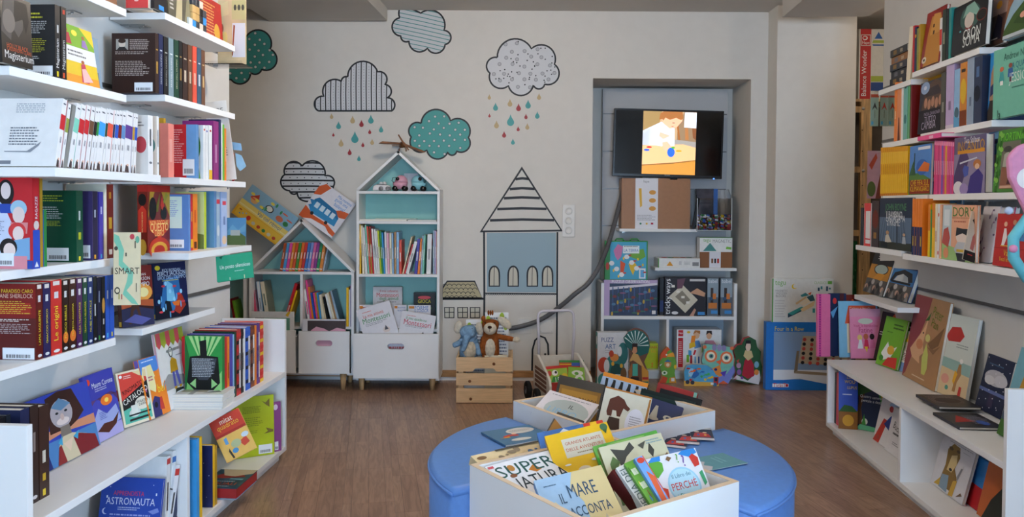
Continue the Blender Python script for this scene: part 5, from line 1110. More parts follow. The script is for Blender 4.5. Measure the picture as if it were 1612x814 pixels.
# --- near bay, third shelf: white paperbacks leaning to the right
W = lambda c, y0=.55, y1=.77: [('r', 0, y0, 1, y1, c), ('e', .5, .93, .3, .012, '555560'), ('l', .35, .3, .65, .5, 1, '9A9AA0'), ('p', [(.2, 0), (.3, .11), (.6, .13), (.8, 0)], '4A3A38'), ('e', .55, .12, .16, .02, 'E0B8A0')]
wl = [(86, 94, 157, 13, 'red', .52), (94.6, 99.5, 164, 13, 'olive', .5), (100, 105, 166, 15, None, 0), (106, 114.5, 165, 15, 'mint', 0), (115.5, 124.5, 166, 12.5, 'red', 0), (125, 132, 167, 12, 'red', 0), (132.8, 139.6, 168.5, 11.5, 'brown', 0), (140, 145, 170, 11, 'black', 0), (145.3, 149, 170, 10, 'green', 0), (149.4, 159.4, 171, 9.5, 'sky blue', 0), (159.8, 163, 172, 9, 'dark green', 0), (163.5, 172, 173, 8.5, 'coral', 0), (172.4, 175.3, 174, 8, 'navy', 0), (175.7, 181, 175, 8, 'blue', 0), (181.4, 186.6, 175, 7, 'dark red', 0), (187, 193, 176, 6, 'steel blue', 0), (193.6, 205, 176, 5.5, 'purple', 0), (205.5, 208.5, 178.5, 5, 'gold', 0), (209, 213, 179, 4.5, 'blue', 0)]
it = []
for i, (a, b, y, dx, c, q_) in enumerate(wl):
    if c is None: it.append(D(a, b, y, '86857F', dx=dx, cn='grey', label='grey spine between white and mint paperbacks, third left shelf')); continue
    it.append(D(a, b, y, 'E4E2E0', dx=dx, S=W(CN[c]), cA=CN[c] if c in ('mint', 'red', 'coral', 'purple', 'brown', 'dark red') else None, label='white paperback with %s band, %s from left in the leaning row' % (c, ORD[i])))
it[0]['d'] = .17; it[0]['B'] = [('l', .3, .78, .85, .93, 5, '9AA0A8'), ('e', .45, .45, .16, .1, 'C8CCD2'), ('e', .45, .45, .15, .094, 'E4E2E0'), ('l', .25, .3, .7, .58, 7, '6A6E76'), ('p', [(.2, .22), (.55, .22), (.75, .36), (.72, .3), (.6, .2), (.2, .205)], '8A8E96'), ('r', .06, .03, .32, .08, '7A7E86')]
row(left(-1.262), ZA3, it, .15, 'x', GA, hard=False)
for n_, (a, b, y, cb) in enumerate(((233, 241, 181, 'D9D6D2'), (247, 250.5, 183, 'E0D2C4'))):
    row(left(-1.253), ZA3, [D(a, b, y, 'E6E4E2', cB=cb, S=[('l', .35, .3, .65, .95, 1, '4A4A50'), ('e', .5, .2, .3, .02, '6A6A70')], d=.09, B=[('l', .35, .8, .9, .9, 2, '6A6A70'), ('e', .75, .5, .2, .14, ('B5404A', '5F8A86')[n_]), ('p', [(.0, 0), (.4, 0), (.3, .4), (0, .6)], 'E8CDB8')], label=('taller white paperback after the banded row on third left shelf', 'thin white paperback beside the taller white one on third left shelf')[n_])], .09, 'x', GA, hard=False)
row(left(-1.365), ZB3, [D(258, 261.5, 186, 'gold', label='narrow gold spine at the near end of the far left third shelf', d=.1)], .1, 'x', GA)
# --- far bay, third shelf
row(left(-1.338), ZB3, [D(265, 274, 194, 'E8897C', S=[('l', .2, .02, .8, .98, 1, 'F0B0A4')], d=.03, label='glossy coral red spine at the near end of the far left shelf')], .03, 'x', GA)
row(left(-1.318), ZB3, [
    D(309.5, 313, 196, 'steel blue', B=[('r', 0, 0, .72, 1, 'C4262E'), ('l', .06, .28, .66, .92, 15, 'E8B0B0'), ('r', .2, .04, .4, .08, '2A2A30'), ('s', .62, .06, .94, .36, 'x')], cB='6E9FD0', label='blue book whose red back cover with white text faces the aisle end'),
    D(320, 323.8, 197, 'white', cB='E4E6E4', B=[('e', .6, .6, .3, .3, '4F8A45'), ('p', [(0, 0), (.9, 0), (.8, .3), (0, .35)], '8FBF6A')], S=[('e', .5, .92, .3, .02, 'C04030')], d=.1), D(324.4, 327.5, 198, 'white', S=[('e', .5, .9, .3, .02, '3A4AA8')], d=.1),
    D(329, 334, 197, 'white', S=[('e', .5, .9, .3, .02, 'C03040'), ('r', 0, 0, 1, .18, 'E0B030')], d=.1), D(336, 344.4, 190, 'plum', S=[('l', .35, .1, .65, .8, 1, 'D8B0D0')], d=.12), D(344.8, 348.3, 188, 'navy', d=.12), D(348.6, 350.4, 193, 'white', d=.1), D(350.6, 353.2, 196, '62B030', cn='bright green', d=.12), D(353.5, 356.3, 202, 'orange', S=[('l', .35, .2, .65, .8, 1, 'F8D0A0')], d=.12)], .135, 'on the third shelf of the far left bay', GA)
# white card and blue pennant hanging past the far end
y_ = 3.42; a = bp(338, 158, y_)
hb1 = pose('white card book with hand-drawn lettering at the far end of the left wall', Vector((bp(347, 206, 3.24).x, 3.24, ZB3+.166)), .085, .325, .008, 6, 3, -8, c='DCD6CE', A=[('t', 'FARE', .5, .88, .62, '3A3A3A'), ('l', .55, .3, .8, .42, 4, '6A6A6A')], group=GA)
pn = thing('pennant_string', 'pale blue paper pennants with a red scarf dangling at the shelf end', 'decoration', Matrix.Translation(bp(368, 260, 3.3)))
for k, (pts, c) in enumerate((([(-.03, .1), (.03, .09), (.035, .06), (-.025, .065)], '8FB8D8'), ([(-.04, .06), (.0, .05), (-.005, -.01), (-.04, -.03)], 'A8CCE0'), ([(.01, .05), (.035, .04), (.055, -.005), (.03, -.025), (.015, -.005)], '9AC4DC'))):
    part('pennant', pn, lambda m: m.prism(pts, -.002-.004*k, .0-.004*k, pm(c, .6)))
part('scarf', pn, lambda m: m.prism([(-.012, .05), (.006, .05), (.012, -.06), (.0, -.07), (-.01, -.03)], -.018, -.014, pm('B03A3A', .8)))
part('cord', pn, lambda m: m.tube([(-.02, -.012, .14), (-.025, -.01, .1), (-.03, -.012, .0), (-.02, -.012, -.1)], .002, ink('2A3A6A'), 6))
# --- near bay, fourth shelf
WM = [('r', 0, .68, 1, 1, 'C4232B'), ('p', [(0, 0), (.62, 0), (.62, .5), (.45, .72), (0, .74)], 'CBD3E8'), ('r', 0, 0, 1, .09, '2A4AA8'), ('e', .52, .82, .15, .14, '1C1618'), ('e', .52, .84, .09, .09, 'EBD8D4'), ('p', [(.36, .7), (.68, .7), (.62, .6), (.42, .6)], '2A4AA8'), ('e', .75, .65, .15, .09, '9FC4DA'), ('e', .75, .58, .11, .09, 'E8D0C8'), ('p', [(.6, .5), (.92, .5), (.9, .38), (.62, .42)], 'D88A8A'), ('e', .72, .41, .16, .09, 'D0393A'), ('e', .74, .38, .1, .08, 'EBD4CC'), ('p', [(.6, .3), (.95, .34), (.95, .1), (.65, .1)], '7AA8D0'), ('e', .56, .23, .16, .1, '201A1C'), ('e', .58, .2, .11, .08, 'EBD4CC'), ('p', [(.38, .14), (.9, .14), (.9, 0), (.4, 0)], 'E0909A'), ('e', .14, .2, .16, .07, '2A3A9A'), ('e', .15, .13, .12, .09, '9A5A48'), ('l', .02, .36, .5, .52, 8, '8A90A8'), ('l', .02, .58, .3, .66, 2, '6A7098'), ('s', .24, .03, .66, .17, 'x')]
row(left(-1.375), ZA4, [D(52, 63, 277, 'C4232B', yb=426, cn='red', B=WM, S=[('r', 0, 0, 1, .42, '2A4AB0'), ('t', 'RAGAZZE', .5, .66, .24, 'F0F0F0', 90), ('e', .5, .47, .4, .05, 'D8C8C0'), ('p', [(.2, .02), (.8, .02), (.5, .08)], 'E0E0E0')], d=.15, label='red book with drawn women\'s portraits at the near left edge')], .15, 'x', GA)
row(left(-1.398), ZA4, [D(63.4, 68, 281, 'gold', d=.12, label='thin mustard spine behind the portrait book'), D(68.4, 74, 330, 'green', cB='2A5AB0', d=.09, label='short blue and green book beside the mustard spine')], .12, 'x', GA)
GR = [('l', .1, .84, .7, .94, 3, 'B8C83A'), ('l', .1, .6, .7, .78, 6, 'C8D0CC'), ('l', .1, .5, .7, .58, 4, 'B8C83A'), ('s', .3, .02, .82, .2, 'x')]
row(left(-1.41), ZA4, [D(120.5, 131, 300, '0F4A33', cn='dark green', B=GR, S=[('l', .35, .5, .65, .8, 1, 'E8E8E0'), ('l', .3, .25, .7, .48, 1, 'D0D030'), ('r', .3, .02, .6, .08, 'D8C830')], label='dark green book with yellow spine lettering on the fourth left shelf'),
    D(145.5, 154.5, 301, '453A68', cn='dark purple', B=[('s', .5, .03, .95, .22, 'x')], S=[('l', .35, .55, .65, .8, 1, 'D8D8E0'), ('r', .3, .02, .6, .08, 'E0A030')], cS='2A2440', label='dark purple book with shop sticker on the fourth left shelf'), D(156.5, 163, 302, 'violet', S=[('l', .35, .6, .65, .85, 1, 'E0E0F0'), ('r', .3, .02, .6, .08, '3FA0C0')], label='violet spine beside the dark purple book')], .13, 'x', GA)
row(left(-1.415), ZA4, [D(163.6, 168.4, 290, 'EAE3CC', cn='cream', d=.12, label='tall cream book behind the violet spine'), D(169, 179, 290, '6A1A14', cn='dark red', S=[('l', .25, .3, .75, .65, 1, 'D0A030'), ('r', .25, .05, .75, .12, 'D8D0C8'), ('l', .3, .75, .7, .95, 1, 'C89030')], label='tall dark red spine with gold letters at the shelf end')], .12, 'x', GA)
# beige book in a holder between the bays
pose('beige map-like picture book with a green river hanging between the left bays', bp(199.5, 423, 2.42), .076, .222, .01, 10, 2, 0, c='DCCBA4', A=[('p', [(.02, .98), (.2, .95), (.4, .75), (.35, .6), (.75, .45), (.72, .3), (.5, .2), (.8, .08), (.95, .0), (.7, .02), (.35, .15), (.5, .32), (.55, .42), (.2, .55), (.2, .75), (.02, .88)], '7DBFA0'), ('t', 'SMART', .52, .47, .92, '3A352C'), ('e', .7, .94, .09, .04, 'C8404A'), ('e', .9, .9, .08, .05, '6AA88A'), ('e', .15, .2, .11, .05, '4A4438'), ('e', .15, .2, .07, .03, 'DCCBA4'), ('r', .45, .67, .5, .72, '3A352C'), ('r', .85, .18, .88, .3, '4A4438'), ('r', .2, .08, .24, .16, 'A89A40'), ('r', .3, .08, .34, .15, 'B04A40'), ('e', .1, .78, .07, .03, '4A4438'), ('r', .8, .78, .84, .88, '3A352C')], group=GA)
# --- far bay, fourth shelf
row(left(-1.34), ZB4, [D(297, 300, 306, '5E86C0', cn='mid blue', B=[('r', .1, .4, .8, .96, 'CFE0D4'), ('l', .15, .6, .7, .9, 9, '8A9AC8'), ('s', .14, .05, .86, .2, 'x')], label='blue book with pale text panel on the fourth far left shelf'), D(300.3, 303.5, 305, 'red', S=[('r', 0, .05, 1, .2, 'E0B020'), ('l', .3, .4, .7, .8, 1, 'F0D060')]), D(304, 311, 305, 'orange', S=[('l', .3, .35, .7, .85, 1, 'C84A20'), ('r', .2, .03, .8, .15, '5A2A10')]), D(321, 325, 302, 'lime', cB='C9D48E', d=.11, B=[('p', [(.4, 0), (1, 0), (1, .25), (.5, .3)], '6A7A3A')]), D(337, 340.5, 301, 'steel blue', cB='5F8FB4', d=.1), D(341, 346, 301.5, 'grey blue', S=[('r', 0, .78, 1, .86, 'C83A4A'), ('e', .5, .3, .4, .1, 'C8D0D4')], d=.11), D(348.5, 357.5, 302, 'A9BBDC', cn='pale blue', S=[('r', .2, .76, .8, .83, 'C83A4A'), ('l', .35, .3, .65, .65, 1, '6A7AA8'), ('e', .5, .12, .4, .08, 'D8B89A')], d=.12)], .12, 'on the fourth shelf of the far left bay', GA)
NT = [('r', 0, .9, 1, 1, 'A8251E'), ('p', [(.02, .5), (.3, .9), (.1, .9)], 'B08A2A'), ('p', [(.6, .9), (1, .5), (.98, .9)], 'B08A2A'), ('p', [(.3, .6), (.55, .9), (.45, .6)], '6F6A20'), ('p', [(.55, .6), (.8, .9), (.9, .85)], '8F8A2A'), ('e', .22, .65, .16, .17, '17110D'), ('e', .7, .58, .14, .1, '1C1612'), ('p', [(.55, .7), (.62, .85), (.72, .7), (.64, .62)], 'C8321E'), ('p', [(.02, .48), (.98, .48), (.9, .32), (.5, .2), (.1, .32)], 'C8421E'), ('t', 'NON TOCCARE', .5, .44, .8, 'F0C070'), ('t', 'QUESTO', .5, .36, .8, 'F0D080'), ('t', 'LIBRO', .5, .28, .4, 'F0C070'), ('e', .5, .05, .46, .17, 'B5331E'), ('e', .5, .03, .36, .12, 'C9962F'), ('e', .5, .02, .24, .08, 'A8281A')]
p0 = foot(left(-1.335), 232.5, ZB4); p0.z = ZB4
p1 = p0+S3 @ Vector((.03, .0, 0))
a_ = hit_z(232.5, 398.5, ZB4+.0005); b_ = hit_z(268, 394.5, ZB4+.0005)
stand('thick red and gold patterned book at the near end of the far left bay', a_, b_, 291, t=.036, th=0, c='7A2216', A=NT, S=[('r', 0, .9, 1, 1, 'A8251E'), ('p', [(.1, .3), (.9, .3), (.9, .62), (.5, .7), (.1, .62)], 'C8321E'), ('t', 'NON TOCCARE QUESTO', .5, .45, .3, 'F0D080', 90), ('e', .5, .78, .4, .09, '17110D'), ('e', .5, .08, .4, .12, 'C9962F')], group=GA)
pose('dark landscape cover standing at the far end of the left wall', Vector((bp(372, 371, 3.2).x, 3.2, ZB4+.059)), .075, .11, .006, 4, 3, 0, c='4E7FA0', A=[('p', [(0, 0), (1, 0), (1, .3), (.6, .5), (0, .4)], '4A5A2A'), ('p', [(0, .5), (.3, .75), (.6, .55), (1, .8), (1, .5), (0, .35)], '5F8FA8'), ('r', .2, .35, .7, .55, '9A9A90')], group=GA)
hb2 = pose('green hardback with white title hanging below the far left shelf', bp(369, 420, 3.02), .135, .1, .012, 2, 18, -9, c='2E9A76', A=[('t', 'Un posto silenzioso', .52, .52, .84, 'E8F0EC', 0, .2), ('l', .5, .3, .85, .36, 1, 'B8DCCE'), ('p', [(.1, .95), (.2, 1), (.15, .85)], '1C5A40'), ('r', .35, 0, .37, .12, 'C8D8C0'), ('r', .75, 0, .77, .14, 'E0E0B0')], cS='1F7A5C', group=GA)
# --- near bay, lowest wall shelf
BK = [('r', 0, .55, 1, 1, '7E1A16'), ('r', 0, .6, .9, .75, 'A52A1C'), ('t', 'QUESTO PARADISO CARO', .5, .9, .9, 'E0C030'), ('t', 'IL GIOVANE SHERLOCK', .5, .84, .9, 'E0B8A8'), ('l', .04, .6, .94, .78, 7, 'C8A83A'), ('l', .06, .5, .9, .54, 2, 'E8E0D8'), ('l', .04, .34, .92, .48, 6, 'B8A8A8'), ('s', .38, .01, .97, .16, 'x')]
sq = [(57, 68, 447, '5A1714', 'LAMA SAGLIENTE', 'dark red'), (68.6, 80, 446, '2A2350', 'GHIACCIO SPORCO', 'indigo'), (80.6, 97.8, 442, 'C2302A', 'Le origini', 'bright red'), (98.4, 108.4, 441, '2A1512', 'FUOCO RIBELLE', 'black and red'), (109, 120.6, 439, '3A1A14', 'TEMPESTA ASSASSINA', 'dark brown'), (121.2, 130, 438, '4A2050', 'ALBA TRADITRICE', 'purple'), (130.6, 138, 437, '17402C', 'TRAPPOLA VELENOSA', 'dark green'), (138.6, 146.8, 436, '1C2F66', 'NUBE MORTALE', 'navy')]
it = [D(a, b, y, c, cn=cn, S=[('r', .2, .93, .8, .985, 'D8D0C8'), ('l', .3, .7, .7, .9, 1, 'E8E8E8'), ('t', s, .5, .42, .46, 'E0CC30', 90), ('e', .5, .05, .3, .022, 'D8D8D8')]+([('e', .5, .2, .4, .08, 'D8702A')] if i in (3, 4) else []), label='%s thriller spine with yellow title, %s on the lowest left shelf' % (cn, ORD[i])) for i, (a, b, y, c, s, cn) in enumerate(sq)]
it[0]['B'] = BK; it[0]['d'] = .15
row(left(-1.392), ZA5, it, .14, 'x', GA, hard=False)
row(left(-1.392), ZA5, [D(147.3, 153, 436, 'black', S=[('l', .3, .3, .7, .7, 1, 'D8D8D8'), ('e', .5, .06, .3, .02, 'E0E0E0')]), D(153.5, 159.6, 437, '1B1B33', cn='midnight blue', S=[('l', .35, .5, .65, .9, 1, 'A8B0C8'), ('r', .3, .03, .6, .1, '3FA040')]), D(160.2, 166, 436, 'black', S=[('e', .5, .55, .4, .12, 'B8863A'), ('l', .35, .2, .65, .4, 1, 'C8C8C8'), ('e', .5, .06, .3, .02, 'E0E0E0')]), D(166.6, 172.8, 434, 'blue', S=[('l', .35, .55, .65, .85, 1, 'D8E4F0'), ('r', .3, .03, .6, .1, '4FB0D8')]), D(173.2, 180, 433, 'blue', S=[('l', .35, .55, .65, .85, 1, 'D8E4F0'), ('r', .3, .03, .6, .1, 'E0C030')])], .13, 'of the last five on the lowest left shelf', GA, hard=False)
# --- far bay ledge: two face-out fantasy books
P1 = [('r', 0, .5, 1, 1, '7A1A10'), ('e', .7, .55, .28, .14, 'F0A040'), ('e', .7, .55, .16, .08, 'F8E8A0'), ('p', [(0, 0), (1, 0), (1, .25), (.5, .32), (0, .3)], '2A2A4A'), ('p', [(0, .3), (.5, .35), (1, .3), (1, .42), (0, .45)], 'B5552A'), ('p', [(.2, .05), (.3, .35), (.5, .4), (.62, .1), (.54, .12), (.45, .3), (.36, .25), (.28, .05)], '4A2A1A'), ('t', 'RICK RIORDAN', .5, .85, .6, 'E8D8D0'), ('t', 'PERCY JACKSON', .5, .77, .85, 'E8E4E0'), ('t', "L'OLIMPO", .6, .69, .6, 'E8E4E0'), ('p', [(.05, .1), (.4, .2), (.9, .1), (.6, .02)], '5A5A9A')]
P2 = [('r', 0, .45, 1, 1, '161E48'), ('r', 0, 0, 1, .25, '141428'), ('p', [(.15, .2), (.3, .7), (.75, .75), (.8, .3), (.5, .1)], '2F6FA8'), ('p', [(.35, .3), (.38, .68), (.55, .6), (.62, .3)], '7FC4E0'), ('p', [(.2, .08), (.3, .32), (.45, .3), (.5, .05)], '10141C'), ('p', [(.55, .12), (.7, .42), (.82, .4), (.92, .2), (.7, .05)], 'A8321E'), ('p', [(.5, .28), (.75, .3), (.7, .2), (.55, .22)], 'E0702A'), ('e', .14, .91, .08, .045, 'E8D030'), ('t', 'RICK RIORDAN', .55, .86, .55, 'C8D4E8'), ('t', 'PERCY JACKSON', .55, .79, .85, 'D8E4F4'), ('t', "EROI DELL'OLIMPO", .55, .73, .85, 'B8D0EC'), ('l', .25, .66, .8, .69, 1, 'D8C84A')]+rnd(18, ['9FD8F0', 'D8404A', '5FA8D8'], 7, .1, .05, .9, .65)
stand('dark red fantasy book with glowing sun, left of two on the left ledge', hit_z(193, 518, ZB5), hit_z(243.5, 511, ZB5), 420, t=.022, th=5, c='3A1512', A=P1, cS='4A2018', S=[('r', .2, .02, .8, .1, 'E8C030'), ('l', .3, .3, .7, .6, 1, 'D8A060')], group=GA)
stand('blue fantasy book with a lightning duel, right of two on the left ledge', hit_z(246.5, 505.5, ZB5), hit_z(298, 497, ZB5), 415, t=.022, th=6, c='12204A', A=P2, cS='17507A', S=[('r', .2, .02, .8, .1, 'E8C030'), ('l', .3, .3, .7, .6, 1, 'D8E8F0')], group=GA)
# --- top shelves
GT = 'things on the top left shelves'
face('brown book cover lying back on the topmost near left shelf', left(-1.40), ZA1, 150, 186, -30, t=.02, th=8, c='8A5A3A', A=[('p', [(.2, 0), (.5, 0), (.4, .5)], 'C9A27A'), ('r', .6, .0, .95, .3, 'C9A88A')], group=GA)
row(left(-1.375), ZB1, [D(232.5, 241, -40, 'D9CDBC', cn='red', cB='D8413F', d=.075, B=[('e', .48, .22, .1, .03, 'F0C0BC')], label='bright red upright box at the near end of the topmost far left shelf')], .07, 'x', GA)
face('black book with blue publisher block on the topmost far left shelf', left(-1.362), ZB1, 243, 263, -45, t=.02, th=2, c='1E1C20', A=[('r', .35, .02, .75, .15, '2F8FD8'), ('p', [(.1, .5), (.5, .35), (.6, .4), (.2, .6)], '3A8A3A'), ('e', .8, .42, .08, .05, 'C8502A')], group=GA)
face('nature book with blurred grass photo on the topmost far left shelf', left(-1.37), ZB1, 266, 306, -38, t=.012, th=4, c='5E594A', A=[('p', [(.25, 0), (.4, .8), (.6, .9), (.5, 0)], 'B8AC88'), ('p', [(.6, 0), (.8, .9), (.95, .9), (.9, 0)], '8A8468'), ('l', .06, .2, .2, .7, 5, 'D8D4CC')], group=GA)
face('red hardback leaning behind the toy block figure', left(-1.43), ZB1, 305, 352, -20, t=.014, th=4, c='A81E22', A=[('l', .3, .1, .8, .9, 12, 'D8A060'), ('e', .8, .3, .1, .2, 'C89A3A')], group=GA)
bf = thing('block_figure', 'pixel figure of black, gold, blue and beige blocks on the topmost left shelf', 'toy', Matrix.Translation(foot(left(-1.36), 305, ZB1)) @ SIDE)
cell = .028; lay = [['2F8FD8', '33363C', 'E3CDB8', '33363C'], ['D8B070', 'C8A060', '2A2A2E', '2F8FD8'], ['D8B070', 'C8A060', '17171A', '4A4A50'], ['3A3F48', '2A2C32', 'E0D0C0', '2F8FD8']]
for r_ in range(4):
    for c_ in range(4):
        if r_ == 3 and c_ == 3: continue
        dv = c_*cell*1.05; boxpart('block', bf, (-.03, dv, r_*cell+.001), (-.004, dv+cell, (r_+1)*cell), pm(lay[r_][c_], .3, .5, noise=.02), .0015)
boxpart('block', bf, (-.03, -.03, .001), (-.004, -.001, .03), pm('DDE0DC', .3))
pb = bp(366, 50, 3.38)
t = thing('craft_poster', 'beige craft poster with pinned drawings at the far top of the left wall', 'poster', Matrix.Translation((bp(343, 100, 3.38).x, 3.38, bp(343, 101, 3.38).z)) @ Matrix.Rotation(R(-3), 4, 'Z'))
w, h = bp(388, 100, 3.38).x-bp(343, 100, 3.38).x, .36
boxpart('board', t, (0, 0, 0), (w, .006, h), pm('DCC498', .6, .2, noise=.1, scale=9))
panel_print('poster_print', t, [('r', .5, .52, 1, .76, 'D0C48A'), ('r', .52, .08, .98, .48, 'E2E2E6'), ('p', [(.5, .1), (.54, .1), (.62, .45), (.56, .46)], 'A85A3A'), ('r', .55, .78, .9, .95, 'E6DAD0'), ('e', .72, .87, .12, .04, '9A4A3A'), ('p', [(.1, .55), (.4, .58), (.36, .74), (.12, .7)], 'DCCB98'), ('e', .25, .3, .1, .08, 'E8D080'), ('e', .15, .42, .06, .05, 'A85A4A'), ('p', [(.3, .8), (.34, .8), (.36, 1), (.3, 1)], 'D8D0CC')]+[('e', .62+.14*k, .66, .05, .035, '5A5648') for k in range(3)], w, h)
t = thing('acrylic_tray', 'clear acrylic ledge under the craft poster at the shelf end', 'tray', Matrix.Translation(bp(322, 101, 3.33)) @ SIDE)
boxpart('tray_board', t, (0, 0, 0), (.16, .12, .004), glassy()); boxpart('tray_lip', t, (0, -.004, 0), (.16, 0, .012), glassy()); boxpart('tray_clip', t, (.04, -.006, -.012), (.06, .0, 0), steel)
# ================================================================== LOW LEFT BOOKCASE
GL = 'books in the low left bookcase'
row(left(-1.335), ZLM, [D(33, 47.5, 646, '1E2547', cn='navy', S=[('l', .35, .45, .65, .8, 1, '8A94B8'), ('e', .5, .06, .3, .02, 'D0D0D8')]), D(48.5, 61.5, 640, '33231F', cn='dark brown', S=[('l', .35, .4, .65, .85, 1, '9A8A84'), ('e', .5, .06, .3, .02, 'D0C8C8')]), D(62.5, 78, 641, '3B2620', cn='brown', S=[('l', .3, .3, .7, .6, 1, 'E0D8C8'), ('l', .3, .14, .7, .32, 1, 'D8B030'), ('r', .3, .03, .6, .1, 'E0C030')])], .16, 'of the dark row by the near end panel', GL)
row(left(-1.36), ZLM, [D(-3, 10, 660, 'black'), D(11, 24, 654, '20242A', cn='charcoal'), D(25, 31.5, 647, 'turquoise')], .16, 'half hidden by the near left end panel', GL)
WMN = [('r', 0, .0, 1, .35, '4A7FB8'), ('p', [(0, .35), (.5, .42), (1, .36), (1, .5), (0, .5)], 'C98A6A'), ('p', [(.28, .45), (.3, .95), (.5, 1), (.72, .97), (.85, .6), (.72, .5), (.6, .45)], '3A1F1A'), ('e', .5, .68, .17, .2, 'A9A2A8'), ('p', [(.36, .8), (.5, .9), (.66, .78), (.5, .72)], '5F86A8'), ('e', .5, .57, .1, .05, 'D8CCC8'), ('e', .43, .7, .025, .018, '20252A'), ('e', .57, .7, .025, .018, '20252A'), ('e', .5, .63, .03, .05, 'C8B0A8'), ('p', [(.42, .3), (.44, .5), (.58, .5), (.6, .28)], '7A7268'), ('p', [(.3, 0), (.36, .24), (.45, .36), (.6, .36), (.82, .26), (.95, 0)], 'CFC4A4'), ('p', [(.44, .26), (.52, .12), (.6, .3)], 'E0C8B0'), ('p', [(.66, 0), (.6, .3), (.68, .32), (.95, .2), (.98, 0)], '7A1F26'), ('p', [(.3, 0), (.36, .24), (.4, .26), (.44, 0)], '8A2A2A'), ('p', [(.36, .3), (.44, .38), (.42, .24)], '3FA0C8'), ('p', [(.6, .3), (.7, .36), (.66, .24)], '3FA0C8'), ('p', [(0, 0), (.22, .0), (.18, .3), (0, .34)], '1F2A6A'), ('l', .02, .86, .26, .93, 2, 'C8D0F0'), ('e', .06, .36, .08, .06, '23264A')]
stand('big blue book with a painted long-haired face on the low left bookcase', hit_z(60, 753, ZLM), hit_z(158, 702, ZLM), 636, t=.015, th=12, c='3346B0', A=WMN, group=GL)
MC_ = [('r', 0, .6, 1, 1, '3A3FA4'), ('p', [(0, .5), (.3, .62), (.5, .55), (.8, .66), (1, .5), (1, .6), (0, .62)], '5A3A6A'), ('e', .62, .56, .2, .08, 'E8782A'), ('e', .62, .56, .07, .035, 'F8D860'), ('p', [(0, .25), (.3, .48), (.55, .36), (.9, .45), (1, .2), (0, .1)], '9AA8DC'), ('r', 0, 0, 1, .18, 'A9A4D8'), ('p', [(.15, .16), (.4, .24), (.7, .22), (.95, .32), (.8, .16), (.5, .08)], '4A1F14'), ('e', .12, .9, .08, .05, 'D8402A'), ('t', 'Mauro Corona', .58, .83, .7, 'E0E4F4'), ('l', .3, .72, .7, .78, 2, 'B8BCE0'), ('l', .3, .3, .55, .42, 5, '5A64B0')]
stand('blue book with sunset mountains and an eagle on the low left bookcase', hit_z(150, 702.5, ZLM), hit_z(195, 679, ZLM), 595, t=.012, th=11, c='4448B4', A=MC_, group=GL)
CT = [('r', .06, .05, .94, .97, 'D0453A'), ('p', [(.06, .05), (.94, .05), (.94, .4), (.06, .4)], '5AB5A0'), ('p', [(.06, .42), (.94, .6), (.94, .42), (.06, .3)], '1D1C1E'), ('p', [(.06, .48), (.5, .62), (.94, .76), (.94, .6), (.06, .42)], '1D1C1E'), ('p', [(.5, .97), (.94, .97), (.94, .82), (.7, .88)], 'D8C89A'), ('t', 'RINOMATO', .45, .68, .7, '2A1A1A', 16), ('t', 'CATALOGO', .5, .53, .86, 'F0EEE4', 18), ('e', .68, .36, .24, .12, 'DAD8C8'), ('t', "WALKER'S", .68, .4, .36, '2A2A2A'), ('t', 'DAWN', .68, .34, .24, '2A2A2A'), ('e', .4, .22, .18, .08, 'C8D0CC'), ('r', .2, .17, .9, .2, '23282A'), ('r', .3, .2, .5, .36, 'D8DCD4'), ('r', .2, .08, .85, .12, '2A2A2A'), ('e', .12, .92, .05, .03, 'F0F0F0'), ('l', .2, .86, .5, .93, 2, 'F0D0C8')]
stand('cream book with red banner and teal catalogue cover on the low left bookcase', hit_z(196, 677, ZLM), hit_z(244, 661, ZLM), 589, t=.025, th=12, c='E3DBC2', A=CT, cS='DCD8C4', S=[('r', .1, .5, .9, .7, 'C8403A'), ('r', .1, .2, .9, .4, '5AB5A0')], group=GL)
LG = [('r', 0, .75, 1, 1, '4F86D0'), ('p', [(.02, .72), (.1, .86), (.5, .88), (.62, .6), (.5, .4), (.2, .5)], 'E6DFA2'), ('p', [(.55, .65), (.85, .8), (1, .5), (1, 0), (.6, 0)], 'E8842A'), ('p', [(.1, .15), (.4, .35), (.62, .3), (.6, 0), (.2, 0)], '34306A'), ('l', .12, .6, .55, .7, 2, 'B5407A'), ('l', .1, .93, .7, .97, 1, 'D8E4F4'), ('p', [(.55, .1), (.62, .3), (.72, .3), (.76, .08)], 'C0392B'), ('t', 'bei', .75, .45, .3, 'F0D030'), ('p', [(.05, .5), (.2, .6), (.15, .4)], 'C86AB0'), ('e', .4, .2, .08, .05, '171420')]
stand('bright legend book with cream balloon and orange flames on the low left bookcase', hit_z(236, 664, ZLM), hit_z(269, 649, ZLM), 568, t=.02, th=12, c='E8842A', A=LG, cS='6A5AB0', group=GL)
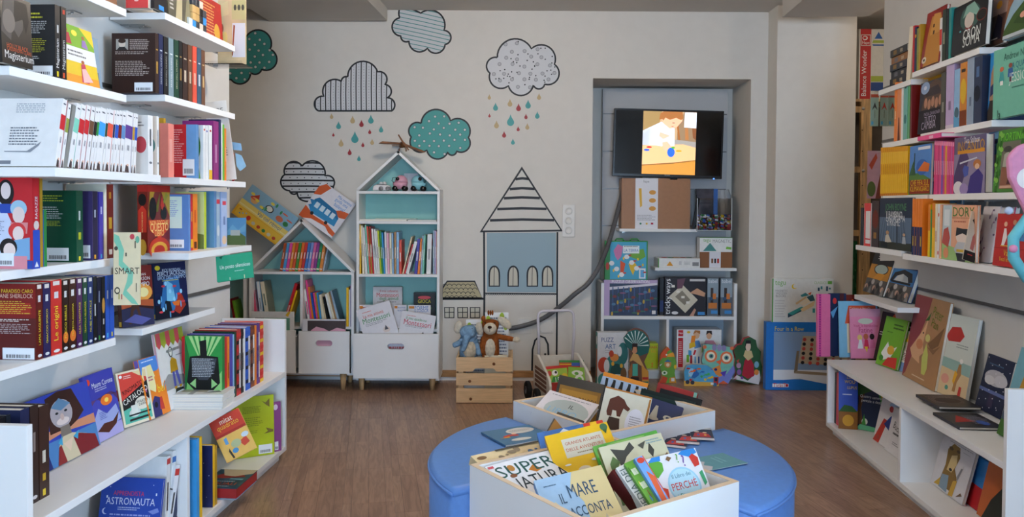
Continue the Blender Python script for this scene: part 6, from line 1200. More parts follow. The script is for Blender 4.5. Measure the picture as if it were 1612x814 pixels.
SF = [('r', 0, .84, 1, 1, '8F9A2E')]+[('r', .02+.33*k, .84, .17+.33*k, 1, 'C24A52') for k in range(3)]+[('p', [(.02+.165*k, .84), (.165+.165*k, .84), (.09+.165*k, .79)], ('C24A52', '8F9A2E')[k % 2]) for k in range(6)]+[('p', [(.05, .36), (.25, .45), (.9, .36), (.97, .25), (.05, .25)], '9C9A98'), ('p', [(.35, .45), (.38, .6), (.46, .65), (.6, .6), (.62, .45)], 'C2901E'), ('r', .4, .26, .48, .46, '5A5AA8'), ('p', [(.5, .46), (.6, .46), (.66, .26), (.58, .26)], '5A5AA8'), ('e', .44, .72, .07, .07, '3A3A3A'), ('e', .44, .72, .05, .055, 'E8E2D8'), ('p', [(.36, .08), (.44, .24), (.7, .22), (.78, .08)], '2A2A2A'), ('r', .42, .12, .72, .14, 'E0E0E0'), ('r', .44, .17, .7, .19, 'E0E0E0'), ('l', .3, .7, .8, .78, 1, '8A8A88'), ('l', .6, .64, .85, .67, 1, '9A9A9A'), ('e', .44, .25, .05, .02, 'C2901E'), ('e', .62, .25, .05, .02, 'C2901E')]
face('white picture book with striped awning and a standing figure on the low left bookcase', left(-1.43), ZLM, 262, 304, 527, t=.012, th=9, c='DEDCDA', A=SF, cS='C89AA0', group=GL)
# stack of white booklets
a_ = hit_z(268, 645, ZLM); b_ = hit_z(339, 645, ZLM)
for k in range(6):
    x = (b_-a_).normalized(); y = UP.cross(x); w = .19; d = .135; th = .0088
    o = a_+UP*(.0005+k*.0092+th)+x*(.002*(k % 3))+y*(.003*(k % 2))
    book('%s white booklet with grey bands in the stack on the low left bookcase' % ['lowest', 'second lowest', 'third', 'fourth', 'second topmost', 'topmost'][k], frame(o, x, -UP, y), w, d, th, 'DDDDDC', A=[('r', .1, .3, .6, .6, 'B8B09A'), ('r', .3, .0, .4, 1, '9A9A9C'), ('p', [(.55, .2), (.9, .3), (.8, .5)], '6A6A6A')] if k == 5 else None, group='stack of white booklets', hard=False)
HR = [('p', [(0, 0), (.2, .5), (0, 1)], '1C6A30')]+[('p', [(.5, .55), (.1+.16*k, 1), (.2+.16*k, 1)], 'A8D88A') for k in range(6)]+[('p', [(0, .0), (.1, .5), (.3, .2), (.3, 0)], '7DC06A'), ('p', [(.7, 0), (.75, .3), (1, .5), (1, 0)], '8FCE7A'), ('p', [(.42, .72), (.4, .93), (.58, .95), (.6, .72), (.9, .7), (.95, .32), (.72, .18), (.62, .0), (.35, 0), (.3, .18), (.06, .32), (.14, .7)], '101312'), ('p', [(.16, .68), (.86, .68), (.8, .5), (.62, .36), (.38, .36), (.22, .5)], '3A4048'), ('l', .2, .4, .82, .68, 12, 'B8C0C4'), ('p', [(.14, .3), (.3, .38), (.3, .24)], '9AD084'), ('p', [(.72, .24), (.72, .38), (.88, .3)], '9AD084')]
ck = lambda a, b: [('r', 0, k/9, 1, (k+.5)/9, (a, b)[k % 2]) for k in range(9)]+[('r', .55, .1, .95, .85, 'E0DCD8'), ('l', .6, .2, .9, .8, 1, '3A3A3A')]
lw = [(349.5, 354, 530, '1F7A3A', 'dark green', None), (354.2, 357.5, 531, 'red', 'red', None), (357.8, 361.5, 531, 'orange', 'orange', [('l', .3, .2, .7, .75, 1, '8A2A10')]), (361.8, 366.3, 527, '4A46A4', 'violet blue', None), (366.6, 369, 527, 'light blue', 'light blue', None), (369.3, 372.2, 523, 'dark green', 'deep green', None), (372.5, 379.2, 520, 'A8262A', 'red checked', ck('C8302C', '1A1416')), (379.6, 383.6, 519, 'black', 'black', ck('2A2A2E', '17171A')), (384, 386.2, 518, 'white', 'white', None), (386.6, 394, 516, '2F5FC0', 'blue checked', ck('2F5FC0', '17203A')), (394.4, 400.6, 514, '6A3424', 'brown checked', ck('8A4A2A', '3A1A14')), (401, 404, 513, 'orange', 'slim orange', None), (404.4, 408.8, 510, 'purple', 'purple', ck('6A3A8A', '5A2F7A')), (409.2, 414.6, 508, 'D8322A', 'red and yellow checked', ck('E8C02A', 'D0302A')[:9])]
it = [D(a, b, y, c, cn=cn, S=s) for a, b, y, c, cn, s in lw]; it[0]['B'] = HR; it[0]['cB'] = '2F9A45'; it[0]['d'] = .145
row(left(-1.285), ZLM, it, .17, 'on top of the low left bookcase', GL)
# lower compartment
AS = [('t', 'APPRENDISTA', .46, .76, .5, 'D0405A'), ('t', 'ASTRONAUTA', .5, .64, .8, 'D8DCF0'), ('l', .3, .5, .7, .56, 2, 'B8C4E8'), ('l', .18, .16, .85, .46, 6, '9AA8DC'), ('e', .1, .48, .05, .05, 'C8D0F0'), ('e', .12, .485, .045, .045, '2A4AA8'), ('p', [(.8, .5), (.95, .56), (.98, .5), (.88, .46)], '7A8CD0'), ('r', .9, .74, .92, .78, 'E8ECF8'), ('r', .1, .68, .12, .72, 'E8ECF8')]+[('e', x, y, .008, .006, 'D8DCF0') for x, y in ((.15, .85), (.85, .9), (.06, .3), (.93, .25))]
stand('blue space apprentice book in the lower left compartment', foot(left(-1.50), 150, ZLB), foot(left(-1.29), 247, ZLB), 750, t=.01, th=12, c='2A4AA8', A=AS, group=GL)
HL = [('p', [(.2, .6), (.5, .66), (.9, .6), (.92, .5), (.6, .46), (.5, .56), (.2, .57)], '5A6A44'), ('p', [(.3, .72), (1, .64), (1, .66), (.3, .74)], '4A4A48'), ('p', [(0, .58), (.3, .62), (.3, .57), (0, .56)], '5A6A44'), ('e', .82, .53, .06, .05, '7A8A90')]
stand('white helicopter picture book behind the blue space book', foot(left(-1.51), 180, ZLB), foot(left(-1.30), 262, ZLB), 722, t=.02, th=12, c='E2E4E8', A=HL, back_side=True, S=[('r', 0, .85, 1, .95, 'C03A35'), ('l', .3, .1, .7, .8, 1, '3A3A3A')], group=GL)
lw2 = [(263, 268.5, 720, 'white', 4, [('l', .3, .1, .7, .9, 1, '3A2A2A'), ('r', 0, .9, 1, .97, 'C8403A')]), (269, 275, 712, 'white', 7, [('l', .3, .1, .7, .6, 1, '3A5A3A'), ('r', 0, .86, 1, .93, '3F6FB0')]), (275.6, 281, 708, 'navy', 10, [('e', .5, .9, .4, .05, 'D8A0A0')]), (281.5, 285, 712, 'gold', 10, None), (285.5, 291, 704, 'white', 14, None), (291.5, 296.5, 705, 'black', 14, [('l', .3, .1, .7, .9, 1, 'D8B83A')])]
row(left(-1.30), ZLB, [D(a-4, b-4, y, c, dx=dx, yb=832, S=s) for a, b, y, c, dx, s in lw2], .2, 'leaning in the near lower left compartment', GL)
lw3 = [(309.5, 314, 692, 'sky blue', None), (314.5, 318.5, 689, 'yellow', None), (334.5, 338.5, 702, 'yellow', None), (339, 342, 703, 'gold', None)]
it = [D(a, b, y, c, S=s, yb=824) for a, b, y, c, s in lw3]; it[2]['B'] = [('l', .1, .1, .5, .2, 2, 'E0E0E8'), ('e', .2, .5, .16, .09, 'D8C03A'), ('e', .2, .68, .12, .06, 'E6E6EA'), ('e', .2, .3, .13, .07, '6FB0A0'), ('s', .1, .08, .8, .2, 'x')]+[('e', (k*.37) % .9+.05, (k*.61) % .9+.05, .008, .004, 'E8ECF4') for k in range(20)]; it[2]['cB'] = '1F2A5A'
row(left(-1.262), ZLB, it, .2, 'in the far lower left compartment', GL)
LM = [('l', .25, .72, .75, .84, 5, '7A8A14'), ('l', .15, .5, .75, .66, 5, '8A9A1E'), ('l', .25, .38, .6, .44, 2, '8A9A1E'), ('p', [(.9, .95), (.8, .88), (.7, .92), (.82, .84), (.9, .8)], '7A6A2A'), ('p', [(.98, .42), (.8, .46), (.85, .4), (.75, .36), (.98, .38)], '7A6A2A'), ('s', .62, .03, .95, .18, 'x')]
stand('large lime green book showing its back in the far lower left compartment', hit_z(366, 724, ZLB), hit_z(432, 715, ZLB), 628, t=.012, th=4, c='B7C51E', A=LM, back_side=True, cS='C0392B', group=GL)
stand('purple book beside the large lime book at the end panel', hit_z(431.5, 712, ZLB), hit_z(443, 709.5, ZLB), 634, t=.01, th=2, c='8A4A86', A=[('s', .1, .03, .6, .2, 'x'), ('e', .3, .9, .3, .06, 'D8C8DC')], group=GL)
MQ = [('r', 0, .62, 1, 1, 'C23A24'), ('r', 0, .56, 1, .62, 'A82A1C'), ('t', 'mitat', .5, .88, .4, 'F0E0C8'), ('t', 'quadrato', .5, .75, .7, 'E8B030'), ('p', [(.2, .5), (.3, .52), (.3, .36), (.2, .36)], '5F9AC8'), ('p', [(.6, .3), (.85, .36), (.9, .2), (.7, .16)], 'C8452A'), ('e', .5, .3, .16, .09, 'B0B88A'), ('e', .85, .4, .12, .06, 'C8D8E0'), ('e', .4, .16, .1, .06, '4A8AB8'), ('p', [(.2, .2), (.25, .26), (.3, .02), (.24, .02)], '3A3020')]
pose('red and yellow children\'s book leaning against the lime book', bp(366, 687, 3.0)+Vector((0, 0, .005)), .118, .168, .026, 12, 20, -26, c='E2B456', A=MQ, cS='C0302A', S=st('quadrato', 'F0E0C8', .4, .4), group=GL)
sq0 = hit_z(336, 782, ZLB)
SQ = [('p', [(0, .5), (.3, .85), (.7, .8), (.9, .6), (.6, .55), (.3, .5)], '8A2A24'), ('p', [(.1, 1), (1, 1), (1, .8), (.6, .62), (.3, .66)], 'B8A88A'), ('t', 'SQUALI', .5, .2, .7, 'D8552A'), ('l', .2, .3, .8, .38, 1, 'A8C0C8'), ('l', .2, .06, .8, .11, 1, 'D8E0E0'), ('p', [(.55, .44), (.9, .42), (.9, .5), (.55, .52)], '6A9AA0')]
cr = hit_z(373, 787, ZLB); x = S3 @ Vector((1, 0, 0)); y = S3 @ Vector((0, 1, 0))
t = thing('book', 'thick shark book with red edges lying in the far lower left compartment', 'book', frame(cr-x*.15+UP*.005, x, y, UP), GL)
boxpart('page_block', t, (0, 0, .0), (.148, .2, .036), pm('A8282A', .45)); boxpart('cover', t, (0, -.001, .036), (.15, .202, .039), pm('26485A', .35))
m = MB(); draw(m, SQ, .15, .2, lambda a, b, e: (a, b, .039+e)); m.build('cover_print', t)
book('thin pale blue book under the thick shark book', frame(cr-x*.152+UP*.004-y*.004, x, -UP, y), .15, .2, .0035, 'light blue', group=GL)

def holder(bk, a, b, lab='holder'):
    m = MB(); m.tube([bk.matrix_world.inverted() @ Vector(p) for p in (a, b)], .0025, glassy(), 6); m.build(lab, bk)

bpy.context.view_layer.update()
for fx in (.03, .1): q2 = hb2.matrix_world @ Vector((fx, .006, .098)); holder(hb2, q2, (q2.x, q2.y, ZB4-.021))
# ================================================================== BOOKS, RIGHT WALL
GR_ = 'books on the right wall shelves'
# --- top: stack of dark paperbacks on the far shelf
for k, c in enumerate(('17171B', '1B1D24', '202432', '8A5A28', '26221F')):
    a_ = foot(right(1.515+.006*(k % 2)), 1427+(k % 2)*2, RB1)
    book('%s dark paperback in the stack at the far top right' % ['lowest', 'second', 'middle', 'gold-tinted fourth', 'topmost'][k], frame(a_+UP*(.0006+k*.033+.032), S3 @ Vector((1, 0, 0)), -UP, S3 @ Vector((0, 1, 0))), .115, .18, .032, c, S=[('l', .25, .15, .75, .5, 1, 'B8A890'), ('r', .2, .6, .8, .8, ('8A6A3A', '6A6A70')[k % 2])], group='stack of dark paperbacks', hard=False)
row(right(1.515), RB1, [D(1426, 1432.5, 44, 'cream', d=.12, A=[('e', .4, .65, .2, .1, '6A2A20')], dx=6)], .12, 'leaning behind the dark stack at the far top right', GR_)
row(right(1.51), RA1, [D(1436, 1438.6, 42, 'red'), D(1439, 1442, 44, 'navy', S=[('e', .5, .8, .4, .04, 'D8A030')]), D(1442.4, 1445, 46, 'olive'), D(1445.3, 1448, 40, 'gold')], .13, 'at the far end of the topmost right shelf', GR_)
face('red book with a sand-coloured wall on its cover, topmost right shelf', right(1.505), RA1, 1448, 1478, 22, t=.014, th=7, c='8F231F', A=[('p', [(.15, 0), (.95, 0), (.92, .55), (.8, .85), (.3, .9), (.2, .6)], 'B98038'), ('p', [(.3, .55), (.4, .93), (.75, .9), (.85, .55)], 'C8924A'), ('r', .42, .68, .5, .74, '4A2A14'), ('r', .46, .55, .54, .62, '4A2A14'), ('e', .18, .12, .12, .06, 'D8CDB8'), ('e', .18, .12, .05, .025, '3A3A3A')], cS='A83030', group=GR_)
row(right(1.51), RA1, [D(1478.5, 1482, 30, 'white', S=[('r', 0, .4, 1, .75, 'C8302F')]), D(1482.6, 1488, 17, '23301E', cn='dark moss green', S=[('l', .3, .2, .7, .7, 1, 'B8BC9A')]), D(1488.5, 1492.4, 16, 'black'), D(1492.8, 1496.3, 14, 'teal')], .13, 'beside the black cover on the topmost right shelf', GR_)
CR = [('e', .52, .68, .3, .26, '3A5A54'), ('e', .5, .62, .14, .16, 'C8BEB4'), ('p', [(.3, .7), (.4, .92), (.62, .95), (.78, .75), (.7, .66), (.5, .78)], '7FA89A'), ('p', [(.36, .5), (.5, .4), (.66, .5), (.5, .46)], '8A3A3A'), ('t', 'CRON', .6, .34, .5, 'D8E0DC'), ('t', 'SOMA', .6, .2, .5, 'D8E0DC'), ('e', .86, .62, .15, .12, '6A2A20'), ('e', .86, .62, .13, .1, '1A1715'), ('e', .25, .45, .03, .02, '4FA0A8')]
face('black fantasy book with a pale green-haired face on the topmost right shelf', right(1.508), RA1, 1497, 1550, 14, t=.02, th=3, c='14161A', A=CR, S=[('l', .3, .2, .7, .8, 1, '9AA8A0')], group=GR_)
face('brown and violet book with orange medal leaning on the topmost right shelf', right(1.56), RA1, 1551, 1578, -2, t=.018, th=7, c='5A4038', A=[('r', 0, .6, 1, 1, 'A88A80'), ('e', .5, .8, .16, .08, 'D8952A'), ('p', [(.3, .1), (.5, .62), (.8, .5), (.85, .1)], '2A2436'), ('l', .2, .1, .7, .16, 1, 'E0D8D0')], group=GR_)
face('landscape book with green hill and pink figure, topmost right shelf', right(1.54), RA1, 1578, 1625, -8, t=.02, th=8, c='8FAFC0', A=[('p', [(0, 0), (1, 0), (1, .6), (.6, .75), (.25, .5), (0, .2)], '3F5A26'), ('p', [(.3, .3), (.6, .6), (.8, .5), (.7, .2)], '2F4A1E'), ('e', .6, .42, .1, .07, 'D89A84'), ('p', [(0, .3), (.1, .7), (.3, 1), (0, 1)], '8A5A3A'), ('r', 0, 0, 1, .08, 'B8C0C4')], group=GR_)
# --- second shelf
row(right(1.51), RB2, [D(1407, 1411, 131, 'orange', S=[('l', .3, .3, .7, .6, 1, 'F8E0B8')]), D(1411.4, 1417.4, 131, 'peach', S=[('p', [(.2, 0), (.8, 0), (.6, .4), (.4, .4)], '5A2A1C')], cS='E08A55'), D(1418, 1421, 135, 'white'), D(1421.4, 1427.4, 129, 'mint', cS='6FB0A8', S=[('e', .5, .9, .3, .03, '222222'), ('e', .5, .35, .35, .08, '3F7A78')]), D(1428, 1431.6, 128, 'green', cS='5FA870'), D(1432, 1434.5, 127, 'dark red')], .12, 'on the second far right shelf', GR_)
face('yellow book behind the dark hand photograph book', right(1.56), RA2, 1436, 1478, 127, t=.012, th=3, c='E0AE1E', A=[('r', .2, .72, .9, .8, 'D8A018'), ('e', .8, .4, .2, .2, '6A2A20'), ('r', .1, .05, .6, .3, 'C8C8C8')], group=GR_)
HND = [('r', 0, 0, 1, .45, '1B1722'), ('p', [(.1, .45), (.3, .9), (.7, 1), (1, .9), (1, .45)], '5A463A'), ('p', [(.25, .75), (.4, .85), (.8, .88), (.95, .75), (.9, .7), (.3, .7)], '3A3236')]+[('e', .3+.16*k, .58-.04*(k % 2), .07, .1, 'A87A62') for k in range(5)]+[('e', .24, .88, .2, .12, '8FA6C8'), ('e', .24, .88, .07, .04, 'D0D8E8'), ('t', 'PAOLA ZANNONER', .62, .36, .7, '9A90A8'), ('t', 'TUTTO', .55, .25, .5, 'A8A0B4'), ('t', 'CAMBIA', .5, .14, .65, 'A8A0B4')]
face('dark book with a photographed hand and pale round badge, second right shelf', right(1.512), RA2, 1444, 1479, 132, t=.012, th=3, c='2A2630', A=HND, group=GR_)
row(right(1.51), RA2, [D(1480, 1487, 116, '4A4A40', cn='charcoal', S=[('l', .3, .2, .7, .6, 1, '9A9A8A')], d=.1), D(1488, 1500.5, 101, 'lilac', S=[('r', 0, 0, 1, .06, 'CFC8D0'), ('l', .35, .2, .65, .5, 1, '8A7A9A')]), D(1501, 1509.6, 111, 'light blue', S=[('e', .5, .25, .4, .1, '4A6A7A'), ('p', [(0, 0), (1, 0), (1, .15), (0, .2)], '5FA0C8')]), D(1510, 1520.5, 101, 'orange', cS='C8802A', S=[('e', .5, .55, .45, .2, 'D8B030'), ('r', 0, 0, 1, .25, '7A3A1A'), ('r', .2, .85, .8, .9, '3A2A1A')]), D(1521, 1531.6, 94, 'grey blue', cS='8FA0B4', S=[('l', .4, .2, .7, .5, 1, '5A6A80')]), D(1532, 1544.6, 92, '22304E', cn='dark navy', S=[('e', .4, .45, .4, .12, '10182A'), ('l', .3, .6, .7, .95, 1, '5A7AA8')])], .15, 'in the pastel row on the second right shelf', GR_)
face('bright blue book with a standing figure on the second right shelf', right(1.53), RA2, 1545.5, 1564, 87, t=.012, th=2, c='2F8FD8', A=[('p', [(.55, .3), (.6, .7), (.8, .85), (.95, .6), (.9, .25)], 'B08A6A'), ('p', [(.3, 0), (.6, .3), (1, .3), (1, 0)], '3A3430'), ('p', [(.6, .35), (.9, .4), (.85, .55), (.6, .5)], '2A3A6A')], group=GR_)
face('mint green novel with two small children on its cover, second right shelf', right(1.508), RA2, 1562.5, 1632, 81, t=.026, th=0, c='6FB8A0', A=[('t', 'Andrew Norriss', .6, .86, .7, '3A6A60'), ('t', 'DA QUANDO', .66, .7, .56, '2F6F8A'), ('t', 'HO INCONTRATO', .66, .61, .56, '2F8A86'), ('t', 'JESSICA', .62, .52, .48, 'D8E4DC'), ('p', [(.14, .52), (.17, .66), (.24, .66), (.27, .52)], '3F9A9A'), ('e', .205, .7, .05, .035, 'C86A4A'), ('r', .17, .47, .24, .53, 'E0E0DC'), ('p', [(.35, .56), (.36, .68), (.46, .68), (.48, .56)], '2F5FA0'), ('e', .41, .72, .045, .035, '8A4A3A'), ('r', .39, .49, .44, .56, '5A3A4A'), ('l', .45, .38, .8, .42, 1, '4A8A7A'), ('t', 'la', .16, .05, .08, '2A4A44')], group=GR_)
# --- third shelf
it = [D(1385.4+3.05*k, 1388.2+3.05*k, 233-.2*k, 'yellow', S=[('r', 0, .0, 1, .05, 'C87818'), ('r', 0, .9, 1, 1, 'E09A18'), ('l', .25, .3, .75, .8, 1, 'D88A10')], cA='F0B81E', label='slim yellow paperback, %s from left in the yellow row on the right wall' % (ORD[k])) for k in range(14)]
row(right(1.48), RB3, it, .13, 'x', 'yellow paperbacks on the right wall', hard=False)
KL = [('p', [(0, 0), (1, 0), (1, .3), (.5, .45), (0, .4)], '4F7A3A'), ('p', [(.0, .4), (.2, .7), (.32, .4)], '2F5A35'), ('r', .22, .5, .26, .85, '24402A'), ('r', .05, .02, .98, .3, '8A1E1A'), ('t', 'CHE FIFA SUL', .52, .24, .84, 'E8C02A'), ('t', 'KILIMANGIARO', .52, .12, .88, 'E8C02A'), ('e', .6, .55, .26, .16, '2F62B0'), ('r', .4, .9, .95, .96, 'E0E4EC'), ('p', [(.4, .48), (.7, .66), (.95, .6), (.9, .45)], 'D8702A')]
face('blue adventure paperback with red title block beside the yellow row', right(1.475), RB3, 1430, 1464, 231, t=.01, th=1, c='3F7FC8', A=KL, cS='E8B020', group=GR_, hard=False)
face('dark blue paperback leaning between the blue and the pink books', right(1.55), RA3, 1458, 1470, 230, t=.012, th=3, c='1F3F6A', A=[('e', .6, .35, .4, .1, 'E8E8E8'), ('e', .6, .4, .3, .08, 'D8582A'), ('r', 0, 0, 1, .2, '2A4A3A')], group=GR_)
pk_ = ['D83A7A', 'E04A86', 'C83274', 'E85A92', '7A5AB8', 'D84080', 'E8A83A', 'E04A86', 'D83A7A', 'C8509A', 'D83A7A']
it = [D(1469.5+2.85*k, 1472.1+2.85*k, 222+.25*k, pk_[k], S=[('r', 0, .92, 1, 1, 'F090B8'), ('l', .25, .2, .75, .8, 1, 'F4B8D0')], label='slim pink-toned paperback, %s from left in the pink row on the right wall' % ORD[k]) for k in range(11)]
row(right(1.478), RA3, it, .13, 'x', 'pink paperbacks on the right wall', hard=False)
zf = (right(1.478).hit(1480, 219.5)).z
a_ = foot(right(1.45), 1481, zf)
book('large pink book lying flat on the pink row', frame(a_+UP*.02, S3 @ Vector((1, 0, 0)), -UP, S3 @ Vector((0, 1, 0))), .235, .2, .018, 'pink', None, cA='E04A86', S=[('l', .1, .2, .9, .6, 1, 'F4C8DC')], group=GR_)
IN = [('r', 0, .0, 1, .7, '8A7F9C'), ('p', [(0, .3), (.3, .9), (.5, .6), (.3, .2), (0, 0)], '4A3A66'), ('t', 'INCANTO', .55, .83, .85, 'C8962F'), ('r', .12, .7, .98, .76, 'D8922A'), ('t', 'Tea Stilton', .58, .93, .5, 'E0E0E8'), ('p', [(.2, .55), (.75, .62), (.76, .6), (.2, .52)], 'C8CCD8'), ('p', [(.45, .0), (.55, .3), (.8, .42), (.95, .3), (.9, 0)], '3A2F7A'), ('e', .76, .5, .12, .08, 'B8743A'), ('e', .76, .46, .07, .05, 'E0B898'), ('p', [(.3, .42), (.36, .5), (.5, .46), (.48, .32), (.36, .28)], '4A5AA8'), ('e', .16, .1, .16, .12, 'DDD8DE'), ('e', .35, .08, .14, .1, '9A86B8')]
face('violet fantasy book with golden title on the third right shelf', right(1.476), RA3, 1501, 1550, 218, t=.03, th=0, c='5F5478', A=IN, cS='2A2436', group=GR_)
face('beige and blue book leaning beside the violet fantasy book', right(1.52), RA3, 1545, 1574, 209, t=.012, th=6, c='CDBBA8', A=[('r', 0, .62, 1, 1, '5F93B8'), ('r', .3, .8, .8, .88, '1F3A5A'), ('p', [(.2, .25), (.4, .5), (.9, .45), (.9, .25)], 'B5525A'), ('r', 0, 0, 1, .2, 'B89A55')], group=GR_)
MT = [('p', [(.2, .05), (.2, .8), (.85, .8), (.85, .05)], '6A6A5A'), ('p', [(.25, .05), (.25, .4), (.8, .35), (.85, .05)], '8A5A44'), ('t', 'MORTINA', .52, .88, .8, '6FC83A'), ('e', .62, .45, .13, .1, 'D8D4CC'), ('p', [(.5, .2), (.5, .5), (.62, .6), (.75, .5), (.78, .2), (.7, .5), (.56, .5)], '17141A'), ('p', [(.48, .12), (.56, .36), (.72, .36), (.8, .12)], '4A1A20'), ('p', [(.28, .4), (.3, .6), (.42, .65), (.5, .6), (.48, .4)], 'A8A898'), ('e', .4, .68, .14, .05, '3A3A34'), ('r', .25, .06, .8, .1, 'C8A08A')]+rnd(22, ['5FA83A', '2F6A24', '7DB84A'], 9, .02, .02, .2, .98)+rnd(18, ['5FA83A', '2F6A24'], 5, .85, .02, .99, .98)
face('leafy green book with a pale child by a grave mound, third right shelf', right(1.472), RA3, 1562, 1607, 206, t=.016, th=5, c='3F7F2A', A=MT, group=GR_)
# --- fourth shelf
row(right(1.43), RB4, [D(1354, 1358.4, 327, 'black', d=.1), D(1359.4, 1370.6, 320, 'white', cS='D8332F', S=[('r', .25, .06, .9, .82, 'E4E2E0'), ('r', .25, .15, .9, .18, 'C8302C')], d=.14), D(1371.4, 1383, 316, 'dark brown', S=[('e', .5, .6, .4, .2, '6A2A1A'), ('l', .3, .1, .7, .4, 1, 'A87A3A')], d=.13)], .13, 'on the fourth far right shelf', GR_)
BM = [('r', 0, .62, 1, 1, '1E2A40'), ('p', [(0, .1), (1, .15), (1, .62), (0, .62)], '5A6F88'), ('r', 0, 0, 1, .14, '2F3328'), ('t', 'JOHN BOYNE', .52, .8, .66, '4F8A5A'), ('t', 'Il BAMBINO', .48, .68, .5, 'E0E4E8'), ('t', 'con il PIGIAMA', .52, .6, .6, 'E0E4E8'), ('t', 'a RIGHE', .46, .53, .4, 'E0E4E8'), ('r', .56, .1, .6, .62, '23303F')]+[('p', [(.02+.09*k, .14), (.035+.09*k, .14), (.14+.07*k, .6), (.13+.07*k, .6)], '3A4A5C') for k in range(10)]+[('p', [(.2, .12), (.22, .26), (.3, .3), (.42, .14)], 'C8C0B0'), ('e', .28, .32, .05, .04, 'B08A6A'), ('p', [(.74, .13), (.76, .26), (.84, .26), (.86, .13)], 'A8B0B8'), ('e', .8, .3, .04, .03, 'C09A7A'), ('r', .06, .03, .28, .13, '15181C')]
face('navy novel with a wire fence and two boys, fourth right shelf', right(1.428), RB4, 1384, 1434, 312, t=.014, th=0, c='26344C', A=BM, group=GR_)
row(right(1.43), RA4, [D(1435, 1438.6, 313, 'orange', S=[('r', 0, 0, 1, .5, '23305A'), ('l', .3, .05, .7, .45, 1, 'E0B83A')]), D(1439, 1442.6, 313, 'orange', S=[('r', 0, 0, 1, .5, '23305A'), ('l', .3, .05, .7, .45, 1, 'E0B83A')]), D(1443, 1446.2, 313, 'orange', S=[('r', 0, 0, 1, .5, '23305A')]), D(1446.6, 1451, 313, 'orange', S=[('r', 0, 0, 1, .5, '23305A'), ('l', .3, .05, .7, .45, 1, 'E0B83A')])], .13, 'of the orange and navy spines on the right wall', GR_)
face('sky blue comic book behind the yellow spines on the right wall', right(1.53), RA4, 1452, 1510, 312, t=.01, th=1, c='3F9AD8', A=[('p', [(0, .3), (1, .3), (1, .5), (.5, .6), (0, .5)], '7DC04A'), ('r', 0, 0, 1, .3, 'E0C83A'), ('e', .5, .85, .3, .06, 'E8EEF4')]+rnd(12, ['E8EEF4', '2A5AA8'], 3, .1, .55, .9, .95), group=GR_)
row(right(1.432), RA4, [D(1460, 1463.4, 322, 'yellow', S=[('r', 0, .5, 1, 1, 'E0822A'), ('r', 0, 0, 1, .12, 'E8C820')], d=.08), D(1463.8, 1465.8, 330, 'green', d=.08), D(1466.2, 1470.4, 320, 'yellow', S=[('r', 0, .55, 1, 1, 'E0822A')], d=.08), D(1471, 1474.4, 321, 'cream', S=[('r', .2, .3, .8, .5, 'C8A08A')], d=.08), D(1474.8, 1478, 321, 'white', S=[('e', .5, .8, .3, .04, 'C8402F'), ('e', .5, .1, .3, .04, 'C8402F')], d=.08), D(1478.4, 1481.4, 322, 'peach', d=.08)], .08, 'of the mixed slim spines before the peach picture book', GR_)
DY = [('r', 0, 0, .28, 1, 'B9CBD0'), ('p', [(0, 0), (1, 0), (1, .12), (0, .3)], '9ABF7A'), ('t', 'DORY', .62, .88, .62, '3F7A35', 0, .17), ('l', .3, .74, .95, .8, 1, 'C88A6A'), ('l', .36, .68, .8, .73, 1, 'B5604A'), ('p', [(.0, .3), (.05, .55), (.18, .6), (.25, .4), (.2, .22)], 'B5524A'), ('r', .05, .62, .22, .92, 'D8E0E4'), ('e', .62, .44, .19, .14, 'E6D4C8'), ('p', [(.42, .44), (.44, .6), (.62, .58), (.82, .58), (.82, .44), (.62, .5)], '22252C'), ('p', [(.38, .2), (.48, .34), (.78, .34), (.84, .2), (.8, .14), (.44, .14)], 'B8BCC4'), ('r', .46, .16, .8, .21, 'C8A83A'), ('p', [(.44, .14), (.8, .14), (.72, 0), (.5, 0)], '2A2D34'), ('e', .14, .12, .08, .1, 'D8906A')]
face('peach picture book with a masked child, fourth right shelf', right(1.43), RA4, 1482, 1535, 323, t=.012, th=1, c='E4A886', A=DY, group=GR_)
pose('tall beige bookmark card with a bat leaning over the peach book', foot(right(1.425), 1531, RA4)+Vector((0, 0, .092)), .05, .175, .003, 14, 6, 17, c='CFC2AE', A=[('r', 0, 0, 1, .2, '23201E'), ('p', [(.2, .82), (.4, .9), (.6, .84), (.85, .92), (.7, .78), (.4, .76)], '3A302A'), ('p', [(.4, .25), (.45, .5), (.6, .6), (.75, .45), (.7, .22)], 'B5645A'), ('r', .3, .12, .7, .14, 'C8403A')], group=GR_, name='bookmark_card', cat='card')
face('white spotted notebook leaning on the fourth right shelf', right(1.47), RA4, 1532, 1558, 325, t=.018, th=10, c='D8D6DC', A=rnd(14, ['6A5A7A', '9A7A9A'], 4)+[('e', .25, .12, .12, .06, '7A6A8A')], cS='C84A8A', group=GR_)
face('white notebook with a pink edge behind the red box', right(1.5), RA4, 1560, 1582, 326, t=.012, th=10, c='E0DEE0', A=[('r', .9, 0, 1, 1, 'C84A7A')], group=GR_)
RDB = [('p', [(.2, .4), (.24, .72), (.3, .72), (.34, .55), (.28, .4)], 'E0D8D4'), ('e', .27, .8, .05, .05, 'D8A88A'), ('p', [(.42, .42), (.48, .78), (.56, .78), (.58, .42)], '4A2A5A'), ('e', .52, .84, .05, .05, 'C08A6A'), ('p', [(.68, .5), (.7, .76), (.82, .76), (.84, .5)], '3F7AB0'), ('e', .76, .83, .05, .05, 'E0B03A'), ('r', 0, .34, 1, .35, '8A1A1A'), ('l', .18, .37, .82, .41, 1, 'E0C03A'), ('t', 'Valigetta', .5, .24, .4, 'E0B83A'), ('t', 'Vesti le bamboline', .5, .14, .62, 'E0B83A')]
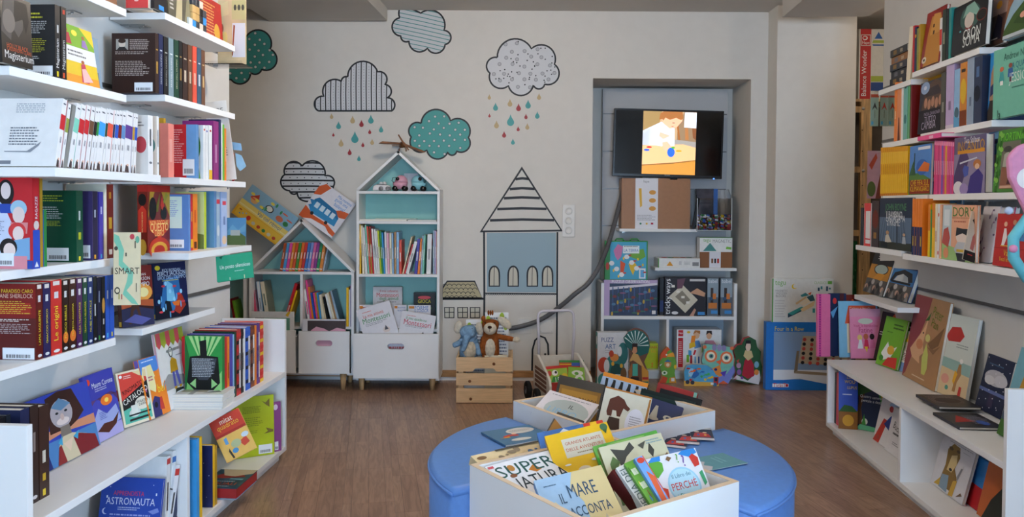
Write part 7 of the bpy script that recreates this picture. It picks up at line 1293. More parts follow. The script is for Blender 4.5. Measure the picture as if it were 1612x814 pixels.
t_ = face('red cardboard dress-up case with three drawn dolls on the right wall', right(1.43), RA4, 1562, 1618, 336, t=.03, th=5, c='B5221F', A=RDB, group=GR_, name='toy_case', cat='box')
# --- ledge: two comic albums
C1 = [('r', 0, .0, 1, .35, '5A5450'), ('r', 0, .35, 1, .7, 'C8892A'), ('r', 0, .7, 1, 1, '17171A'), ('e', .55, .6, .34, .13, '1B1B1B'), ('e', .55, .6, .3, .11, 'A8BDB8'), ('p', [(.3, .36), (.45, .5), (.8, .5), (.7, .34)], 'D8952A'), ('l', .25, .82, .85, .92, 2, 'D8D8D4')]+[('e', .1+.13*k, .14+.07*(k % 3), .075, .065, ['C8A08A', '2A2A2A', 'B8B4B0'][k % 3]) for k in range(7)]+[('p', [(.05+.2*k, 0), (.12+.2*k, .2), (.2+.2*k, 0)], ['3A3A3A', '8A8886', '222222'][k % 3]) for k in range(5)]
C2 = [('r', 0, .0, 1, .35, '5A5450'), ('r', 0, .35, 1, .72, '3F86C8'), ('r', 0, .72, 1, 1, '1F3F7A'), ('p', [(.05, .4), (.15, .6), (.5, .7), (.85, .64), (.95, .45), (.8, .42), (.7, .55), (.5, .6), (.25, .52), (.15, .38)], '26282C'), ('p', [(.2, .42), (.3, .54), (.5, .6), (.72, .54), (.8, .42)], 'CFD4D4'), ('r', .1, .37, .9, .42, '1C1C20'), ('l', .25, .8, .88, .92, 2, 'E4E8EC')]+C1[8-1:]
stand('black and orange comic album, left of two on the right ledge', hit_z(1358, 459, RB5), hit_z(1389, 468.5, RB5), 396, t=.012, th=17, c='26221F', A=C1, group=GR_)
stand('blue comic album with a stadium, right of two on the right ledge', hit_z(1391, 468, RB5), hit_z(1428, 479, RB5), 402, t=.022, th=17, c='2A4F8A', A=C2, group=GR_)
# hanging things at the far end of the right wall
for k, (x, c) in enumerate(((1373, '8FA89A'), (1388, '98AC9C'), (1401, '9AB09E'))):
    p = bp(x+4, 172, 4.0+.02*k); t = thing('craft_packet', '%s hanging grey-green craft packet with a red flower' % ('left', 'middle', 'right')[k], 'packet', Matrix.Translation(p), 'hanging craft packets')
    boxpart('packet', t, (-.02, 0, -.085), (.02, .004, .075), pm(c, .5)); panel_print('packet_print', t, [('r', 0, .9, 1, 1, 'B5503A'), ('p', [(.15, .5), (.5, .75), (.85, .5), (.5, .6)], ['3A3A38', 'C8483A', 'B83A2A'][k]), ('r', .48, .25, .53, .5, '5A5A4A'), ('r', .1, .05, .35, .15, '4FA0C8')], .04, .16, Matrix.Translation((-.02, 0, -.085)))
    uw_ = UR-(S3.inverted() @ p).x; e_ = S3 @ Vector((uw_, 0, 0))
    part('hook', t, lambda m: m.tube([(0, .002, .07), (0, .002, .09), (e_.x, e_.y+.002, .09)], .002, steel, 6))
p = bp(1378, 275, 4.0); t = thing('hanging_card', 'pink hanging card with red leaves beside the yellow row', 'card', Matrix.Translation(p))
boxpart('card', t, (-.04, 0, -.12), (.03, .003, .12), pm('BE96A4', .5)); panel_print('card_print', t, [('p', [(.1, .7), (.6, .95), (.7, .85), (.3, .6)], 'B5503A'), ('e', .3, .2, .3, .16, '5A6A3A'), ('p', [(.6, 0), (.9, .5), (1, .5), (1, 0)], '7A3A30')], .07, .24, Matrix.Translation((-.04, 0, -.12)))
uw_ = UR-(S3.inverted() @ p).x; e_ = S3 @ Vector((uw_, 0, 0))
part('hook', t, lambda m: m.tube([(0, .002, .115), (e_.x, e_.y+.002, .115)], .002, steel, 6))
# pink bag at the right picture edge
p = right(1.36).hit(1606, 300)
t = thing('toy_bag', 'pink padded toy bag with a bunny patch hanging at the right edge', 'bag', Matrix.Translation(p) @ SIDE @ Matrix.Rotation(R(-22), 4, 'Z'))
bagp = [(-.035, .1), (-.01, .135), (.04, .15), (.1, .14), (.13, .09), (.13, -.04), (.1, -.12), (.06, -.14), (.03, -.1), (-.005, -.02), (-.03, .04)]
part('bag_body', t, lambda m: m.prism(bagp, 0, .05, pm('D58FB4', .7, noise=.05)), bevel=.012)
panel_print('bunny_patch', t, [('e', .35, .6, .18, .12, 'E8E4E6'), ('e', .62, .63, .16, .1, 'E8E4E6'), ('p', [(.3, .7), (.4, .9), (.46, .7)], 'D8486A'), ('p', [(.6, .72), (.7, .92), (.74, .72)], 'D8486A'), ('p', [(.3, .3), (.4, .52), (.7, .52), (.75, .3)], 'E0527A'), ('p', [(.4, .12), (.5, .3), (.85, .3), (.8, .14)], 'B5223F')], .15, .26, Matrix.Translation((-.035, -.001, -.12)))
part('strap', t, lambda m: m.tube([(.06, .03, .14), (.09, .03, .2), (.12, .03, .14)], .005, pm('C86A98', .7), 8))
part('button', t, lambda m: m.ball((-.028, -.002, -.06), .012, pm('B8C8E0', .2)))
p = right(1.36).hit(1606, 385)
t = thing('toy_ring', 'turquoise padded toy handle hanging under the pink bag', 'toy', Matrix.Translation(p) @ SIDE)
part('handle_tube', t, lambda m: m.tube([(.09, 0, .1), (.02, 0, .08), (-.02, 0, .02), (-.018, 0, -.04), (.02, 0, -.1), (.09, 0, -.11)], .016, pm('62B8C4', .5), 12))
part('handle_clip', t, lambda m: m.ball((-.026, -.012, -.012), .012, pm('D88AB0', .3)))
# ================================================================== LOW RIGHT BOOKCASE
GQ = 'books in the low right bookcase'
stand('pink spiral-bound book overhanging the far end of the low right bookcase', hit_z(1287, 562, ZRM), hit_z(1307, 562, ZRM), 463, t=.02, th=2, c='D86A9A', A=[('r', .1, 0, .28, 1, 'C83A8A'), ('l', .12, 0, .26, 1, 26, '5A2A6A')], group=GQ)
stand('dark blue and maroon book beside the pink spiral book', hit_z(1306, 561, ZRM), hit_z(1332, 561, ZRM), 462, t=.02, th=2, c='17284E', A=[('r', .6, 0, .85, 1, '4A1A20'), ('p', [(.05, .7), (.5, .8), (.2, .6)], '5FA0D0'), ('e', .3, .88, .12, .05, 'C8302F')], group=GQ)
stand('red and orange patterned book at the back of the low right bookcase', hit_z(1322, 558, ZRM), hit_z(1366, 558, ZRM), 464, t=.008, th=2, c='7A2A20', A=rnd(20, ['D8602A', 'C8302F', '3A1A2A'], 2), group=GQ)
HS = [('p', [(.15, .6), (.25, .92), (.95, .92), (1, .6)], 'D85A3A'), ('r', .2, .08, .95, .6, 'E4D8B8'), ('r', .28, .4, .5, .58, '4A8ABA'), ('r', .28, .1, .6, .38, 'E8B83A'), ('r', .36, .12, .5, .3, 'E8E0D0'), ('t', 'Colora e incolla', .55, .87, .55, 'F0E0C8'), ('e', .38, .52, .08, .05, 'E8E4D8'), ('r', .65, .1, .95, .55, 'C8D8DC')]
stand('pale blue book with a red-roofed house on the low right bookcase', hit_z(1322, 563, ZRM), hit_z(1383, 563, ZRM), 474, t=.008, th=5, c='7DBBDD', A=HS, group=GQ)
FT = [('r', 0, .84, 1, 1, 'DB9AB4'), ('e', .5, .75, .24, .06, 'C8D0C0'), ('t', 'Vesti le bamboline', .5, .66, .8, 'C8527A'), ('t', 'Fatine', .5, .57, .45, 'B5406A'), ('e', .3, .42, .08, .06, 'E8C87A'), ('p', [(.22, .2), (.28, .38), (.36, .38), (.4, .2)], 'E4E4E8'), ('e', .5, .44, .08, .06, 'C86A4A'), ('p', [(.42, .2), (.46, .38), (.56, .38), (.6, .2)], 'D8355A'), ('e', .7, .44, .08, .06, '2A1C1C'), ('p', [(.62, .2), (.66, .38), (.76, .38), (.86, .22)], 'E07AA8'), ('p', [(.44, .24), (.56, .24), (.52, .12)], 'E8C83A')]
stand('pink fairy dress-up book on the low right bookcase', hit_z(1340, 565, ZRM), hit_z(1388, 565, ZRM), 486, t=.008, th=6, c='E68CB2', A=FT, group=GQ)
stand('dark book with a rainbow behind the green picture book', hit_z(1375, 565, ZRM), hit_z(1415, 576, ZRM), 490, t=.014, th=12, c='2A2420', A=[('p', [(.2, .7), (.5, 1), (1, .8), (.6, .85)], 'C8502A'), ('p', [(.2, .66), (.5, .92), (.9, .76), (.5, .8)], 'D8B02A'), ('p', [(.2, .6), (.5, .86), (.8, .7), (.5, .74)], '3F8A3A'), ('l', .05, .5, .4, .6, 2, 'D8D8D8')], group=GQ)
stand('bright green picture book with a white goose and red hen', hit_z(1378, 573, ZRM), hit_z(1411, 585, ZRM), 497, t=.012, th=13, c='6FAE2A', A=[('l', .45, .76, .95, .9, 2, '2A4A1A'), ('p', [(.15, .25), (.35, .5), (.5, .35), (.8, .45), (.6, .2), (.3, .12)], 'E6E8E4'), ('e', .55, .35, .16, .09, 'D8A83A'), ('p', [(.3, .02), (.5, .2), (.9, .24), (.95, .02)], 'C8382A'), ('e', .2, .15, .1, .06, '3F8A2A'), ('l', .2, .68, .5, .72, 1, '3A6A1A')], group=GQ)
stand('black, white and blue picture book beside the green goose book', hit_z(1399, 578, ZRM), hit_z(1437, 593, ZRM), 503, t=.012, th=13, c='CFC6B8', A=[('r', 0, .82, 1, 1, '1C1B1E'), ('r', 0, 0, 1, .28, '7A9AD0'), ('l', .2, .86, .95, .94, 1, 'C8C4BC'), ('e', .2, .68, .16, .07, '23201E'), ('r', .4, .6, .95, .66, 'D8B02A'), ('p', [(.45, .66), (.5, .78), (.9, .78), (.95, .66)], 'B89A5A'), ('e', .5, .3, .34, .12, 'E8E4DC'), ('l', .3, .22, .75, .38, 5, '5A3A3A'), ('e', .65, .42, .12, .06, '1C1A1A'), ('p', [(.85, .25), (.98, .4), (.98, .2)], 'C8382A'), ('l', .1, .46, .5, .52, 2, '8A8A86')], group=GQ)
PP = [('p', [(0, .0), (.08, .05), (.45, .8), (.5, 1), (0, 1)], '8A3F42'), ('p', [(.1, .35), (.4, .62), (.5, .78), (.46, .45), (.52, .36), (.42, .3), (.45, .22), (.2, .26)], 'D9AE84'), ('e', .36, .44, .1, .06, 'C8845A'), ('p', [(.4, .72), (.55, .84), (.52, .74)], '3F6A2A'), ('t', 'Peter', .74, .84, .3, '6A7A20', -8, .12), ('t', 'Pan', .7, .72, .2, '6A7A20', -8, .1), ('p', [(.56, .12), (.5, .3), (.56, .48), (.66, .36), (.7, .2), (.66, .12)], 'C3CC6A'), ('e', .57, .54, .07, .045, 'CBC97A'), ('p', [(.6, .48), (.74, .56), (.98, .72), (.9, .5), (.72, .42)], '7A5A38'), ('p', [(.6, .44), (.8, .44), (.95, .5), (.8, .38)], '8A6844'), ('l', .3, .05, .7, .08, 1, 'E0D0B8'), ('e', .42, .58, .02, .012, '2A2018')]
stand('tall brown picture book with a fairy before a big profile on the low right bookcase', hit_z(1420, 591, ZRM), hit_z(1470, 618, ZRM), 463, t=.016, th=9, c='A87E50', A=PP, cS='6A2A34', group=GQ)
SP = [('r', 0, .34, 1, 1, 'C9D0C8'), ('p', [(0, 0), (1, 0), (1, .3), (0, .36)], 'D5BD96'), ('p', [(0, .34), (1, .3), (1, .44), (0, .46)], '8FB0AA'), ('p', [(.0, .72), (.15, .84), (.45, .86), (.62, .76), (.5, .68), (.1, .66)], 'B5322E'), ('l', .4, .6, .85, .66, 2, '8A9490'), ('p', [(.5, .08), (.55, .3), (.6, .42), (.68, .42), (.72, .3), (.62, .2), (.6, .08)], 'A87A4A'), ('p', [(.46, .2), (.5, .34), (.6, .3), (.52, .16)], 'E0A830'), ('e', .66, .46, .06, .03, 'E6E4E0'), ('p', [(.7, .04), (.72, .16), (.8, .16), (.8, .04)], 'C0382F'), ('e', .2, .2, .14, .06, 'D89A8A'), ('e', .3, .1, .06, .03, '5A9A8A')]
stand('white beach picture book with a red parasol on the low right bookcase', hit_z(1475, 618, ZRM), hit_z(1519, 636, ZRM), 493, t=.014, th=9, c='D9DAD6', A=SP, group=GQ)
stand('dark blue book with white blossom tree on the low right bookcase', hit_z(1534, 641, ZRM), hit_z(1574, 662, ZRM), 556, t=.012, th=13, c='17203E', A=[('e', .5, .62, .42, .14, 'B8B8C0'), ('e', .3, .56, .2, .08, 'D0D0D4'), ('e', .7, .6, .24, .1, 'C8C8D0'), ('l', .15, .82, .7, .87, 1, '4A6A8A'), ('p', [(.4, .1), (.45, .4), (.6, .4), (.62, .1)], '3A3450'), ('r', .0, .34, 1, .4, '5A6AA0')]+[('e', (k*.37) % .94+.03, (k*.53) % .94+.03, .018, .01, 'D8D8E0') for k in range(26)], group=GQ)
stand('teal and mustard book half hidden by the right end panel', hit_z(1569, 684, ZRM), hit_z(1640, 724, ZRM), 546, t=.016, th=14, c='6FA5B4', A=[('p', [(.2, .55), (.25, .82), (.6, .86), (.95, .8), (.95, .5), (.6, .48)], 'B98A2A'), ('l', .4, .75, .7, .8, 1, '4A3A1A'), ('t', '1000', .5, .67, .4, '2A2A2A'), ('p', [(0, .3), (.4, .5), (1, .4), (1, 0), (0, 0)], '3A4F66'), ('p', [(0, .0), (0, .18), (.5, .14), (1, 0)], '3F6A2A'), ('p', [(.2, .14), (.3, .3), (.8, .28), (.9, .12)], 'B08A30'), ('l', .3, .05, .8, .09, 1, 'E0E0D8')], group=GQ)
for k, (px, py, pr, zz_) in enumerate(((1510, 672, [('p', [(.1, .3), (.4, .8), (.6, .4)], 'A82A24'), ('l', .5, .2, .95, .8, 6, '8A8A9A'), ('e', .7, .3, .12, .16, '3A5AA8')], .001), (1478, 640, [('l', .1, .3, .9, .9, 8, '8A7A74'), ('e', .5, .5, .3, .2, '3A302E')], .0135))):
    a_ = hit_z(px, py, ZRM+zz_+.011); M = SIDE @ Matrix.Rotation(R(0), 4, 'Z'); Mx = frame(a_, S3 @ Vector((1, .0, 0)), -UP, S3 @ Vector((0, 1, 0)))
    book('%s glossy dark picture book lying on the low right bookcase' % ('nearer', 'farther')[k], Mx, .16, .2, .011, '1C1A24', A=pr, group=GQ)
# lower compartments
stand('blue wolf book with yellow lettering in the low right compartment', hit_z(1320, 675, ZRB), hit_z(1350, 677, ZRB), 584, t=.012, th=3, c='2446B0', A=[('t', 'LUPO', .68, .9, .5, 'D8B82A'), ('t', 'WOLF', .6, .82, .6, 'D8B82A'), ('t', 'LUPUS', .7, .72, .5, 'D8B82A'), ('r', 0, 0, 1, .32, '8A5A1E'), ('p', [(0, .3), (.3, .42), (.7, .4), (1, .3)], '2F5A24'), ('e', .5, .15, .3, .1, 'C8962A'), ('l', .2, .58, .7, .62, 1, 'C8D0E8')], cS='B5222A', group=GQ)
row(right(1.41), ZRB, [D(1313, 1315.4, 585, 'black', yb=672), D(1315.8, 1319, 585, 'red', yb=673)], .15, 'at the far end of the low right compartment', GQ)
stand('night sky picture book with a tree and rainbow in the low right compartment', hit_z(1344, 675, ZRB), hit_z(1391, 684, ZRB), 590, t=.012, th=8, c='1D2A48', A=[('p', [(0, .1), (.12, .5), (.05, .75), (.3, .7), (.2, .4), (.3, .1)], '5A3A20'), ('p', [(0, .6), (.1, .98), (.5, 1), (.55, .75), (.25, .66)], '2F5A2A'), ('p', [(.5, .98), (.8, .85), (1, .5), (1, .62), (.85, .92), (.6, 1)], 'C8402A'), ('p', [(.48, .92), (.76, .8), (.96, .46), (1, .5), (.8, .85), (.5, .98)], 'D8B82A'), ('p', [(.46, .88), (.72, .76), (.92, .42), (.96, .46), (.76, .8), (.48, .92)], '4A9A4A'), ('t', 'Quattro cammini,', .55, .62, .8, 'E4E8EC'), ('t', 'pentole e destini', .58, .54, .75, 'E4E8EC'), ('p', [(.05, 0), (.2, .1), (.8, .08), (1, .02), (1, 0)], '5FAF86'), ('e', .35, .16, .1, .06, 'D0D8D0'), ('p', [(.25, .1), (.32, .3), (.4, .1)], '3F8A3A')], group=GQ)
stand('white book with a red and navy figure in the low right compartment', hit_z(1374, 692, ZRB), hit_z(1404, 714, ZRB), 615, t=.014, th=12, c='DAD8DA', A=[('p', [(0, .0), (.3, .5), (.5, .5), (.3, 0)], 'B8382F'), ('p', [(.35, .4), (.6, .62), (.95, .56), (.98, .2), (.85, .06), (.8, .3)], '2A3F86'), ('p', [(.4, .8), (.6, .98), (.9, .9), (.7, .7)], '9AB8D8'), ('e', .55, .74, .1, .06, 'B8382F'), ('l', .15, .06, .3, .14, 3, '5A5A5A')], group=GQ)
stand('white book with handwritten black title in the low right compartment', hit_z(1392, 708, ZRB), hit_z(1414, 724, ZRB), 640, t=.01, th=12, c='DCDADC', A=[('t', 'Buon', .5, .6, .5, '2A2A30', -12), ('l', .3, .4, .8, .5, 1, '2A2A30'), ('l', .4, .2, .85, .28, 2, '6A6A70')], group=GQ)
stand('blue and red book behind the dog picture book', hit_z(1464, 748, ZRB), hit_z(1510, 778, ZRB), 680, t=.01, th=12, c='4FA6D8', A=[('r', 0, 0, 1, .42, 'C0304A')], group=GQ)
DG = [('p', [(.28, .1), (.34, .5), (.3, .8), (.42, .95), (.6, .93), (.66, .75), (.6, .52), (.72, .36), (.66, .08)], '8A6A2E'), ('p', [(.4, .42), (.44, .72), (.58, .78), (.62, .6), (.54, .42)], 'D6BE84'), ('e', .38, .84, .06, .035, '5A4420'), ('e', .58, .85, .05, .03, '5A4420'), ('e', .5, .46, .045, .03, '2A2018'), ('p', [(.3, .04), (.32, .3), (.5, .34), (.55, .02)], '7F96A8'), ('p', [(.16, .04), (.3, .22), (.32, .06)], 'C8A03A'), ('p', [(.6, .0), (.64, .3), (.74, .34), (.72, .02)], 'C8A03A'), ('p', [(.7, .4), (.76, .6), (.8, .6), (.74, .36)], '8A8A90'), ('l', .3, .95, .95, .98, 1, '9A9AA0'), ('l', .7, .88, .9, .9, 1, '9A9AA0'), ('p', [(.8, .06), (.95, .14), (.9, .18)], '6A4A2A')]
stand('white picture book with a long-faced brown dog in overalls', hit_z(1461, 758, ZRB), hit_z(1514, 797, ZRB), 682, t=.012, th=14, c='D6D4D8', A=DG, group=GQ)
stand('blue and red book between the dog and toucan books', hit_z(1515, 788, ZRB), hit_z(1545, 812, ZRB), 713, t=.01, th=12, c='2F7FC8', A=[('r', 0, 0, 1, .45, 'B5222A')], group=GQ)
TC = [('p', [(.1, 0), (.2, .35), (.35, .62), (.52, .7), (.62, .6), (.5, .45), (.45, .2), (.5, 0)], '23261E'), ('p', [(.5, .68), (.62, .72), (.8, .55), (.9, .35), (.78, .42), (.58, .55)], '5F7A32'), ('e', .5, .62, .04, .025, 'A8C0C8'), ('p', [(.45, 0), (.5, .22), (.6, .02)], '4A3A5A'), ('p', [(.65, 0), (.72, .22), (.8, 0)], '6A4A2A'), ('e', .92, .72, .14, .12, 'A89A30')]
stand('orange picture book with a black toucan by the right end panel', hit_z(1537, 810, ZRB), hit_z(1620, 872, ZRB), 716, t=.014, th=12, c='C0622A', A=TC, group=GQ)
# ================================================================== BOOKS IN THE HOUSE CABINETS
GH = 'books in the house cabinets'
cb = [('brown', 0), ('sky blue', 0), ('pink', 0), ('orange', 0), ('coral', 0), ('green', 0), ('orange', 1), ('red', 0), ('blue', 0), ('steel blue', 0), ('pale pink', 1), ('purple', 0), ('green', 1), ('orange', 2)]
cc = ['A8502A', '4F9AD0', 'D84A9A', 'D8862A', 'D0542E', '4F8A3A', 'E0702A', 'C83A35', '3F74B8', '7A96D0', 'D86AA0', '8A3F8A', '2F8A5A', 'E08A3A']
nn_ = ['rust', 'sky blue', 'pink', 'amber', 'orange-red', 'leaf green', 'orange', 'red', 'blue', 'periwinkle', 'rose', 'purple', 'emerald', 'tangerine']
it = [D(440+4.78*k, 444.4+4.78*k, 383-.1*k, cc[k], dx=7, S=[('r', 0, .06, 1, .1, 'E8D8C8'), ('l', .3, .3, .7, .8, 1, 'F0E0D0')], label='%s slim book in the leaning rainbow row under the low gable' % nn_[k]) for k in range(14)]
row(back(5.03), zs1, it, .13, 'x', GH, hard=False)
row(back(5.06), zs1, [D(507.5, 510, 392, 'grey blue', dx=7, d=.1, label='pale blue book leaning behind the rainbow row end')], .1, 'x', GH)
tb = [(562.4, 568, 353, 'yellow', 0), (570.5, 574, 355, 'cream', -3), (575, 578.5, 358, 'white', -5), (579, 581.4, 354, 'mint', -5), (581.7, 584, 356, 'coral', -5), (584.3, 586.2, 360, 'gold', -4), (586.5, 589, 357, 'red', -6), (589.3, 592, 360, 'white', -5), (592.3, 595, 361, 'white', -4), (595.3, 598, 364, 'white', -4), (598.3, 601, 363, 'lime', -5), (601.3, 603.8, 364, 'green', -4), (604.1, 606.5, 366, 'sky blue', -4), (606.8, 609.8, 365, 'white', -2), (610.2, 613.5, 367, 'pale pink', -2), (613.8, 617, 367, 'cream', -1), (617.3, 620, 367, 'light blue', -1), (620.6, 623.6, 365, 'tan', 0), (624, 628, 365, 'light blue', 0), (628.4, 632, 378, 'coral', 0)]
it = [D(a, b, y, c, dx=dx or .01, S=[('l', .3, .2, .7, .8, 1, '8A8A8A' if c in ('white', 'cream') else 'F0F0E8')]) for a, b, y, c, dx in tb]
row(back(5.03), zt3, it, .15, 'in the left half of the tall cabinet row', GH, hard=False)
tb2 = [(633, 635.4, 373, 'beige', 14), (635.8, 638, 385, 'red', 13), (638.4, 643.5, 381, 'white', 14), (652, 656.5, 376, 'violet', 5), (657, 660.5, 376, 'orange', 5), (661.5, 664, 371, 'grey blue', 3), (664.3, 667, 370, 'mint', 3), (671, 678, 369, 'white', 2), (681.5, 684, 363, 'grey blue', 0), (684.3, 686.6, 363, 'lilac', 0), (687, 689, 365, 'peach', 0)]
it = [D(a, b, y, c, dx=dx or .01, S=[('l', .3, .2, .7, .8, 1, '8A8A8A' if c == 'white' else 'F0F0E8')]) for a, b, y, c, dx in tb2]; it[7]['A'] = [('e', .2, .8, .2, .1, 'C83A35')]
row(back(5.03), zt3, it, .15, 'in the right half of the tall cabinet row', GH, hard=False)
# Montessori section
MO = lambda a, b, c2, c3: [('l', .15, .86, .5, .9, 1, 'D86A5A'), ('t', a, .45, .78, .6, c2), ('t', b, .5, .66, .8, c3), ('l', .15, .5, .8, .58, 2, '9A9AA0'), ('e', .7, .3, .1, .08, 'D8C8C0'), ('p', [(.64, .3), (.7, .42), (.76, .3)], '4A4A50'), ('p', [(.62, .1), (.66, .24), (.78, .22), (.8, .08)], 'D8D4D4'), ('l', .2, .08, .5, .2, 3, 'B8B8BC')]
carton('activity_box', 'grey white activity box with red and green title on the tall cabinet shelf', 'box', 587, 452, 633, 520, 5.12, .04, 'D0CED0', [('t', 'Il mio cofanetto', .55, .9, .62, 'C8504A'), ('t', 'Montessori', .5, .8, .75, 'C8403A'), ('t', 'degli animali', .55, .7, .65, '4F8A4A'), ('l', .15, .6, .9, .65, 1, '8A8A90')], z=zpx(519)+.0005)
carton('activity_box', 'black activity box with coloured title on the tall cabinet shelf', 'box', 651, 461, 685, 520, 5.12, .04, '1E2024', [('r', .05, .05, .95, .95, '2A2E30'), ('t', 'GIOCA', .5, .75, .6, 'D8C83A'), ('e', .5, .86, .3, .05, 'C8505A'), ('e', .2, .6, .08, .05, '4FA0A8'), ('e', .75, .55, .08, .05, '6FAF4A')], z=zpx(519)+.0005)
for k, (x0, x1, y, tt, cc1) in enumerate(((565, 588, 480, '', 'C8503A'), (620, 640, 480, 'SEQUENZE', '3F6FB0'), (642, 678, 480.5, 'FORME', '3F74B8'))):
    carton('activity_book', '%s white workbook behind the tall drawer front' % ('left', 'middle', 'right')[k], 'book', x0, y, x1, 522, 5.02+.02*k, .008, 'DCDADF', ([('t', tt, .6, .88, .6, cc1), ('t', 'E LOGICA' if k == 2 else 'RELAZIONI', .6, .76, .6, cc1)] if tt else [('r', .1, .8, .8, .9, cc1)])+[('r', .05, .85, .28, .95, 'D8872A')], z=zpx(519)+.0005)
pose('white activity book with green title tilted left in the tall drawer', bp(595, 510, 4.945), .215, .24, .008, 3, 5, -17, c='DAD6DA', A=MO('La mia attività', 'Montessori', 'C8503A', '2F8A45'), hard=False, group=GH)
pose('white exercise book with red title tilted right in the tall drawer', bp(656, 517, 4.958), .215, .19, .008, 0, 5, 9, c='DAD8DC', A=MO('Il mio quaderno', 'Montessori', '2F8A45', 'C8304A'), hard=False, group=GH)
# low house compartments
row(back(5.05), zsm, [D(402.5, 407.5, 446, 'pale pink', dx=-9, S=[('r', 0, .1, 1, .8, 'C84A6A')]), D(411, 416.5, 443, 'light blue', dx=-8, cS='DDE2E6', S=[('l', .3, .2, .7, .8, 1, '8A9AA8')]), D(420, 427, 443, 'cream', dx=-11, S=[('l', .3, .3, .7, .9, 1, '7A8A7A')], cA='9A9A80')], .13, 'in the left compartment of the low house', GH)
row(back(5.04), zsm, [D(444, 449, 447, 'red', dx=20, S=[('l', .3, .2, .7, .6, 1, 'F0D0C0')]), D(449.6, 452.4, 458, 'yellow', dx=16)], .13, 'of two leaning right in the left compartment', GH)
row(back(5.05), zsm, [D(485.5, 489, 455, 'white', dx=-8, S=[('l', .2, .1, .8, .9, 1, 'C83A6A')]), D(489.4, 492.4, 441, 'pink', dx=-9), D(492.8, 495.6, 452, 'orange', dx=-9), D(496, 499, 461, 'blue', dx=-8), D(499.4, 502, 461, 'pink', dx=-7), D(502.3, 504.6, 461, 'gold', dx=-7), D(505, 507.4, 461, 'sky blue', dx=-7), D(508, 512, 464, 'cream', dx=-6), D(512.4, 515.6, 466, 'beige', dx=-7), D(516, 519.6, 467, 'black', dx=-9), D(523, 526.4, 463, 'white', dx=-12), D(526.8, 530, 461, 'cream', dx=-13), D(530.4, 533, 459, 'tan', dx=-13), D(533.4, 537.6, 458, 'grey blue', dx=-15, cA='4F6F88')], .13, 'in the right compartment of the low house', GH)
row(back(5.03), zsm, [D(545, 548.6, 453, 'yellow'), D(549, 551.2, 456, 'white'), D(551.4, 553, 448, 'lilac')], .13, 'upright at the right side of the low house', GH)
carton('framed_picture', 'white framed green picture standing in the left drawer of the low house', 'picture', 395, 491, 463, 530, 4.955, .012, 'DADCDC', [('r', .1, .0, .9, .82, '5F9A84'), ('r', .1, .3, .3, .82, '1F2A2C'), ('p', [(.8, .9), (.86, 1), (.92, 1), (.86, .85)], 'D8B02A'), ('l', .35, .4, .85, .75, 8, '86B8A0')], z=bp(430, 545, 4.955).z)
carton('picture_book', 'pink wavy picture book standing in the right drawer of the low house', 'book', 476, 503, 544, 530, 4.955, .012, 'DCDCE2', [('p', [(.12, .5), (.12, .97), (1, .97), (1, .5)], '4A3F40'), ('p', [(.15, .3), (.2, .76), (.32, .84), (.5, .8), (.62, .74), (.8, .82), (1, .78), (1, .3)], 'D9A3B4')], z=bp(500, 575, 4.955).z)
carton('picture_book', 'white drawing book standing inside the tall drawer', 'book', 600, 530, 652, 560, 4.955, .01, 'D8D6E0', [('l', .1, .1, .9, .9, 6, 'C86A6A')], z=bp(600, 588, 4.955).z)
row(back(5.04), zsm, [D(369, 373, 470, 'dark red', dx=-8), D(373.6, 377.6, 473, '6FA82F', cn='green', dx=-9)], .12, 'in the half hidden cabinet', GH)
# ================================================================== BOOKS IN THE TWO BINS AND ON THE SEAT
GB1, GB2 = 'books in the near bin', 'books in the far bin'
def quad(label, TL, TR, BL, h, t, spine=None, **kw):
    """book whose cover has its top corners at TL, TR (pixel x, pixel y, distance); BL gives the direction of its left edge; h its height"""
    a, b, c = bp(*TL), bp(*TR), bp(*BL); x = (b-a); w = x.length; x.normalize(); z = a-c; z = (z-x*z.dot(x)).normalized(); y = z.cross(x)
    o = a-z*h
    if spine: return book(label, frame(o+x*w, y, -x, z), spine, h, w, **kw)
    return book(label, frame(o, x, y, z), w, h, t, **kw)
quad('cream animal encyclopedia with rows of small animals in the near bin', (741, 718, 2.25), (857, 692, 2.43), (775, 765, 2.13), .2, .028, c='DDC79A', A=rnd(30, ['8A7A62', 'C8502A', '4A6A90', '7A5A3A', 'A8A090'], 3, .04, .4, .96, .93)+[('r', .3, .96, 1, 1, '4A4438')], group=GB1)
SPR = [('t', 'SUPER', .5, .8, .84, '1F4F4A', 0, .24), ('t', 'NATURA', .55, .5, .84, '1F3038', 0, .24), ('e', .3, .84, .05, .07, 'B07A3A'), ('p', [(.5, .72), (.6, .8), (.68, .68), (.58, .64)], 'B5722A'), ('r', .02, .92, .1, .97, 'C8505A'), ('e', .26, .68, .05, .04, '7A4A2A')]
quad('white nature encyclopedia with huge dark title in the near bin', (763, 735, 2.16), (867, 708, 2.28), (790, 790, 2.04), .19, .028, c='E0E0E2', A=SPR, group=GB1)
quad('blue atlas behind the yellow one in the near bin', (845, 682, 2.37), (948, 661, 2.4), (873, 740, 2.27), .24, .02, c='3F72B8', A=[('r', .7, .95, 1, 1, 'D83A2A'), ('r', .8, .95, .9, 1, 'F0C02A'), ('p', [(.3, .92), (.4, .99), (.5, .92)], 'D8E4EC')], group=GB1)
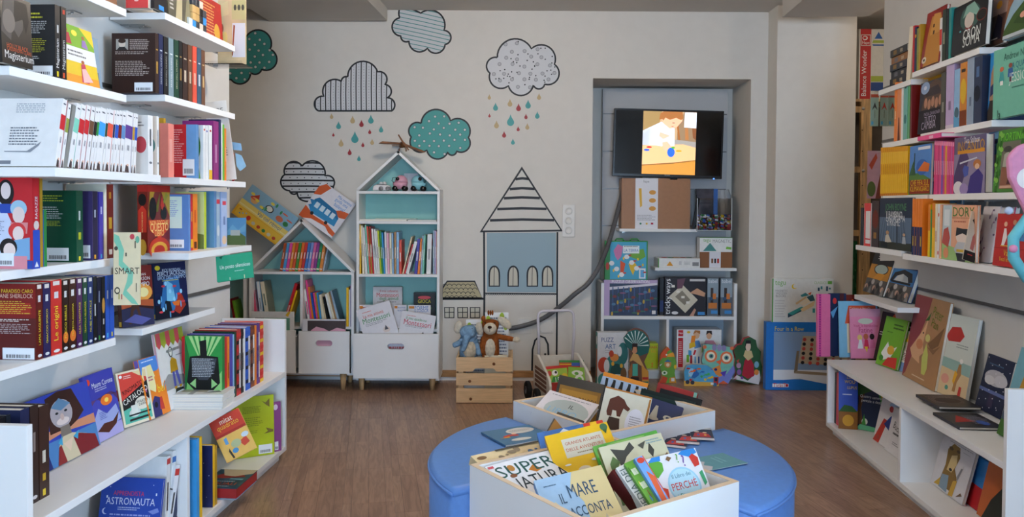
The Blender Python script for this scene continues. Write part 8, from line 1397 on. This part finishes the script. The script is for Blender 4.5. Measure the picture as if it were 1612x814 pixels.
GA_ = [('r', .22, .58, .86, .88, 'CFCBB8'), ('t', 'GRANDE ATLANTE', .54, .8, .56, 'B5502A'), ('t', 'DELLE AVVENTURE', .54, .7, .58, 'B5502A'), ('l', .4, .61, .7, .65, 1, '8A7A5A'), ('e', .92, .93, .06, .06, '3F6A4A'), ('p', [(.88, .89), (.96, .89), (.92, .82)], '2F5A3A'), ('e', .42, .36, .1, .06, 'D8C8B0'), ('p', [(.3, .24), (.36, .36), (.5, .34), (.5, .22)], 'B5502A'), ('e', .62, .48, .06, .02, 'E4E4DC'), ('e', .2, .48, .05, .015, 'E4E4DC'), ('p', [(.6, .25), (.7, .4), (.86, .44), (.96, .34), (.9, .2)], '8FA0A0'), ('e', .8, .36, .05, .04, 'C8403A')]
quad('yellow adventure atlas with pale title panel in the near bin', (857, 687, 2.3), (955, 664, 2.33), (888, 742, 2.2), .22, .022, c='E4B71C', A=GA_, cS='D8A818', group=GB1)
quad('bright green book edge behind the beige dinosaur book', (933, 703, 2.2), (1033, 677, 2.23), (962, 790, 2.09), .24, .016, c='4FAA3A', A=[('e', .5, .97, .3, .015, '8FC86A')], cS='3F8A30', group=GB1)
DN = [('p', [(.16, .95), (.36, .9), (.48, .98), (.52, .9), (.36, .82), (.24, .7), (.2, .85)], '3F3F3A'), ('p', [(.04, .3), (.08, .78), (.16, .86), (.24, .78), (.16, .7), (.16, .3)], '4F6A3A'), ('p', [(.7, .82), (.76, .92), (.8, .82), (.74, .74)], '3A3A34'), ('e', .5, .72, .1, .05, '6A5A3A'), ('e', .5, .72, .06, .03, 'C9C4A0'), ('l', .72, .9, .97, .96, 2, '7A9AA0'), ('p', [(.8, .66), (.97, .76), (.99, .64)], '7A5A3A'), ('t', 'Di', .26, .56, .16, '23282A', 0, .12), ('p', [(.58, .92), (.72, .95), (.64, .86)], '4A4A40')]
quad('beige dinosaur book with a long-necked head in the near bin', (942, 705, 2.15), (1040, 681, 2.19), (975, 800, 2.04), .24, .022, c='C4C0A0', A=DN, cS='3F7A3A', group=GB1)
quad('dark red encyclopedia spine squeezed into the near bin', (963, 741, 2.07), (969, 738, 2.08), (988, 808, 1.98), .22, 0, spine=.13, c='5A1A1A', S=[('l', .3, .1, .7, .6, 1, 'D8C8C0')], group=GB1)
quad('white dinosaur encyclopedia spine in the near bin', (969.5, 737, 2.065), (982, 731, 2.075), (996, 805, 1.975), .22, 0, spine=.14, c='DEDEDC', S=[('t', 'CLOPEDIA DEI', .5, .55, .8, '5A6A6A', 90)], group=GB1)
quad('leaf green dinosaur spine in the near bin', (982.5, 730, 2.06), (998, 723, 2.07), (1014, 798, 1.97), .21, 0, spine=.15, c='5FA030', S=rnd(9, ['3F6A24', 'E0C83A', '4A8ACA', '8A5A2A'], 3)+[('l', .2, .55, .8, .95, 2, 'E0E8C8')], group=GB1)
quad('blue and orange dinosaur book beside the green spine', (998.5, 722, 2.055), (1012, 717, 2.065), (1032, 792, 1.965), .21, 0, spine=.16, c='6FA0D8', S=[('p', [(.1, .3), (.4, .8), (.9, .7), (.6, .25)], 'D8623A'), ('e', .5, .95, .4, .04, 'C8402F')], cA='C8503A', group=GB1)
MR_ = [('p', [(.55, 0), (.56, .5), (.45, .75), (.55, 1), (1, 1), (1, 0)], 'D3C08C'), ('p', [(.1, .45), (.18, .6), (.24, .5), (.16, .35)], 'CFC5A0'), ('p', [(.4, .05), (.46, .3), (.55, .26), (.5, .02)], 'D8CBA0'), ('t', 'IL', .3, .62, .08, '2A4A66', 0, .16), ('t', 'MARE', .6, .7, .4, '2A4A66', 0, .24), ('t', 'RACCONTA', .58, .38, .64, '2A4A66', 0, .2), ('l', .1, .84, .28, .88, 1, '4A6A86'), ('p', [(.66, 0), (.78, .26), (.84, 0)], 'B8AE98'), ('p', [(.84, 0), (.9, .2), (.98, 0)], 'C8BEA8')]
quad('pale blue sea story book with a map in the near bin', (840, 757, 2.06), (946, 732, 2.1), (866, 803, 1.98), .2, .026, c='9CBBD6', A=MR_, cS='2F86D0', group=GB1)
PR_ = [('e', .56, .46, .3, .3, '9FD0E4'), ('e', .56, .46, .27, .27, 'B8DEEC'), ('t', 'Il Libro dei', .56, .63, .36, '3F7A90'), ('t', 'PERCHÉ', .56, .48, .48, 'C8403F', 0, .15), ('t', 'i Dinosauri', .58, .31, .4, '2F7A5A'), ('p', [(.02, .72), (.06, .93), (.2, .96), (.3, .88), (.28, .76), (.14, .66)], '5FA83A'), ('p', [(.04, .93), (.14, 1), (.3, 1), (.28, .92)], '2F86D0'), ('p', [(.64, .96), (.72, 1), (.97, 1), (.99, .92), (.82, .88)], '2F86D0'), ('p', [(.82, .88), (.9, .92), (.98, .84), (.96, .72), (.86, .7)], 'C8362A'), ('p', [(.06, .26), (.08, .42), (.16, .5), (.24, .46), (.22, .36), (.16, .14)], 'C8402A'), ('p', [(.9, .6), (.97, .63), (.98, .42), (.92, .38)], '3F9A6A'), ('p', [(.38, .92), (.43, .97), (.5, .93), (.43, .88)], '7A5A3A'), ('t', '?', .6, .9, .04, '5FA83A'), ('t', '?', .7, .84, .05, '7A5AA8'), ('p', [(.1, .04), (.2, .1), (.14, .03)], '5FA83A'), ('e', .08, .58, .03, .02, '4FA0C8')]
quad('white question book of dinosaurs with a pale blue title cloud in the near bin', (1014, 724, 2.12), (1094, 705, 2.15), (1040, 785, 2.06), .165, .026, c='E4E4E6', A=PR_, cS='E0DCE4', S=[('t', 'Il Libro dei PERCHE', .5, .5, .8, 'C8403F', 90)], group=GB1)
# far bin
quad('black and gold dinosaur study book in the far bin', (881, 590, 3.0), (952, 606, 2.97), (884, 650, 2.93), .22, .02, c='17130E', A=[('p', [(.06, .05), (.06, .84), (.96, .84), (.96, .05)], '8A6420'), ('p', [(.12, .1), (.12, .78), (.9, .78), (.9, .1)], 'A87A26'), ('t', 'DINOSAUROLOGIA', .52, .64, .78, '2A1C0C', 0, .16), ('e', .5, .35, .2, .12, '6A4A1A')], group=GB2)
quad('pale book with a grey round title patch tilted in the far bin', (866, 614, 2.95), (943, 637, 2.87), (849, 645, 2.82), .17, .022, c='DCD8DE', A=[('e', .55, .4, .42, .42, 'A8B4B4'), ('t', 'IL', .6, .58, .1, '23282C', 0, .14), ('t', 'LIBRO', .5, .32, .56, '7FB0D0', 0, .2), ('l', .1, .86, .92, .92, 1, '8A8A96')], group=GB2)
quad('thin black book with gold picture leaning before the pale book', (878, 648, 2.72), (920, 663, 2.68), (884, 675, 2.66), .12, .01, c='17150F', A=[('r', .05, .1, .95, .9, '9A6A1E')], group=GB2)
quad('orange topped woodland book with black trees in the far bin', (951, 585, 3.15), (1021, 604, 3.08), (945, 640, 3.08), .22, .018, c='1C222C', A=[('r', 0, .92, 1, 1, 'D8892A'), ('r', 0, .1, 1, .92, '9FB8D8')]+[('p', [(.1+.17*k, 0), (.14+.17*k, .5), (.08+.17*k, .9), (.14+.17*k, .9), (.2+.17*k, .5), (.26+.17*k, .9), (.3+.17*k, .9), (.2+.17*k, 0)], '14161C') for k in range(5)], group=GB2)
BRS = [('p', [(.12, .62), (.14, .82), (.3, .9), (.44, .86), (.52, .78), (.6, .74), (.56, .69), (.46, .72), (.42, .58), (.35, .58), (.32, .66), (.24, .66), (.24, .56), (.15, .56)], '5A2A1A'), ('p', [(.16, .38), (.2, .55), (.42, .55), (.46, .38), (.3, .35)], '3A2416'), ('e', .74, .52, .2, .24, 'E2E2EE'), ('l', .62, .42, .88, .64, 6, '9A9AA8'), ('l', .12, .1, .85, .32, 7, 'A8A294'), ('r', 0, .975, 1, 1, 'B5722A'), ('p', [(.93, .5), (.95, .95), (.99, .97), (.98, .5)], 'A8702F')]
quad('cream picture book of a brown bear on a stump in the far bin', (954, 608, 2.76), (1027, 626, 2.73), (952, 672, 2.7), .22, .014, c='D9D6C4', A=BRS, group=GB2)
quad('dark teal book with gilt letters in the far bin', (1010, 611, 2.97), (1094, 633, 2.88), (1010, 660, 2.93), .2, .018, c='12302E', A=[('l', .3, .66, .9, .78, 1, '8A7A3A'), ('r', 0, .93, 1, 1, '0F201F')], group=GB2)
quad('navy book with a little hat drawing in the far bin', (1026, 626, 2.82), (1076, 642, 2.77), (1024, 660, 2.78), .18, .014, c='1F2A52', A=[('p', [(.1, .62), (.2, .88), (.28, .88), (.34, .62)], 'A8A090'), ('e', .22, .62, .18, .04, 'A8A090'), ('e', .65, .7, .14, .05, 'B8B4A8'), ('e', .65, .7, .06, .02, '1F2A52')], group=GB2)
quad('red book leaning at the back right of the far bin', (1036, 602, 3.1), (1098, 619, 3.02), (1034, 650, 3.06), .2, .018, c='9A2A28', A=[('r', .92, 0, 1, 1, '7FB0A0')], group=GB2)
quad('black book beside the red one in the far bin', (1040, 611, 3.04), (1104, 629, 2.95), (1040, 655, 3.0), .2, .016, c='141518', A=[('e', .92, .8, .04, .05, 'C8C8C8')], group=GB2)
# on the seat
def onseat(lab, px, py, w, h, yaw, c, A, th=.006, z=TS+.0045, name='book', cat='book'):
    o = hit_z(px, py, z+th); M = Matrix.Translation(o) @ Matrix.Rotation(R(yaw), 4, 'Z') @ Matrix.Translation((-w/2, -h/2, 0)) @ Matrix.Rotation(R(-90), 4, 'X')
    book(lab, M, w, h, th, c, A, hard=False, name=name, cat=cat, group='printed matter on the blue seat')
onseat('blue picture book with a parachutist lying on the left seat', 815, 684, .19, .17, 30, '3F6F92', [('e', .66, .72, .28, .18, 'CFCBC4'), ('l', .45, .66, .9, .8, 6, '8A8680'), ('p', [(.2, .5), (.34, .56), (.5, .5), (.48, .42), (.34, .46), (.2, .42)], 'C8402F'), ('p', [(.1, .4), (.3, .46), (.3, .38)], 'E0A82A'), ('e', .46, .58, .05, .05, 'E8C0A0'), ('e', .42, .2, .2, .08, 'D8D4CC')])
for k, (px, py, yw) in enumerate(((1104, 682, 66), (1084, 688, 60), (1066, 694, 54))):
    onseat('%s night-scene flyer of the fanned three on the right seat' % ('farthest', 'middle', 'nearest')[k], px, py, .075, .15, yw-75, 'C8C4CC', [('r', 0, .14, 1, .8, '23263E'), ('p', [(.1, .2), (.2, .5), (.5, .55), (.8, .45), (.9, .2)], 'B5322F'), ('e', .3, .6, .12, .05, 'E0C8B0'), ('e', .65, .55, .1, .05, 'D8B08A'), ('p', [(.0, .84), (.4, .98), (1, .9), (.9, .8), (.4, .86)], 'DAD6D0'), ('r', .3, .3, .4, .42, '2F5FA8'), ('r', .6, .3, .7, .4, 'E0B83A')], th=.0012, z=TS+.0045+(2-k)*.0016, name='flyer', cat='flyer')
onseat('turquoise leaflet with white city skyline on the right seat', 1124, 727, .11, .17, -62, '5F9AA8', [('p', [(0, 0), (1, 0), (1, .16), (.8, .3), (.6, .2), (.4, .34), (.2, .22), (0, .3)], 'C4C4CC'), ('l', .2, .55, .8, .75, 2, '8FC0C8')], th=.0015, name='leaflet', cat='leaflet')
bpy.data.scenes.remove(TSC)
